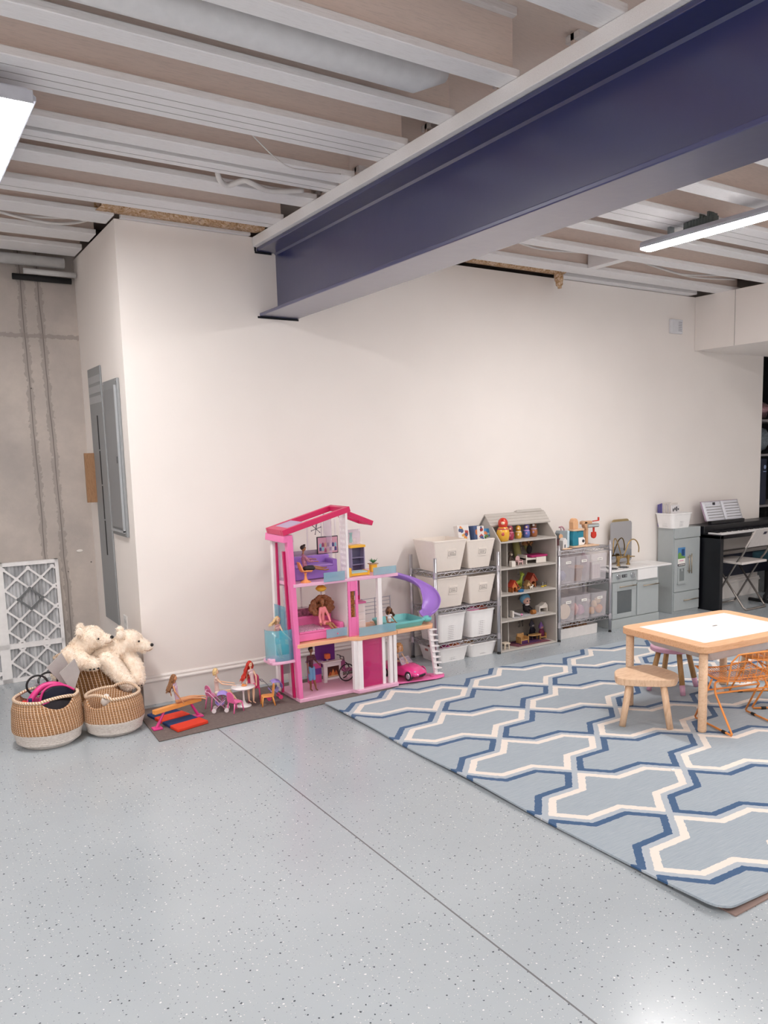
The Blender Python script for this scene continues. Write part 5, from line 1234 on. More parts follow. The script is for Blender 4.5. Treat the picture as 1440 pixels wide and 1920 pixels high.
# ---- woven baskets
def m_woven(name, base_hex, dark, whitez=None, R=.16):
    m, b, p = base(name); o = b.obj(); s = b.add('ShaderNodeSeparateXYZ'); b.link(o, s.inputs[0])
    ang = b.m('ARCTAN2', s.outputs[1], s.outputs[0]); N = 62
    row = b.m('FLOOR', b.m('DIVIDE', s.outputs[2], .0125))
    a2 = b.m('ADD', b.m('MULTIPLY', ang, N/(2*pi)), b.m('MULTIPLY', row, .12))
    fr = b.m('FRACT', a2); st = b.m('LESS_THAN', b.m('ABSOLUTE', b.m('SUBTRACT', fr, .5)), .09)
    n = b.noise(b.mapping(o, (20, 20, 60)), 4, 4, .6)
    c = b.ramp(n, [(.3, lin(dark)), (.7, lin(base_hex))])
    fz = b.m('FRACT', b.m('DIVIDE', s.outputs[2], .0125))
    c = b.mix(b.m('MULTIPLY', b.m('LESS_THAN', fz, .2), .75), c, lin('6b4a30'))
    c = b.mix(st, c, lin('eed9c2'))
    if whitez:
        wz = b.m('LESS_THAN', b.m('ADD', s.outputs[2], b.m('MULTIPLY_ADD', n, .01, -.005)), whitez)
        c = b.mix(wz, c, b.ramp(n, [(.35, lin('c9bfb8')), (.6, lin('ded7d1'))]))
    b.link(c, p.inputs['Base Color']); p.inputs['Roughness'].default_value = .85
    b.link(b.bump(b.m('ADD', b.m('MULTIPLY', st, .5), n), .5, .003), p.inputs['Normal']); return m
WOV = m_woven('woven seagrass', 'b88a62', '9a6e48', .085); WOV2 = m_woven('woven dark seagrass', 'a87a4c', '84592f', None); WOVR = mat('coil rim', 'cdb297', .85, bump=.6, bscale=300)
def m_rim():
    m, b, p = base('wrapped rim'); o = b.obj(); s = b.add('ShaderNodeSeparateXYZ'); b.link(o, s.inputs[0])
    ang = b.m('ARCTAN2', s.outputs[1], s.outputs[0]); fr = b.m('FRACT', b.m('ADD', b.m('MULTIPLY', ang, 70/(2*pi)), b.m('MULTIPLY', s.outputs[2], 40)))
    b.link(b.mix(b.m('LESS_THAN', fr, .4), lin('c29a78'), lin('eadfce')), p.inputs['Base Color']); p.inputs['Roughness'].default_value = .85; return m
RIM = m_rim()
def woven_basket(label, cx, cy, R, h, prof, handles, m_, sq=1.0, low=.045, rise=.012, nz=24):
    """prof: list of (z fraction, radius factor); handles: angles in degrees where the grip gap sits"""
    t = thing('woven_basket', label, 'basket', (cx, cy, 0)); C_ = Vector((cx, cy, 0)); na = 96
    def rad(k):
        for (a, ra), (c_, rc) in zip(prof[:-1], prof[1:]):
            if k <= c_: u = (k-a)/(c_-a); u = u*u*(3-2*u); return R*(ra+(rc-ra)*u)
        return R*prof[-1][1]
    def dip(th):
        g = 0
        for hd in handles:
            d = abs((th-radians(hd)+pi) % (2*pi)-pi)/radians(34)
            if d < 1: g = max(g, cos(d*pi/2)**.7)
        return g
    rows = []
    for i in range(nz*4+1):
        k = i/(nz*4); row = []
        for j in range(na):
            th = 2*pi*j/na; z = h*k*(1-low/h*dip(th)); r = rad(k*(1-low/h*dip(th)))+.0028*abs(sin(pi*nz*k*.5*2))-.001
            row.append((cx+r*cos(th), cy+r*sin(th)*sq, max(.001, z)))
        rows.append(row)
    inner = []
    for k in (1, .6, .2, .03):
        inner.append([(cx+(rad(k*(1-low/h*dip(2*pi*j/na)))-.009)*cos(2*pi*j/na), cy+(rad(k*(1-low/h*dip(2*pi*j/na)))-.009)*sin(2*pi*j/na)*sq, h*k*(1-low/h*dip(2*pi*j/na))) for j in range(na)])
    b = M().sheet(rows+inner, True, True); n0 = len(b.v)
    b._add(rows[0], [tuple(range(na))[::-1]]); b._add(inner[-1], [tuple(range(na))])
    mk('woven_wall', b, m_, parent=t)
    pts = []
    for j in range(na):
        th = 2*pi*j/na; d = dip(th); r = R*prof[-1][1]-.002
        pts.append((cx+(r-.012*d)*cos(th), cy+(r-.012*d)*sin(th)*sq, h+rise*d))
    mk('rim_handle', M().tube(pts, .0085, 10, closed=True), RIM, parent=t)
    return t
PR = [(0, .72), (.12, .9), (.4, 1.0), (.75, .97), (1.0, .89)]
woven_basket('round seagrass basket with white base at the far left, full of pink toys', .632, 4.682, .175, .258, PR, (-75, 105), WOV)
woven_basket('smaller round seagrass basket with white base beside the brown runner', .962, 4.655, .158, .215, PR, (-140, 40), WOV, rise=.022)
woven_basket('tall tan seagrass basket behind the two white based ones, holding the bears', .955, 5.13, .215, .335, [(0, .8), (.3, 1.0), (.7, .93), (1, .98)], (10, 190), WOV2, low=.05)

# ---- contents of the left basket
HP = mat('hot pink plastic', 'd93a86', .35); NV = mat('navy cloth', '1b2140', .8); 
t = thing('toy_bicycle', 'pink and navy toy vehicle with spoked wheel upside down in the left basket', 'toy vehicle', (.66, 4.70, .20))
mk('body', M().tube(spline([(.53, 4.66, .20), (.57, 4.68, .265), (.63, 4.70, .305), (.70, 4.69, .30), (.755, 4.68, .25)], 6), .016, 8), HP, parent=t)
mk('side_plate', M().prism([(.60, .235), (.62, .285), (.66, .305), (.72, .30), (.765, .27), (.775, .235)], 4.655, 4.675, 'y'), mat('vehicle navy', '1a1e36', .4), parent=t, bevel=.008)
mk('pink_edge', M().tube(spline([(.597, 4.652, .235), (.617, 4.652, .288), (.66, 4.652, .310), (.72, 4.652, .303), (.768, 4.652, .27)], 5), .006, 8), HP, parent=t)
for x, y, r in ((.605, 4.76, .052), (.665, 4.81, .048)):
    w = mk('wheel', M().tube([(x+r*cos(a*pi/14), y, .30+r*sin(a*pi/14)) for a in range(28)], .0055, 8, closed=True), mat('tyre black', '1d1b1f', .6), parent=t)
    sp = M()
    for a in range(10): sp.tube([(x, y, .30), (x+(r-.005)*cos(a*pi/5), y, .30+(r-.005)*sin(a*pi/5))], .0013, 5)
    sp.cyl((x, y-.006, .30), (x, y+.006, .30), .008, .008, 10); mk('spokes', sp, mat('spoke silver', 'bfc0c6', .35, .7), parent=w)
simple('toy_strap', 'red plastic toy piece at the left side of the left basket', 'toy', M().tube(spline([(.52, 4.60, .265), (.515, 4.61, .235), (.53, 4.62, .20)], 4), .012, 8), mat('signal red', 'd33422', .4))
simple('toy_pump', 'navy blue curved toy piece beside the red one in the left basket', 'toy', M().tube(spline([(.545, 4.60, .275), (.548, 4.60, .235), (.57, 4.61, .225), (.60, 4.62, .235)], 4), .009, 8), mat('toy navy', '232b5c', .5))
lump('soft_toy', 'dark maroon cloth at the left rim of the left basket', 'cloth', (.535, 4.69, .21), (.05, .06, .035), mat('maroon cloth', '6b2f45', .9), 41)
lump('soft_toy', 'pink cloth below the wheel in the left basket', 'cloth', (.60, 4.72, .20), (.08, .07, .04), HP, 42)
lump('soft_toy', 'black cloth filling the left basket under the pink toy', 'cloth', (.67, 4.66, .19), (.10, .10, .04), mat('black cloth', '1b1a1e', .9), 43)
BRD = mat('grey board', 'aaa2a0', .6)
def board(label, pts, th, edge=(0, 1, 0)):
    e = Vector(edge)*th; p = [Vector(q) for q in pts]
    mk('grey_board', M()._add(p+[q+e for q in p], [(0, 1, 2, 3), (7, 6, 5, 4), (0, 4, 5, 1), (1, 5, 6, 2), (2, 6, 7, 3), (3, 7, 4, 0)]), BRD, label=label, cat='board', bevel=.001, seg=1)
board('front grey board standing in the left basket, leaning right', [(.712, 4.70, .372), (.775, 4.80, .225), (.815, 4.80, .245), (.808, 4.70, .352)][0:0] or [(.705, 4.68, .365), (.765, 4.68, .235), (.812, 4.70, .35), (.79, 4.70, .425)], .012)
board('rear grey board standing in the left basket behind the front one', [(.655, 4.74, .39), (.735, 4.74, .27), (.765, 4.76, .39), (.737, 4.76, .455)], .012)
t = thing('plush_dog', 'tiny white plush with black ear peeking out of the smaller basket', 'plush toy', (.90, 4.58, .19))
mk('body', M().ell((.905, 4.58, .195), (.022, .018, .026)).ell((.91, 4.57, .222), .017).ell((.925, 4.575, .20), (.01, .01, .02)), mat('plush white', 'e3dcd6', .9, bump=.5, bscale=200), parent=t)
mk('ear', M().ell((.897, 4.56, .226), (.006, .005, .009)), INK2, parent=t)

# ---- polar bear plush toys
def m_fur():
    m, b, p = base('cream fur'); o = b.obj(); n = b.noise(o, 30, 4, .6)
    b.link(b.ramp(n, [(.3, lin('f2dec8')), (.65, lin('fff4e6'))]), p.inputs['Base Color']); p.inputs['Roughness'].default_value = .95
    p.inputs['Sheen Weight'].default_value = .4; return m
FUR = m_fur()
def furry(name, pieces, parent, vox=.005, n=9000, L=.011, seed=1, label=None):
    b = M()
    for p in pieces:
        if len(p) == 4: b.cap(p[0], p[1], p[2], p[3], 14)
        else: b.ell(p[0], p[1], 18, 12, p[2] if len(p) > 2 else None)
    o = mk(name, b, FUR, parent=parent, label=label); fuse(o, vox, 6, .006, .02)
    me = o.data; rnd = random.Random(seed)
    vs = [v.co.copy() for v in me.vertices]; fs = [tuple(p.vertices) for p in me.polygons]; sm = [True]*len(fs)
    ps = list(me.polygons); areas = [p.area for p in ps]
    for p in rnd.choices(ps, areas, k=n):
        vv = [me.vertices[i].co for i in p.vertices]; w = [rnd.random() for _ in vv]; s_ = sum(w)
        c = sum((a*(k/s_) for a, k in zip(vv, w)), Vector()); nr = p.normal
        tg = Vector((rnd.gauss(0, 1), rnd.gauss(0, 1), rnd.gauss(0, 1)-1.0)); tg = (tg-nr*tg.dot(nr)).normalized()
        sd = nr.cross(tg).normalized()*.0012; l = L*rnd.uniform(.6, 1.2)
        k = len(vs); vs += [c-sd-nr*.001, c+sd-nr*.001, c+nr*l*.55+tg*l*.4+sd*.5, c+nr*l*.8+tg*l*.9]
        fs += [(k, k+1, k+2), (k, k+2, k+3)]; sm += [True, True]
    nm = bpy.data.meshes.new(name); nm.from_pydata([tuple(v) for v in vs], [], fs); nm.materials.append(FUR)
    nm.polygons.foreach_set('use_smooth', sm); o.data = nm; bpy.data.meshes.remove(me); return o
NOSE = mat('bear nose black', '1c1716', .35)
t = thing('polar_bear_plush', 'fluffy cream polar bear plush on the left, chin resting on the other bear', 'plush bear', (.90, 5.0, .30))
y = 4.97
furry('body', [((.80, 5.03, .28), .085, (.835, 5.01, .365), .066), ((.835, 5.01, .37), .062, (.905, 4.97, .455), .060), ((.928, 4.955, .478), (.070, .064, .066)), ((.955, 4.94, .465), .045, (1.01, 4.925, .462), .027), ((.98, 4.935, .452), .030, (1.015, 4.925, .452), .022),
               ((.866, 4.925, .525), (.024, .013, .025)), ((.885, 5.02, .535), (.022, .012, .024)), ((.82, 4.97, .38), .06, (.855, 4.86, .365), .045), ((.855, 4.86, .365), .042, (.905, 4.83, .350), .036)], t, seed=3)
mk('nose', M().ell((1.032, 4.908, .474), (.011, .009, .010)), NOSE, parent=t)
for dy in (-.048,): mk('eye', M().ell((.955, 4.890, .478), (.006, .005, .006)), NOSE, parent=t)
mk('mouth', M().tube(spline([(1.033, 4.900, .452), (1.01, 4.888, .446), (.985, 4.886, .450)], 4), .0016, 6), mat('mouth brown', 'a37f63', .8), parent=t)
for k, (x, yy) in enumerate(((.882, 4.797), (.902, 4.793), (.925, 4.798))): mk('claw', M().ell((x, yy, .330), (.006, .005, .005)), NOSE, parent=t)
t = thing('polar_bear_plush', 'fluffy cream polar bear plush on the right, leaning out of the basket', 'plush bear', (1.1, 5.0, .25))
furry('body', [((.93, 5.03, .26), .085, (1.02, 4.99, .36), .08), ((1.02, 4.99, .365), .066, (1.10, 4.96, .40), .062), ((1.135, 4.95, .425), (.074, .066, .068)), ((1.17, 4.935, .41), .047, (1.222, 4.915, .392), .030),
               ((1.205, 4.92, .378), .028, (1.232, 4.91, .382), .022), ((1.078, 4.905, .482), (.024, .013, .025)), ((1.10, 5.0, .492), (.022, .012, .024)),
               ((1.0, 4.93, .34), .058, (1.055, 4.86, .25), .045), ((1.055, 4.86, .25), .044, (1.085, 4.83, .205), .040), ((1.11, 4.97, .36), .05, (1.155, 4.91, .27), .043), ((1.155, 4.91, .27), .043, (1.152, 4.88, .205), .042)], t, seed=5)
mk('nose', M().ell((1.250, 4.893, .398), (.010, .009, .010)), NOSE, parent=t)
mk('eye', M().ell((1.175, 4.884, .432), (.006, .005, .006)), NOSE, parent=t)
mk('mouth', M().tube(spline([(1.248, 4.885, .376), (1.225, 4.878, .368), (1.20, 4.878, .374)], 4), .0016, 6), mat('mouth brown', 'a37f63', .8), parent=t)
mk('claw', M().ell((1.145, 4.842, .178), (.006, .005, .005)), NOSE, parent=t)
mk('claw', M().ell((1.165, 4.848, .176), (.006, .005, .005)), NOSE, parent=t)

# ================================================================== THE PINK TOY TOWNHOUSE
def cm(n, h, r=.35, **k): return mat('house '+n, h, r, var=.02, **k)
PKL = cm('pale pink', 'e8b3ce'); PKM = cm('pink', 'ee78b2'); PKD = cm('magenta', 'c2185f'); RF = cm('roof rose', 'd2265f'); WHT = cm('white', 'efe9ea')
PCH = cm('peach', 'e9b189'); PUR = cm('lilac', 'a277cf'); PRD = cm('deep purple', '7a3a9a'); YEL = cm('yellow', 'f0b83a'); TRQ = cm('turquoise', '6fbdbd')
def m_tint(name, col, a):
    m, b, p = base(name); p.inputs['Base Color'].default_value = (*lin(col), 1); p.inputs['Roughness'].default_value = .15
    b.link(b.m('MULTIPLY_ADD', b.noise(b.obj(), 15, 2), .1, a-.05), p.inputs['Alpha']); return m
TBL = m_tint('tinted sky plastic', '8fbccd', .55); TTQ = m_tint('tinted teal plastic', '52bfd4', .40); TPK = m_tint('tinted pink plastic', 'd6307f', .42); TGL = m_tint('thin clear plastic', 'd9c9dd', .35)
F0, F1, F2 = .030, .366, .734; HY0, HY1 = 4.452, 4.775
H = thing('toy_townhouse', 'tall open pink three-storey toy house with rose roof and purple slide', 'toy house', (2.32, 4.6, .007))
def part(n, b, m_, **k): return mk(n, b, m_, parent=H, **k)
Z0 = .0075
part('base_floor', M().prism([(1.985, 4.452), (2.345, 4.442), (2.36, 4.395), (2.65, 4.395), (2.66, 4.44), (2.66, 4.78), (1.985, 4.78)], Z0, F0, 'z'), PKL, bevel=.003)
part('drive_plate', M().prism([(2.66, 4.43), (2.88, 4.385), (2.93, 4.375), (3.0, 4.385), (3.0, 4.46), (2.93, 4.52), (2.91, 4.74), (2.66, 4.78)], Z0, Z0+.010, 'z'), PKM, bevel=.003)
part('middle_floor', M().prism([(1.985, 4.455), (2.33, 4.445), (2.375, 4.405), (2.658, 4.412), (2.658, 4.775), (1.985, 4.775)], F1-.024, F1, 'z'), PCH, bevel=.003)
part('deck', M().prism([(2.66, 4.412), (2.935, 4.42), (2.965, 4.46), (2.965, 4.77), (2.66, 4.775)], F1-.022, F1+.002, 'z'), PCH, bevel=.003)
part('top_floor', M().prism([(1.975, 4.452), (2.70, 4.45), (2.70, 4.775), (1.975, 4.775)], F2-.020, F2, 'z'), PKL, bevel=.003)
# left side frame: white back rail, magenta groove, pink front post
part('front_post', M().hexa([(1.985, 4.458, F0), (2.012, 4.458, F0), (2.012, 4.50, F0), (1.985, 4.50, F0)], [(1.948, 4.458, 1.015), (1.985, 4.458, 1.015), (1.985, 4.50, 1.015), (1.948, 4.50, 1.015)]), PKM, bevel=.003)
part('groove_post', M().hexa([(1.970, 4.505, F0), (1.984, 4.505, F0), (1.984, 4.525, F0), (1.970, 4.525, F0)], [(1.94, 4.505, .93), (1.954, 4.505, .93), (1.954, 4.525, .93), (1.94, 4.525, .93)]), PKD)
part('rear_post', M().box((1.955, 4.70, F0), (1.985, 4.735, 1.0)), WHT, bevel=.002)
part('rear_groove', M().box((1.962, 4.66, F0), (1.974, 4.675, .97)), PKD)
part('corner_post', M().box((1.985, 4.76, F0), (2.005, 4.775, 1.01)), WHT)
part('post_cap', M().hexa([(1.925, 4.46, .985), (1.99, 4.46, .985), (1.99, 4.74, .985), (1.925, 4.74, .985)], [(1.93, 4.46, 1.03), (1.985, 4.46, 1.03), (1.985, 4.74, 1.03), (1.93, 4.74, 1.03)]), PKM, bevel=.004)
part('side_wall', M().box((1.99, 4.53, F2), (1.994, 4.75, 1.0)).box((1.99, 4.55, F1), (1.994, 4.65, F2-.02)), TGL)
# right parts
for x, y in ((2.345, 4.42), (2.372, 4.408)): part('column', M().box((x, y, F0), (x+.03, y+.03, F1-.024)), WHT, bevel=.002)
for x, y in ((2.555, 4.43), (2.60, 4.415), (2.632, 4.415)): part('column', M().box((x, y, F0), (x+.022, y+.03, F1-.024)), WHT, bevel=.002)
part('column', M().box((2.548, 4.45, F1), (2.576, 4.478, F2-.02)), WHT, bevel=.002)
part('column', M().box((2.555, 4.74, F1), (2.575, 4.76, F2-.02)), PKD, bevel=.002)
part('door_panel', panel_with(M(), 2.335, 2.405, F1, F2-.02, 4.452, 4.462, [(2.352, 2.388, F1+.12, F1+.285)]), PKM, bevel=.002)
part('wardrobe_back', M().box((2.35, 4.480, F1+.11), (2.392, 4.484, F1+.29)), mat('wardrobe print', 'a8702f', .6, var=.6, scale=90), label='golden printed wardrobe back')
part('room_divider', M().box((2.333, 4.47, F1), (2.338, 4.77, F2-.02)), WHT)
part('garage_door', M().box((2.40, 4.432, F0+.002), (2.556, 4.436, F1-.024)), TPK, label='see-through pink curtain door')
part('garage_door', M().box((2.40, 4.452, F0+.002), (2.556, 4.455, F1-.024)), TPK, label='see-through pink curtain door behind')
# perforated screen in the top storey
sc_ = M(); hs = []
zt = 1.13
for i in range(4):
    for j in range(11):
        hs.append((4.475+i*.017, 4.483+i*.017, F2+.05+j*.034, F2+.068+j*.034))
ys = sorted({4.462, 4.545, *[h[0] for h in hs], *[h[1] for h in hs]}); zs = sorted({F2, zt, *[h[2] for h in hs], *[h[3] for h in hs]})
for i in range(len(ys)-1):
    for j in range(len(zs)-1):
        cy, cz_ = (ys[i]+ys[i+1])/2, (zs[j]+zs[j+1])/2
        if any(h[0] < cy < h[1] and h[2] < cz_ < h[3] for h in hs): continue
        sc_.box((2.338, ys[i], zs[j]), (2.343, ys[i+1], zs[j+1]))
part('lattice_screen', sc_, WHT); part('column', M().box((2.334, 4.452, F2), (2.348, 4.462, 1.14)), WHT)
part('divider_wall', M().box((2.338, 4.66, F2), (2.342, 4.77, 1.12)), TGL)
# rear wall frames of the top room
bw = M()
for x in (2.02, 2.12, 2.22, 2.32, 2.42): bw.box((x, 4.768, F2), (x+.008, 4.774, 1.03+(x-2.02)*.28 if x < 2.35 else 1.08))
bw.box((2.0, 4.768, F2+.13), (2.34, 4.773, F2+.137)); part('window_bars', bw, WHT)
bw = M()
for x in (2.05, 2.16, 2.30, 2.40, 2.50): bw.box((x, 4.768, F1+.16), (x+.008, 4.774, F2-.02))
bw.box((1.99, 4.768, F1+.155), (2.55, 4.773, F1+.165)).box((1.99, 4.768, F2-.05), (2.34, 4.773, F2-.02)); part('window_bars', bw, WHT)
part('sofa_back_glass', M().box((2.06, 4.752, F2), (2.335, 4.756, F2+.16)), m_tint('tinted plum plastic', 'a98cab', .6))
# roofs
def roof(x0, z0, x1, z1, y0, y1, th, w, name='roof'):
    b = M(); d = Vector((x1-x0, 0, z1-z0)).normalized(); n = Vector((-d.z, 0, d.x))
    a, c_ = Vector((x0, 0, z0)), Vector((x1, 0, z1))
    def seg(p, q, ya, yb):
        P_ = [p-n*0, q-n*0, q+n*th, p+n*th]
        b._add([(v.x, ya, v.z) for v in P_]+[(v.x, yb, v.z) for v in P_], [(0, 1, 2, 3), (7, 6, 5, 4), (0, 4, 5, 1), (1, 5, 6, 2), (2, 6, 7, 3), (3, 7, 4, 0)])
    seg(a, c_, y0, y0+w); seg(a, c_, y1-w, y1); seg(a, a+d*w*1.6, y0+w, y1-w); seg(c_-d*w, c_, y0+w, y1-w)
    k = a+d*w*1.6
    return part(name, b, RF, bevel=.003), a, c_, d, n
r1, a, c_, d, n = roof(1.925, 1.028, 2.372, 1.147, 4.448, 4.70, .034, .030)
sk = a+d*.05; se = a+d*.16
mk('skylight', M()._add([tuple(sk+n*.03)[:1]+(4.478,)+(sk+n*.03).to_tuple()[2:], (sk+n*.03).to_tuple()[:1]+(4.67,)+(sk+n*.03).to_tuple()[2:], (se+n*.03).to_tuple()[:1]+(4.67,)+(se+n*.03).to_tuple()[2:], (se+n*.03).to_tuple()[:1]+(4.478,)+(se+n*.03).to_tuple()[2:]], [(0, 1, 2, 3)]), mat('skylight lilac', 'b9a6c8', .4), parent=H, thick=.002)
roof(2.41, 1.115, 2.605, 1.035, 4.60, 4.775, .032, .02)
part('rear_roof_tip', M().box((2.375, 4.60, 1.10), (2.42, 4.63, 1.145)), RF, bevel=.003)
# rails
def rail(x0, x1, y, z0, z1, label): part('balcony_rail', M().box((x0, y-.006, z0), (x1, y-.001, z1)), TBL, bevel=.001, label=label)
rail(2.172, 2.315, 4.452, F2-.006, F2+.052, 'blue see-through rail on the top storey'); rail(2.517, 2.684, 4.452, F2+.002, F2+.050, 'pale teal see-through rail at the slide end')
rail(2.176, 2.317, 4.452, F1+.014, F1+.068, 'blue see-through rail by the bed'); rail(2.38, 2.645, 4.410, F1+.004, F1+.058, 'long see-through rail in front of the pool')
# pool and deck
pl_ = M(); shell(pl_, 2.76, 4.56, F1+.001, F1+.045, .25, .22, .275, .25, .006, .03, .006); part('pool_tub', pl_, TRQ, label='turquoise pool tub')
part('pool_lip', M().ell((2.925, 4.47, F1+.035), (.035, .03, .022)), TRQ)
rl = M()
for z in (.06, .085, .11, .135, .16): rl.tube([(2.48, 4.765, F1+z), (2.82, 4.765, F1+z)], .0022, 5)
for x in (2.48, 2.60, 2.70, 2.82): rl.tube([(x, 4.765, F1), (x, 4.765, F1+.165)], .003, 6)
part('grey_railing', rl, cm('rail grey', '9b97a3'))
# slide
cl = spline([(2.62, 4.735, F2-.045), (2.72, 4.74, F2-.055), (2.86, 4.735, .650), (2.97, 4.70, .605), (3.03, 4.63, .545), (3.02, 4.55, .480), (2.97, 4.50, .430), (2.925, 4.49, .405)], 6)
rows = []
for i, p in enumerate(cl):
    t_ = (cl[min(i+1, len(cl)-1)]-cl[max(i-1, 0)]); t_.z = 0; t_.normalize(); s_ = Vector((-t_.y, t_.x, 0))
    w = .046+.014*min(1, i/14); rows.append([tuple(p+s_*w*cos(a)*1.0+Vector((0, 0, -.036*sin(a)+.036))) for a in [pi*k/10 for k in range(11)]])
part('slide', M().sheet(rows), PUR, thick=.005, label='curved lilac slide')
part('slide_leg', M().box((2.79, 4.69, Z0+.011), (2.812, 4.71, F1-.023)), PUR)
# ladder
ld = M()
ld.hexa([(2.948, 4.415, Z0+.01), (2.972, 4.415, Z0+.01), (2.972, 4.435, Z0+.01), (2.948, 4.435, Z0+.01)], [(2.905, 4.415, F1-.025), (2.932, 4.415, F1-.025), (2.932, 4.435, F1-.025), (2.905, 4.435, F1-.025)])
part('ladder', ld, WHT, bevel=.002)
for k in range(9):
    z = .03+k*.038; x = 2.955-.0445*(z/.34)
    part('ladder_rung', M().hexa([(x-.004, 4.40, z), (x+.042, 4.395, z), (x+.036, 4.43, z), (x-.004, 4.43, z)], [(x-.008, 4.40, z+.006), (x+.046, 4.395, z+.006), (x+.040, 4.43, z+.006), (x-.008, 4.43, z+.006)]), WHT)
part('ladder_base', M().prism(rrect(.09, .07, .02, 4, 2.965, 4.42), Z0+.010, Z0+.018, 'z'), PKM)
# elevator
part('elevator_tray', M().prism(rrect(.19, .17, .04, 5, 1.925, 4.565), .255, .272, 'z'), PKL, bevel=.004)
part('elevator_handle', M().box((1.822, 4.50, .268), (1.86, 4.54, .292)), PKL, bevel=.004)
ev = M()
arcp = [(1.925+.095*cos(radians(a)), 4.565+.08*sin(radians(a))) for a in range(-200, 30, 10)]
ev.sheet([[(x, y, .274) for x, y in arcp], [(x, y, .44+(.14 if x > 1.95 and y > 4.5 else .05)*.4) for x, y in arcp]])
part('elevator_shell', ev, TTQ, thick=.003, label='see-through turquoise lift cage')
part('elevator_back', M().prism([(1.925, .274), (2.018, .274), (2.018, .50), (1.995, .52), (1.995, .57), (1.925, .60)], 4.635, 4.640, 'y'), TTQ, label='tall stepped turquoise back of the lift')

# ---- furniture inside the townhouse (loose toys)
def sofa(label, x0, x1, y0, y1, z, m_, cush, h=.05, bh=.12, arm=True):
    t = thing('doll_sofa', label, 'sofa', ((x0+x1)/2, (y0+y1)/2, z))
    mk('base', M().box((x0, y0, z+.003), (x1, y1, z+h)), m_, parent=t, bevel=.006, seg=3)
    mk('backrest', M().box((x0, y1-.03, z+h-.01), (x1, y1, z+bh)), m_, parent=t, bevel=.008, seg=3)
    if arm: mk('armrest', M().box((x1-.03, y0, z+h-.01), (x1, y1-.03, z+h+.04)), m_, parent=t, bevel=.008, seg=3)
    mk('cushion', M().box((x0+.004, y0-.002, z+h), (x1-.032, y1-.03, z+h+.014)), cush, parent=t, bevel=.005, seg=3)
    return t
sofa('lilac doll sofa on the top storey of the pink toy house', 2.04, 2.325, 4.56, 4.70, F2, PUR, cm('lilac light', 'b08ad8'), .075, .135)
t = sofa('bright pink doll bed couch on the middle storey of the pink toy house', 2.015, 2.325, 4.50, 4.70, F1, PKM, PKM, .05, .12)
mk('printed_cover', M().box((2.02, 4.498, F1+.064), (2.19, 4.66, F1+.070)), mat('heart print', 'f0a6c0', .7, var=.75, scale=170), parent=t, bevel=.002, label='pink and white printed cover')
mk('head_shelf', M().box((2.02, 4.705, F1+.06), (2.33, 4.715, F1+.165)), mat('shelf print', 'a8627c', .6, var=.6, scale=60), parent=t, label='dark pink printed headboard shelf')
def tulip(label, x, y, z, m_, rz=0):
    t = thing('doll_tulip_chair', label, 'chair', (x, y, z))
    mk('base', M().lathe([(0, 0), (.034, 0), (.030, .006), (.010, .018), (.006, .045), (.010, .058), (0, .06)], (x, y, z), 20), m_, parent=t)
    rows = []
    for i in range(7):
        k = i/6; row = []
        for j in range(9):
            a = (j/8-.5)*2
            if k < .5: u = k/.5; row.append((x+.035-.06*u, y+a*.03, z+.062+.010*a*a+.004*u))
            else: u = (k-.5)/.5; row.append((x-.025-.02*u, y+a*.03*(1-.4*u*u), z+.066+.06*u+.006*a*a*(1-u)))
        rows.append(row)
    mk('seat_shell', M().sheet(rows), m_, parent=t, thick=.005); return t
tulip('orange tulip doll chair under the seated doll on the top storey', 2.072, 4.49, F2, mat('doll orange', 'ee9a5a', .4))
t = thing('doll_television', 'flat doll television with a bright picture on the top storey back wall', 'television', (2.385-.0, 4.745, .93))
x0, x1, z0, z1 = 2.245, 2.395, .862, .975
t.location = (2.32, 4.745, z0)
t['_o'] = (2.32, 4.745, z0)
x0, x1 = 2.275, 2.425
mk('frame', M().box((x0, 4.738, z0), (x1, 4.746, z1)), mat('tv black', '22202a', .3), parent=t, bevel=.002)
sc2 = mk('screen', M().box((x0+.006, 4.7365, z0+.006), (x1-.006, 4.7385, z1-.006)), mat('tv picture pink', 'd9a3b4', .4), parent=t)
rnd = random.Random(2); tc = ['4b4684', '8cc0cf', 'a04a70', 'd9b090', '6a3c5c', 'e6dbe0']
for i in range(14):
    x = x0+.022+(i % 7)*.018; z = z0+.024+(i//7)*.03+rnd.uniform(0, .012)
    mk('picture_patch', M().prism([(x-.008, z-.014), (x+.008, z-.014), (x+.007, z+.006), (x, z+.014), (x-.007, z+.006)], 4.7358-.0001*i, 4.7366, 'y'), mat('tv '+tc[i % 6], tc[i % 6], .5), parent=sc2)
t = thing('ceiling_fan', 'small grey star shaped doll ceiling fan on the top storey', 'fan', (2.235, 4.66, 1.03)); FG = mat('fan grey', '6d6670', .4, .5)
mk('rod', M().cyl((2.235, 4.66, 1.035), (2.235, 4.66, 1.10), .002, .002, 6), FG, parent=t)
for k in range(6):
    a = k*pi/3+.3; mk('spoke', M().tube([(2.235, 4.66, 1.035), (2.235+.034*cos(a), 4.66, 1.035+.034*sin(a))], .0022, 6).ell((2.235+.034*cos(a), 4.66, 1.035+.034*sin(a)), .004, 8, 5), FG, parent=t)
t = thing('pendant_lamp', 'yellow doll pendant lamp above the curly haired doll', 'lamp', (2.205, 4.56, .66))
mk('shade', M().lathe([(0, .036), (.02, .036), (.034, .022), (.034, .014), (.02, .002), (0, 0)], (2.205, 4.56, .655), 20), YEL, parent=t); mk('rod', M().cyl((2.205, 4.56, .69), (2.205, 4.56, .714), .003, .003, 8), WHT, parent=t)
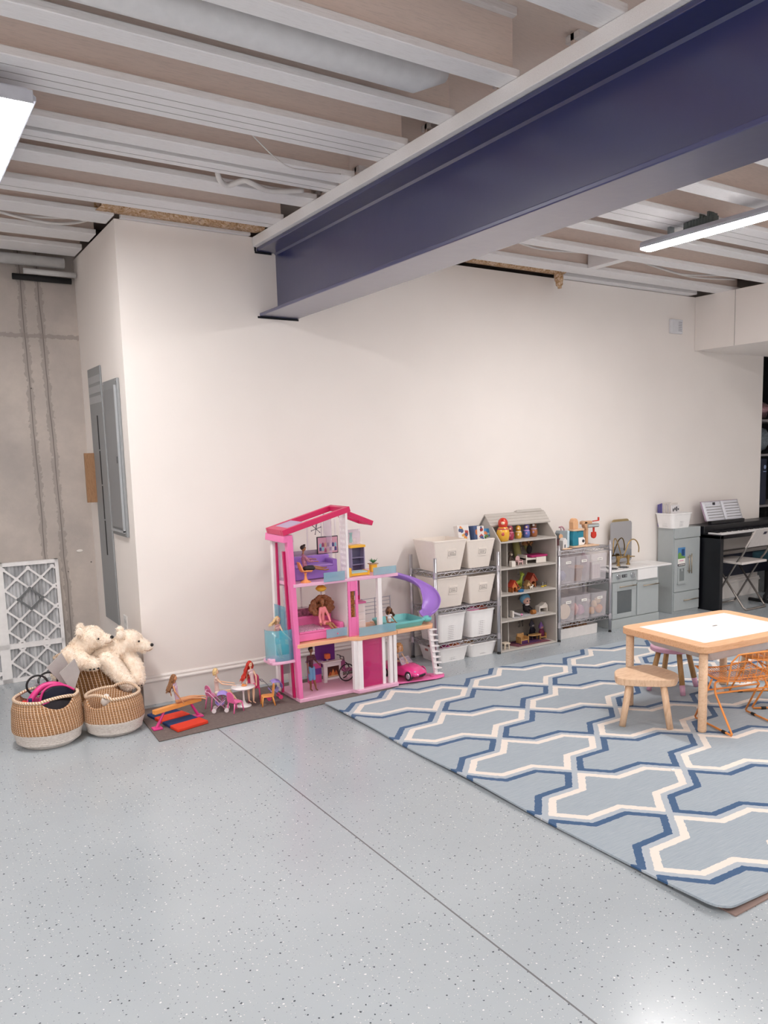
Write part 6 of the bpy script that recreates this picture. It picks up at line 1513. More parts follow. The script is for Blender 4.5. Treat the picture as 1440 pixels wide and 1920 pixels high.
t = thing('doll_wardrobe', 'grey lilac doll shelf unit with yellow shelf at the right of the top storey', 'shelf', (2.545, 4.72, F2)); WG = cm('shelf slate', '8f88a8')
mk('back', M().box((2.50, 4.758, F2), (2.60, 4.764, F2+.27)), TGL, parent=t)
for x in (2.50, 2.592): mk('side', M().box((x, 4.70, F2), (x+.006, 4.757, F2+.155)), WG, parent=t)
for z in (.04, .085): mk('shelf', M().box((2.506, 4.70, F2+z), (2.592, 4.757, F2+z+.004)), WG, parent=t)
mk('yellow_shelf', M().box((2.488, 4.69, F2+.155), (2.60, 4.764, F2+.170)), YEL, parent=t)
mk('back_board', M().box((2.506, 4.750, F2), (2.592, 4.7575, F2+.155)), cm('board slate', '6e6a8c'), parent=t)
simple('doll_dress', 'pale aqua doll dress hanging above the yellow shelf', 'dress', M().prism([(2.508, .92), (2.532, .92), (2.526, .97), (2.532, .985), (2.508, .985), (2.514, .97)], 4.735, 4.742, 'y'), mat('dress aqua', '9cc4c4', .8))
t = thing('doll_chest', 'white doll chest of drawers with pink top beside the pink wardrobe', 'chest', (2.515, 4.66, F1))
mk('body', M().box((2.475, 4.62, F1), (2.545, 4.70, F1+.165)), WHT, parent=t, bevel=.002); mk('top', M().box((2.47, 4.615, F1+.165), (2.552, 4.70, F1+.178)), PKM, parent=t, bevel=.003)
for k in range(3): mk('drawer', M().box((2.480, 4.617, F1+.012+k*.05), (2.540, 4.6205, F1+.052+k*.05)), cm('drawer', 'f3eaea'), parent=t, bevel=.001)
t = thing('doll_mirror', 'grey framed doll mirror above the chest on the middle storey', 'mirror', (2.52, 4.73, F1+.2)); mk('frame', M().box((2.485, 4.73, F1+.2), (2.56, 4.736, F1+.34)), cm('mirror lilac', 'a59cb8'), parent=t); mk('glass', M().box((2.492, 4.7285, F1+.21), (2.553, 4.731, F1+.33)), cm('mirror glass', '8d89a6', .1), parent=t)
t = thing('doll_planter', 'yellow pot with green leaves on the edge of the top storey', 'plant', (2.60, 4.60, F2))
mk('pot', M().box((2.582, 4.585, F2), (2.625, 4.62, F2+.052)), YEL, parent=t, bevel=.003)
mk('saucer', M().box((2.576, 4.58, F2+.050), (2.632, 4.625, F2+.056)), mat('saucer tan', 'b99a7a', .6), parent=t)
lf = M()
for k in range(9):
    a = k*2*pi/9; lf._add([(2.604, 4.602, F2+.056), (2.604+.016*cos(a)-.006*sin(a), 4.602+.016*sin(a)+.006*cos(a), F2+.07), (2.604+.03*cos(a), 4.602+.03*sin(a), F2+.072+.008*(k % 3)), (2.604+.016*cos(a)+.006*sin(a), 4.602+.016*sin(a)-.006*cos(a), F2+.07)], [(0, 1, 2, 3)])
mk('leaves', lf, mat('leaf green', '2f7d46', .5), parent=t, thick=.001)
t = thing('doll_bed', 'yellow doll bed with pale blue sheet beside the planter', 'bed', (2.45, 4.54, F2))
mk('headboard', M().box((2.37, 4.50, F2), (2.392, 4.58, F2+.055)), YEL, parent=t, bevel=.003); mk('frame', M().box((2.392, 4.50, F2+.002), (2.51, 4.58, F2+.018)), YEL, parent=t, bevel=.002); mk('footboard', M().box((2.51, 4.50, F2), (2.522, 4.58, F2+.028)), YEL, parent=t, bevel=.002)
mk('sheet', M().box((2.394, 4.503, F2+.018), (2.508, 4.577, F2+.026)), mat('sheet aqua', 'b4d0d0', .8), parent=t, bevel=.002)
# ground floor
t = thing('doll_fireplace', 'white doll fireplace with painted flames on the ground storey', 'fireplace', (2.33, 4.69, F0))
x0, x1 = 2.262, 2.398
mk('surround', panel_with(M(), x0, x1, F0, .160, 4.68, 4.70, [(2.288, 2.374, .06, .132), (2.284, 2.378, F0, .045)]), WHT, parent=t, bevel=.002)
mk('mantel', M().box((x0-.014, 4.665, .160), (x1+.014, 4.705, .170)), WHT, parent=t, bevel=.002)
fb = mk('fire_panel', M().box((2.288, 4.690, .06), (2.374, 4.694, .132)), mat('fire dark', '4a211a', .6), parent=t, label='dark panel with painted flames')
for k, (cx, h_, c2) in enumerate(((2.31, .03, 'b5532e'), (2.33, .045, 'd98a4c'), (2.352, .034, 'c4663a'))):
    mk('flame', M().prism([(cx-.014, .068), (cx+.014, .068), (cx+.009, .068+h_*.6), (cx+.001, .068+h_), (cx-.008, .068+h_*.55)], 4.6892-.0002*k, 4.6901, 'y'), mat('flame '+c2, c2, .6), parent=fb)
mk('log', M().box((2.295, 4.6882, .062), (2.367, 4.6902, .070)), mat('log cream', 'd9b48a', .6), parent=fb)
t = thing('doll_lamp', 'small orange doll lamp on the white mantel', 'lamp', (2.29, 4.685, .1705))
mk('shade', M().box((2.275, 4.67, .188), (2.307, 4.70, .22)), mat('lamp coral', 'e8703f', .5), parent=t, bevel=.003); mk('foot', M().cyl((2.291, 4.685, .1705), (2.291, 4.685, .188), .008, .006, 12), TGL, parent=t)
part('purple_panel', M().box((2.235, 4.745, .12), (2.375, 4.75, F1-.024)), PRD, label='purple wall panel'); part('kitchen_block', M().box((2.18, 4.72, F0), (2.262, 4.76, .165)), cm('block rose', 'd7559a'), label='pink kitchen block')
part('oven_inset', M().box((2.20, 4.717, .085), (2.262, 4.721, .125)), PRD); part('fridge_block', M().box((2.05, 4.70, F0), (2.10, 4.76, .12)), WHT); part('grey_door', M().box((2.01, 4.745, .12), (2.055, 4.755, .30)), cm('door grey', 'a7a0a6')); part('block_top', M().box((2.17, 4.70, .165), (2.27, 4.765, .173)), cm('counter lilac', 'b79fc4'))
t = thing('toy_wheelchair', 'small wheelchair behind the white columns on the ground storey', 'wheelchair', (2.42, 4.66, F0)); WB = mat('wheel black', '2b282e', .5)
for y in (4.63, 4.70):
    r = .055; cx, cz2 = 2.40, F0+.06
    w = mk('wheel', M().tube([(cx+r*cos(a*pi/14), y, cz2+r*sin(a*pi/14)) for a in range(28)], .004, 8, closed=True), WB, parent=t); sp = M()
    for a in range(8): sp.tube([(cx, y, cz2), (cx+r*cos(a*pi/4), y, cz2+r*sin(a*pi/4))], .0012, 5)
    mk('spokes', sp, mat('spoke silver', 'bfc0c6', .35, .7), parent=w)
mk('seat', M().box((2.385, 4.635, F0+.065), (2.46, 4.695, F0+.072)).box((2.385, 4.635, F0+.072), (2.392, 4.695, F0+.14)), mat('wheelchair pink', 'a04a80', .6), parent=t)
for y in (4.64, 4.69): mk('push_handle', M().tube([(2.388, y, F0+.13), (2.385, y, F0+.165), (2.362, y, F0+.172)], .003, 6), WB, parent=t)
simple('toy_cushion', 'orange toy cushion behind the pink curtain door', 'cushion', M().ell((2.545, 4.60, F0+.10), (.022, .02, .02)), mat('cushion orange', 'e0622e', .6))
simple('toy_pouf', 'round magenta toy pouf behind the pink curtain door', 'pouf', M().ell((2.50, 4.60, F0+.045), (.05, .045, .045)), mat('pouf magenta', 'b0276c', .6))

# ================================================================== DOLLS
SKN = {'fair': mat('doll fair skin', 'e9bfa0', .45), 'tan': mat('doll tan skin', 'c98d62', .45), 'brown': mat('doll brown skin', '9c6540', .45), 'deep': mat('doll deep skin', '8a5a3c', .45)}
EYEM = mat('doll eye', '2a1f1e', .3); LIPM = mat('doll lips', 'b5495a', .4)
def hair_mat(n, c1): return mat('hair '+n, c1, .5, var=.35, scale=140, bump=.6, bscale=350)
def V3(*a): return Vector(a)
def doll(name, label, cat, J, skin, face, side, s=1.0, male=False, shorts=None, top=None, sleeves=0, skirt=None, pants=0, shoes=None, hair=None):
    J = {k: Vector(v) for k, v in J.items()}; sv = Vector(side).normalized(); fd = Vector(face).normalized()
    base_pt = min(J.values(), key=lambda v: v.z)
    t = thing(name, label, cat, (J['pv'].x, J['pv'].y, min(v.z for v in J.values())))
    hw = (.020 if male else .0165)*s; hh = .0115*s
    upv = (J['nk']-J['pv']).normalized()
    sh = {'L': J['nk']-upv*.010*s-sv*hw, 'R': J['nk']-upv*.010*s+sv*hw}; hp = {'L': J['pv']-sv*hh, 'R': J['pv']+sv*hh}
    ch_ = J['nk']-upv*.028*s; wa = J['nk']-upv*.058*s if (J['nk']-J['pv']).length > .07*s else (J['nk']+J['pv'])/2
    b = M(); hd = J['hd']; R = Matrix((sv, fd, sv.cross(fd))).transposed()
    b.ell(hd, (.0135*s, .0145*s, .0175*s), 16, 12, R); b.ell(hd+fd*.0055*s-Vector((0, 0, .009*s)), (.009*s, .009*s, .008*s), 12, 8, R)
    b.cap(hd+fd*.012*s-Vector((0, 0, .001*s)), .0022*s, hd+fd*.0158*s-Vector((0, 0, .003*s)), .0022*s, 8)
    b.cap(J['nk']-upv*.004*s, .0055*s, hd-Vector((0, 0, .008*s)), .005*s)
    b.cap(sh['L'], .0068*s, sh['R'], .0068*s); b.cap(ch_-sv*.006*s, .0115*s, ch_+sv*.006*s, .0115*s); b.cap(ch_, .0125*s, wa, .0095*s if not male else .0115*s); b.cap(wa, .0095*s if not male else .0115*s, J['pv'], .0125*s)
    b.cap(hp['L'], .0115*s, hp['R'], .0115*s)
    for q in 'LR':
        e, h = J['e'+q], J['h'+q]; b.cap(sh[q], .0062*s, e, .0046*s); b.cap(e, .0046*s, h, .0032*s)
        d = (h-e).normalized(); pp = h+d*.006*s; w_ = d.orthogonal().normalized(); 
        w_ = (sv-d*sv.dot(d)); w_ = w_.normalized() if w_.length > .1 else d.orthogonal().normalized()
        b.cap(h, .0032*s, pp, .0042*s)
        for f_ in range(4):
            o = w_*(f_-1.5)*.0024*s; ln = (.010, .0115, .011, .009)[f_]*s; crv = Vector((0, 0, -.002*s))
            b.cap(pp+o, .0014*s, pp+o+d*ln*.6+crv*.4, .0013*s, 6); b.cap(pp+o+d*ln*.6+crv*.4, .0013*s, pp+o+d*ln+crv, .0011*s, 6)
        b.cap(h+d*.001*s, .0016*s, h+d*.007*s-w_*.006*s, .0013*s, 6)
        k, f_ = J['k'+q], J['f'+q]; b.cap(hp[q], .0115*s, k, .0078*s); b.cap(k, .0076*s, k+(f_-k)*.35, .0078*s); b.cap(k+(f_-k)*.35, .0078*s, f_, .0042*s)
        to = J.get('toe'+q); to = Vector(to) if to is not None else f_+fd*.018*s-Vector((0, 0, .004*s)); b.cap(f_, .0046*s, to, .0038*s)
        J['toe'+q] = to
    bo = mk('body', b, skin, parent=t); fuse(bo, .0017*s, 3)
    for k in (-1, 1): mk('eye', M().ell(hd+fd*.0138*s+sv*.0052*s*k+Vector((0, 0, .001*s)), (.0026*s, .0014*s, .0019*s), 8, 6, R), EYEM, parent=t)
    mk('mouth', M().ell(hd+fd*.0135*s-Vector((0, 0, .0085*s)), (.0032*s, .0013*s, .0012*s), 8, 6, R), LIPM, parent=t)
    if top:
        c2 = M(); g = .0022*s
        c2.cap(sh['L'], .0068*s+g, sh['R'], .0068*s+g); c2.cap(ch_-sv*.006*s, .0118*s+g, ch_+sv*.006*s, .0118*s+g); c2.cap(ch_, .0128*s+g, wa, .010*s+g+(.002*s if male else 0)); c2.cap(wa, .010*s+g, J['pv']+upv*.006*s, .0125*s+g)
        for q in 'LR':
            if sleeves: e = J['e'+q]; c2.cap(sh[q], .0066*s+g, sh[q]+(e-sh[q])*min(1, sleeves), .0056*s+g)
            if sleeves > 1: c2.cap(J['e'+q], .0052*s+g, J['e'+q]+(J['h'+q]-J['e'+q])*(sleeves-1), .0046*s+g)
        fuse(mk('top', c2, top, parent=t), .0019*s, 2)
    if skirt or shorts or pants:
        c3 = M(); g = .0026*s; mm_ = skirt or shorts; L_ = pants or .45
        c3.cap(hp['L'], .0118*s+g, hp['R'], .0118*s+g); c3.cap(J['pv'], .0125*s+g, J['pv']+upv*.014*s, .0105*s+g)
        for q in 'LR':
            k = J['k'+q]; c3.cap(hp[q], .0115*s+g, hp[q]+(k-hp[q])*min(1, L_), (.0088*s+g)*(1.15 if skirt else 1))
            if L_ > 1: c3.cap(k, .008*s+g, k+(J['f'+q]-k)*(L_-1), .006*s+g)
        if skirt: c3.cap((hp['L']+J['kL']*.5+hp['L']*-.5), .0115*s+g, (hp['R']+J['kR']*.5+hp['R']*-.5), .0115*s+g)
        fuse(mk('skirt' if skirt else 'shorts', c3, mm_, parent=t), .0019*s, 2)
    if shoes:
        for q in 'LR': mk('shoe', M().cap(J['f'+q], .0058*s, J['toe'+q], .005*s), shoes, parent=t)
    if hair: hair(t, hd, fd, sv, s)
    return t
def hair_short(m_):
    def f(t, hd, fd, sv, s):
        b = M(); R = Matrix((sv, fd, sv.cross(fd))).transposed()
        b.ell(hd-fd*.004*s+Vector((0, 0, .006*s)), (.0155*s, .0155*s, .0150*s), 16, 10, R); b.ell(hd+fd*.006*s+Vector((0, 0, .016*s)), (.011*s, .009*s, .006*s), 12, 8, R)
        fuse(mk('hair', b, m_, parent=t), .002*s, 2)
    return f
def hair_long(m_, length=.08, spread=.012, back=.012, drift=(0, 0, 0), wav=.003, n=22, seed=1):
    def f(t, hd, fd, sv, s):
        rnd = random.Random(seed); b = M(); R = Matrix((sv, fd, sv.cross(fd))).transposed(); dr_ = Vector(drift)
        b.ell(hd-fd*.004*s+Vector((0, 0, .006*s)), (.0160*s, .0160*s, .0155*s), 16, 10, R)
        for i in range(n):
            a = pi*(.02+.96*i/(n-1)); o = sv*cos(a)*.0145*s-fd*sin(a)*.0135*s
            p0 = hd+o+Vector((0, 0, .006*s)); L = length*s*rnd.uniform(.8, 1.05); out = (sv*cos(a)*spread-fd*sin(a)*back)*s
            pts = [p0+out*(u**.7)+dr_*u*u*s+Vector((rnd.gauss(0, wav*.4)*s, rnd.gauss(0, wav*.4)*s, -L*u))+sv*sin(u*9+i)*wav*s*u for u in (0, .2, .4, .6, .8, 1)]
            b.tube(pts, [.0052*s, .0055*s, .0052*s, .0048*s, .0038*s, .0014*s], 7)
        fuse(mk('hair', b, m_, parent=t), .0018*s, 1)
    return f
def hair_curly(m_, R0=.04, n=170, seed=2, lo=-.062, hi=.020, br=(.005, .009)):
    def f(t, hd, fd, sv, s):
        rnd = random.Random(seed); b = M(); R = Matrix((sv, fd, sv.cross(fd))).transposed()
        b.ell(hd-fd*.006*s+Vector((0, 0, .008*s)), (.017*s, .017*s, .016*s), 14, 9, R)
        for i in range(n):
            a = rnd.uniform(-.25, pi+.25); up_ = rnd.uniform(lo, hi)*s; ev_ = sqrt(max(.08, 1-((up_/s-(lo+hi)/2)/((hi-lo)/2))**2)); r = R0*s*ev_*rnd.uniform(.3, 1)**.7
            o = sv*cos(a)*r*1.25-fd*abs(sin(a))*r*.7-fd*.004*s
            c = hd+o+Vector((0, 0, up_+.008*s-.2*r)); b.ell(c, rnd.uniform(*br)*s, 8, 6)
        fuse(mk('hair', b, m_, parent=t), .0024, 1)
    return f
R_ = (1, 0, 0); CAMF = (-.45, -.89, 0)   # facing the room
LILTOP = mat('top lilac', 'c9a9bd', .6); WTOP = mat('top white pink', 'e6c9cc', .6); ORC = mat('skin swimsuit', 'd9a27c', .5)
# 1 girl on the balance beam
doll('fashion_doll', 'doll with long brown hair sitting on the orange balance beam', 'doll', dict(hd=(1.272, 4.55, .270), nk=(1.268, 4.552, .240), pv=(1.285, 4.55, .135), eL=(1.250, 4.58, .205), hL=(1.262, 4.60, .165), eR=(1.262, 4.515, .198), hR=(1.30, 4.515, .135), kL=(1.36, 4.565, .140), fL=(1.435, 4.575, .128), kR=(1.355, 4.545, .138), fR=(1.425, 4.55, .122)),
     SKN['tan'], (.8, -.6, 0), (-.6, -.8, 0), .98, top=LILTOP, hair=hair_long(hair_mat('chestnut', '8a5c38'), .09, .012, .016, (-.022, 0, 0), .007, 24, 3))
OB = mat('beam orange', 'e79a4e', .45)
t = thing('balance_beam', 'orange toy balance beam on two pink feet at the left end of the runner', 'balance beam', (1.28, 4.55, .0075))
mk('bar', M().bar((1.135, 4.498, .108), (1.425, 4.598, .108), .030, .024), OB, parent=t, bevel=.002)
for (x, y, bx, by_) in ((1.150, 4.508, 1.195, 4.52), (1.405, 4.588, 1.365, 4.577)):
    p = mk('foot', M().box((x-.026, y-.026, .0075), (x+.026, y+.026, .018)), HP, parent=t, bevel=.003)
    mk('strut', M().cap((x, y, .018), .009, (bx, by_, .094), .007), HP, parent=t)
t = thing('folding_mat', 'red and navy striped toy tumbling mat under the balance beam', 'mat', (1.28, 4.58, .0075))
A_, B_, C_, D_ = Vector((1.165, 4.775, 0)), Vector((1.325, 4.800, 0)), Vector((1.412, 4.425, 0)), Vector((1.225, 4.375, 0))
for i in range(4):
    a0, a1 = i/4+.004, (i+1)/4-.004; p = [A_.lerp(D_, a0), B_.lerp(C_, a0), B_.lerp(C_, a1), A_.lerp(D_, a1)]
    mk('mat_panel', M().hexa([(v.x, v.y, .0078) for v in p][::-1], [(v.x, v.y, .022+.004*(i % 2)) for v in p][::-1]), mat('mat navy', '16305f', .8) if i % 2 == 0 else mat('mat red', 'd8391f', .8), parent=t, bevel=.004, seg=3, label='navy panel' if i % 2 == 0 else 'red panel')
mk('mat_tag', M().box((1.20, 4.74, .0222), (1.222, 4.752, .0232)), LABL, parent=t)
# 2 table group
t = thing('doll_table', 'round white pedestal doll table between two seated dolls', 'table', (1.693, 4.615, .0075))
mk('top', M().lathe([(0, .118), (.060, .118), (.070, .124), (.070, .128), (0, .129)], (1.693, 4.615, 0), 32), WHT, parent=t); mk('pedestal', M().lathe([(0, .0075), (.046, .0075), (.044, .012), (.016, .022), (.006, .045), (.005, .09), (.012, .118), (0, .118)], (1.693, 4.615, 0), 24), WHT, parent=t)
simple('toy_pastry', 'small orange toy snack on the white doll table', 'toy food', M().ell((1.70, 4.615, .133), (.018, .014, .005)).ell((1.695, 4.62, .140), (.007, .006, .004)), mat('pastry orange', 'e39152', .6))
doll('fashion_doll', 'blonde doll with pinned-up hair sitting left of the white doll table', 'doll', dict(hd=(1.545, 4.65, .238), nk=(1.545, 4.652, .208), pv=(1.548, 4.66, .105), eL=(1.575, 4.68, .165), hL=(1.645, 4.66, .148), eR=(1.57, 4.625, .162), hR=(1.635, 4.615, .146), kL=(1.625, 4.66, .105), fL=(1.655, 4.655, .045), kR=(1.62, 4.635, .10), fR=(1.66, 4.61, .035)),
     SKN['fair'], (.9, -.43, 0), (-.43, -.9, 0), .98, top=mat('top sand', 'dcc0b4', .6), skirt=mat('skirt cream', 'd9c9b8', .7), hair=hair_long(hair_mat('blonde', 'd9b983'), .03, .004, .006, (0, 0, 0), .002, 16, 4))
RDH = hair_mat('red', 'c42a18')
doll('fashion_doll', 'doll with very long bright red hair sitting right of the white doll table', 'doll', dict(hd=(1.760, 4.66, .245), nk=(1.763, 4.66, .215), pv=(1.775, 4.665, .112), eL=(1.748, 4.69, .175), hL=(1.735, 4.66, .140), eR=(1.785, 4.635, .17), hR=(1.775, 4.61, .135), kL=(1.735, 4.64, .108), fL=(1.725, 4.61, .035), kR=(1.755, 4.61, .106), fR=(1.745, 4.59, .030)),
     SKN['fair'], (.3, -.95, 0), (.95, .3, 0), .98, top=WTOP, skirt=mat('skirt pink', 'dd5a86', .6), hair=hair_long(RDH, .115, .012, .022, (-.035, .0, 0), .007, 28, 5))
def doll_chair(label, x, y, z, rz, m_, sz=.062, hs=.062, hb=.125, arch=True):
    t = thing('doll_chair', label, 'chair', (x, y, z), rz); Q = Matrix.Translation((x, y, z)) @ Matrix.Rotation(rz, 4, 'Z'); w = sz/2
    mk('seat', M(Q).prism(rrect(sz, sz, .012, 4), hs-.006, hs, 'z'), m_, parent=t, bevel=.002)
    for sx in (-1, 1):
        mk('leg', M(Q).tube([(sx*(w-.004), w-.004, hs-.004), (sx*w, w+.003, 0)], .0042, 8), m_, parent=t); mk('leg', M(Q).tube([(sx*(w-.004), -w+.004, hs-.004), (sx*w, -w-.008, 0)], .0042, 8), m_, parent=t)
    pr_ = [(-w, hs-.002), (w, hs-.002)]+[(w*cos(pi*i/10)*(1.0), hb-w*.9+w*.9*sin(pi*i/10)) for i in range(11)]
    b = M(Q); n = len(pr_)
    b._add([(a, -w+.002-(c_-hs)*.12, c_) for a, c_ in pr_]+[(a, -w-.003-(c_-hs)*.12, c_) for a, c_ in pr_], [tuple(range(n)), tuple(range(n, 2*n))]+[(j, (j+1) % n, n+(j+1) % n, n+j) for j in range(n)])
    mk('backrest', b, m_, parent=t, bevel=.0015); return t
PCHR = mat('chair pink', 'ec6fa8', .4)
doll_chair('bright pink doll chair in front of the white doll table, back to the left', 1.615, 4.545, .0075, radians(-70), PCHR)
doll_chair('dark pink doll chair holding the red-haired doll', 1.785, 4.68, .0075, radians(160), mat('chair magenta', 'd03a72', .4), .07, .09, .16)
doll_chair('pink doll chair holding the blonde doll behind the stroller', 1.535, 4.675, .0075, radians(-80), mat('chair rose', 'd96f9f', .4), .07, .085, .15)
doll_chair('orange doll chair at the right end of the runner, back to the right', 1.815, 4.545, .0075, radians(75), OB, .065, .06, .13)
def stroller(label, x, y, z, rz, hood, frame, wheel):
    t = thing('doll_stroller', label, 'stroller', (x, y, z), rz); Q = Matrix.Translation((x, y, z)) @ Matrix.Rotation(rz, 4, 'Z')
    for sy in (-1, 1):
        for sx in (-1, 1): mk('wheel', M(Q).cyl((sx*.036, sy*.030-.004, .013), (sx*.036, sy*.030+.004, .013), .013, .013, 14), wheel, parent=t)
        mk('frame_tube', M(Q).tube([(.036, sy*.028, .014), (-.02, sy*.028, .075), (-.062, sy*.028, .125), (-.075, sy*.028, .128)], .0025, 6), frame, parent=t)
        mk('frame_tube', M(Q).tube([(-.036, sy*.028, .014), (.030, sy*.028, .075)], .0025, 6), frame, parent=t)
    mk('push_bar', M(Q).tube([(-.075, -.028, .128), (-.080, -.024, .130), (-.080, .024, .130), (-.075, .028, .128)], .003, 6), frame, parent=t)
    rows = []
    for i in range(9):
        a = pi*i/8; rows.append([(.030*cos(a)*.9-.0, (j/6-.5)*.058, .070-.028*sin(a)) for j in range(7)])
    mk('seat_sling', M(Q).sheet(rows), hood, parent=t, thick=.002)
    rows = []
    for i in range(9):
        a = radians(-20+150*i/8); rows.append([(.012+.040*cos(a)*(1-.06*(i % 2)), (j/8-.5)*.062, .078+.044*sin(a)*sqrt(max(.05, 1-((j/8-.5)*2)**4*.5))) for j in range(9)])
    mk('hood', M(Q).sheet(rows, False), hood, parent=t, thick=.002); return t
LIL = mat('stroller lilac', 'a08ad2', .6)
stroller('lilac hooded doll stroller on pale wheels in front of the blonde doll', 1.545, 4.60, .0075, radians(-25), LIL, mat('stroller pink tube', 'd9a9c4', .4), mat('wheel white', 'e6dde0', .4))
stroller('lilac hooded doll stroller on pink wheels beside the toy house', 1.895, 4.64, .0075, radians(-8), LIL, mat('tube grey', '8a8790', .35, .6), mat('wheel pink', 'e0457f', .4))
# elevator doll
BLO = hair_mat('gold blonde', 'e0be8a')
doll('fashion_doll', 'blonde doll standing in the turquoise lift cage of the toy house', 'doll', dict(hd=(1.905, 4.55, .520), nk=(1.905, 4.555, .490), pv=(1.905, 4.56, .398), eL=(1.885, 4.56, .44), hL=(1.88, 4.54, .40), eR=(1.925, 4.53, .445), hR=(1.955, 4.50, .405), kL=(1.902, 4.56, .340), fL=(1.915, 4.565, .284), kR=(1.915, 4.55, .340), fR=(1.922, 4.55, .284)),
     SKN['fair'], (.35, -.93, 0), (.93, .35, 0), .92, top=mat('top blush', 'd9a9a8', .6), shorts=mat('shorts print', 'a9a5a8', .7, var=.4, scale=150), hair=hair_long(BLO, .05, .018, .016, (-.03, 0, 0), .006, 24, 6))
# top storey man
doll('male_doll', 'male doll in a pink patterned shirt sitting on the top storey', 'doll', dict(hd=(2.078, 4.52, .938), nk=(2.075, 4.52, .905), pv=(2.082, 4.51, .818), eL=(2.115, 4.55, .868), hL=(2.165, 4.55, .862), eR=(2.10, 4.49, .86), hR=(2.15, 4.49, .855), kL=(2.15, 4.53, .818), fL=(2.215, 4.53, .805), kR=(2.145, 4.50, .812), fR=(2.215, 4.505, .795)),
     SKN['brown'], (.88, -.3, .35), (-.3, -.95, 0), 1.02, male=True, top=mat('shirt pink print', 'b0708c', .7, var=.5, scale=160), sleeves=1.5, shorts=mat('trousers black', '2a2428', .7), pants=.8, hair=hair_short(mat('hair black brown', '2b1c17', .6)))
# curly doll
doll('fashion_doll', 'doll with huge curly auburn hair and pink jumper on the middle storey', 'doll', dict(hd=(2.205, 4.55, .590), nk=(2.205, 4.552, .560), pv=(2.208, 4.56, .460), eL=(2.178, 4.54, .505), hL=(2.175, 4.52, .465), eR=(2.235, 4.535, .505), hR=(2.235, 4.51, .468), kL=(2.222, 4.50, .455), fL=(2.25, 4.465, .405), kR=(2.245, 4.505, .455), fR=(2.275, 4.47, .408)),
     SKN['brown'], (.1, -1, 0), (1, .1, 0), 1.02, top=mat('jumper pink', 'ef8f95', .8), sleeves=1.9, skirt=mat('jumper hem', 'ee8b92', .8), shoes=mat('boot pink', 'e86a88', .5), hair=hair_curly(hair_mat('auburn', '8c5230'), .068, 330, 7, -.085, .030, (.007, .013)))
# ground storey man
doll('male_doll', 'male doll in dark check shirt and blue shorts standing on the ground storey', 'doll', dict(hd=(2.128, 4.58, .290), nk=(2.128, 4.582, .258), pv=(2.128, 4.585, .172), eL=(2.098, 4.575, .21), hL=(2.098, 4.56, .165), eR=(2.158, 4.575, .215), hR=(2.165, 4.545, .20), kL=(2.118, 4.58, .100), fL=(2.120, 4.585, .038), kR=(2.142, 4.58, .100), fR=(2.152, 4.575, .038)),
     SKN['deep'], (.1, -1, 0), (1, .1, 0), 1.0, male=True, top=mat('check shirt', '5a2a38', .7, var=.5, scale=110), sleeves=.8, shorts=mat('denim blue', '6f9cc4', .8), pants=.95, hair=hair_short(mat('hair black', '1b1517', .6)))
# pool doll
doll('fashion_doll', 'doll with brown hair and white top sitting in the turquoise pool', 'doll', dict(hd=(2.690, 4.56, .478), nk=(2.690, 4.565, .448), pv=(2.69, 4.57, .385), eL=(2.665, 4.55, .415), hL=(2.668, 4.53, .395), eR=(2.715, 4.55, .415), hR=(2.722, 4.53, .395), kL=(2.70, 4.53, .388), fL=(2.72, 4.53, .385), kR=(2.72, 4.55, .388), fR=(2.74, 4.54, .385)),
     SKN['brown'], (.0, -1, 0), (1, 0, 0), 1.0, top=mat('top white', 'dcd6dc', .7, var=.1, scale=100), hair=hair_long(hair_mat('dark brown', '5c3a28'), .06, .012, .010, (.02, 0, 0), .004, 20, 8))
# car
t = thing('toy_car', 'glossy pink toy convertible on the drive of the toy house', 'toy car', (2.76, 4.52, Z0+.011)); CP = mat('car pink', 'e23b8c', .15, coat=1)
cz0 = Z0+.0115; Q = Matrix.Translation((2.775, 4.535, cz0)) @ Matrix.Rotation(radians(-72), 4, 'Z') @ Matrix.Diagonal((1.05, 1.1, 1.2, 1))
def sec(x, w, zl, zh, n=12):
    return [(x, w*cos(pi+pi*i/n)*-1*-1, 0) for i in range(n+1)]
rows = []
st = [(-.15, .050, .030, .062), (-.14, .062, .022, .078), (-.10, .070, .016, .086), (-.05, .070, .014, .076), (.0, .070, .014, .074), (.05, .070, .014, .078), (.10, .066, .016, .066), (.135, .056, .020, .050), (.152, .042, .026, .038)]
for x, w, zl, zh in st:
    row = []
    for a in range(0, 25):
        th = 2*pi*a/24; cx_, sx_ = cos(th), sin(th)
        ex = abs(cx_)**.6*(1 if cx_ > 0 else -1); ez = abs(sx_)**.7*(1 if sx_ > 0 else -1)
        row.append((x, w*ex, (zl+zh)/2+(zh-zl)/2*ez))
    rows.append(row[:-1])
b = M(Q).sheet(rows, True, True); b._add(rows[0], [tuple(range(24))]); b._add(rows[-1], [tuple(range(24))])
mk('car_body', b, CP, parent=t)
mk('cockpit', M(Q).box((-.085, -.052, .060), (.022, .052, .0835)), mat('cockpit dark rose', '8f2a5c', .5), parent=t, bevel=.012, seg=3)
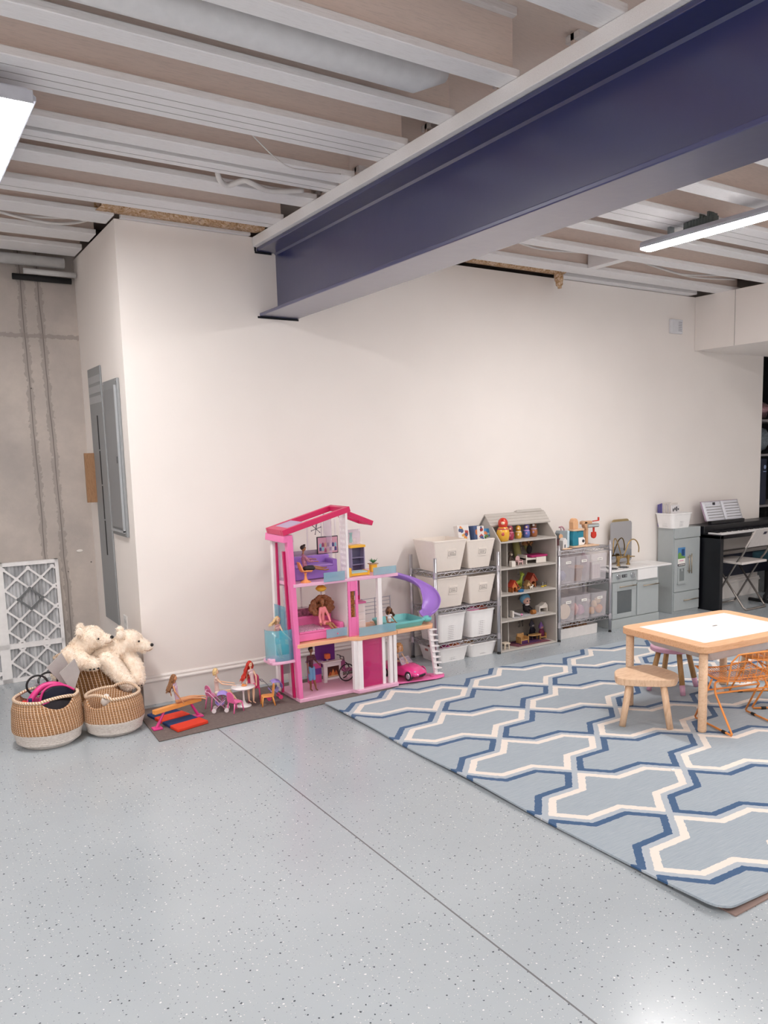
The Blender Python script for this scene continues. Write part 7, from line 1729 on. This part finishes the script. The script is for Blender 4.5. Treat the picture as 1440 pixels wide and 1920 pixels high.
for sy in (-1, 1): mk('seat', M(Q).box((-.085, sy*.027-.018, .07), (-.068, sy*.027+.018, .105)), PKL, parent=t, bevel=.005)
mk('windscreen', M(Q)._add([(.03, -.05, .076), (.03, .05, .076), (.002, .044, .112), (.002, -.044, .112)], [(0, 1, 2, 3)]), TGL, parent=t, thick=.002)
mk('windscreen_frame', M(Q).tube([(.03, -.05, .076), (.002, -.044, .112), (.002, .044, .112), (.03, .05, .076)], .002, 6), mat('frame grey', 'a9a3aa', .3, .5), parent=t)
for x in (-.095, .095):
    for sy in (-1, 1):
        w = mk('wheel', M(Q).cyl((x, sy*.052, .026), (x, sy*.070, .026), .026, .026, 20), mat('tyre dark', '221f24', .6), parent=t); mk('hubcap', M(Q).cyl((x, sy*.070, .026), (x, sy*.0725, .026), .016, .013, 14), mat('hub silver', 'cfc8d2', .25, .7), parent=w)
        mk('wheel_arch', M(Q).tube([(x+.030*cos(a), sy*.0685, .026+.030*sin(a)) for a in [pi*k/10 for k in range(11)]], .003, 6), CP, parent=t)
mk('grille', M(Q).box((.138, -.030, .022), (.154, .030, .034)), mat('tyre dark', '221f24', .6), parent=t, bevel=.004)
for sy in (-1, 1): mk('headlight', M(Q).ell((.122, sy*.040, .048), (.014, .009, .006)), mat('lamp glass pink', 'b98fb4', .2), parent=t)
doll('fashion_doll', 'doll with curly ginger blonde hair driving the pink toy car', 'doll', dict(hd=(2.759, 4.555, 0.213), nk=(2.759, 4.557, 0.186), pv=(2.757, 4.565, 0.120), eL=(2.736, 4.540, 0.153), hL=(2.749, 4.515, 0.133), eR=(2.779, 4.540, 0.153), hR=(2.779, 4.510, 0.138), kL=(2.764, 4.540, 0.121), fL=(2.779, 4.515, 0.118), kR=(2.774, 4.545, 0.121), fR=(2.789, 4.520, 0.118)),
     SKN['fair'], (.2, -1, 0), (1, .2, 0), .95, top=mat('top silver', '9b9298', .5), hair=hair_curly(hair_mat('ginger blonde', 'd39a62'), .030, 110, 9, -.05, .022, (.006, .010)))
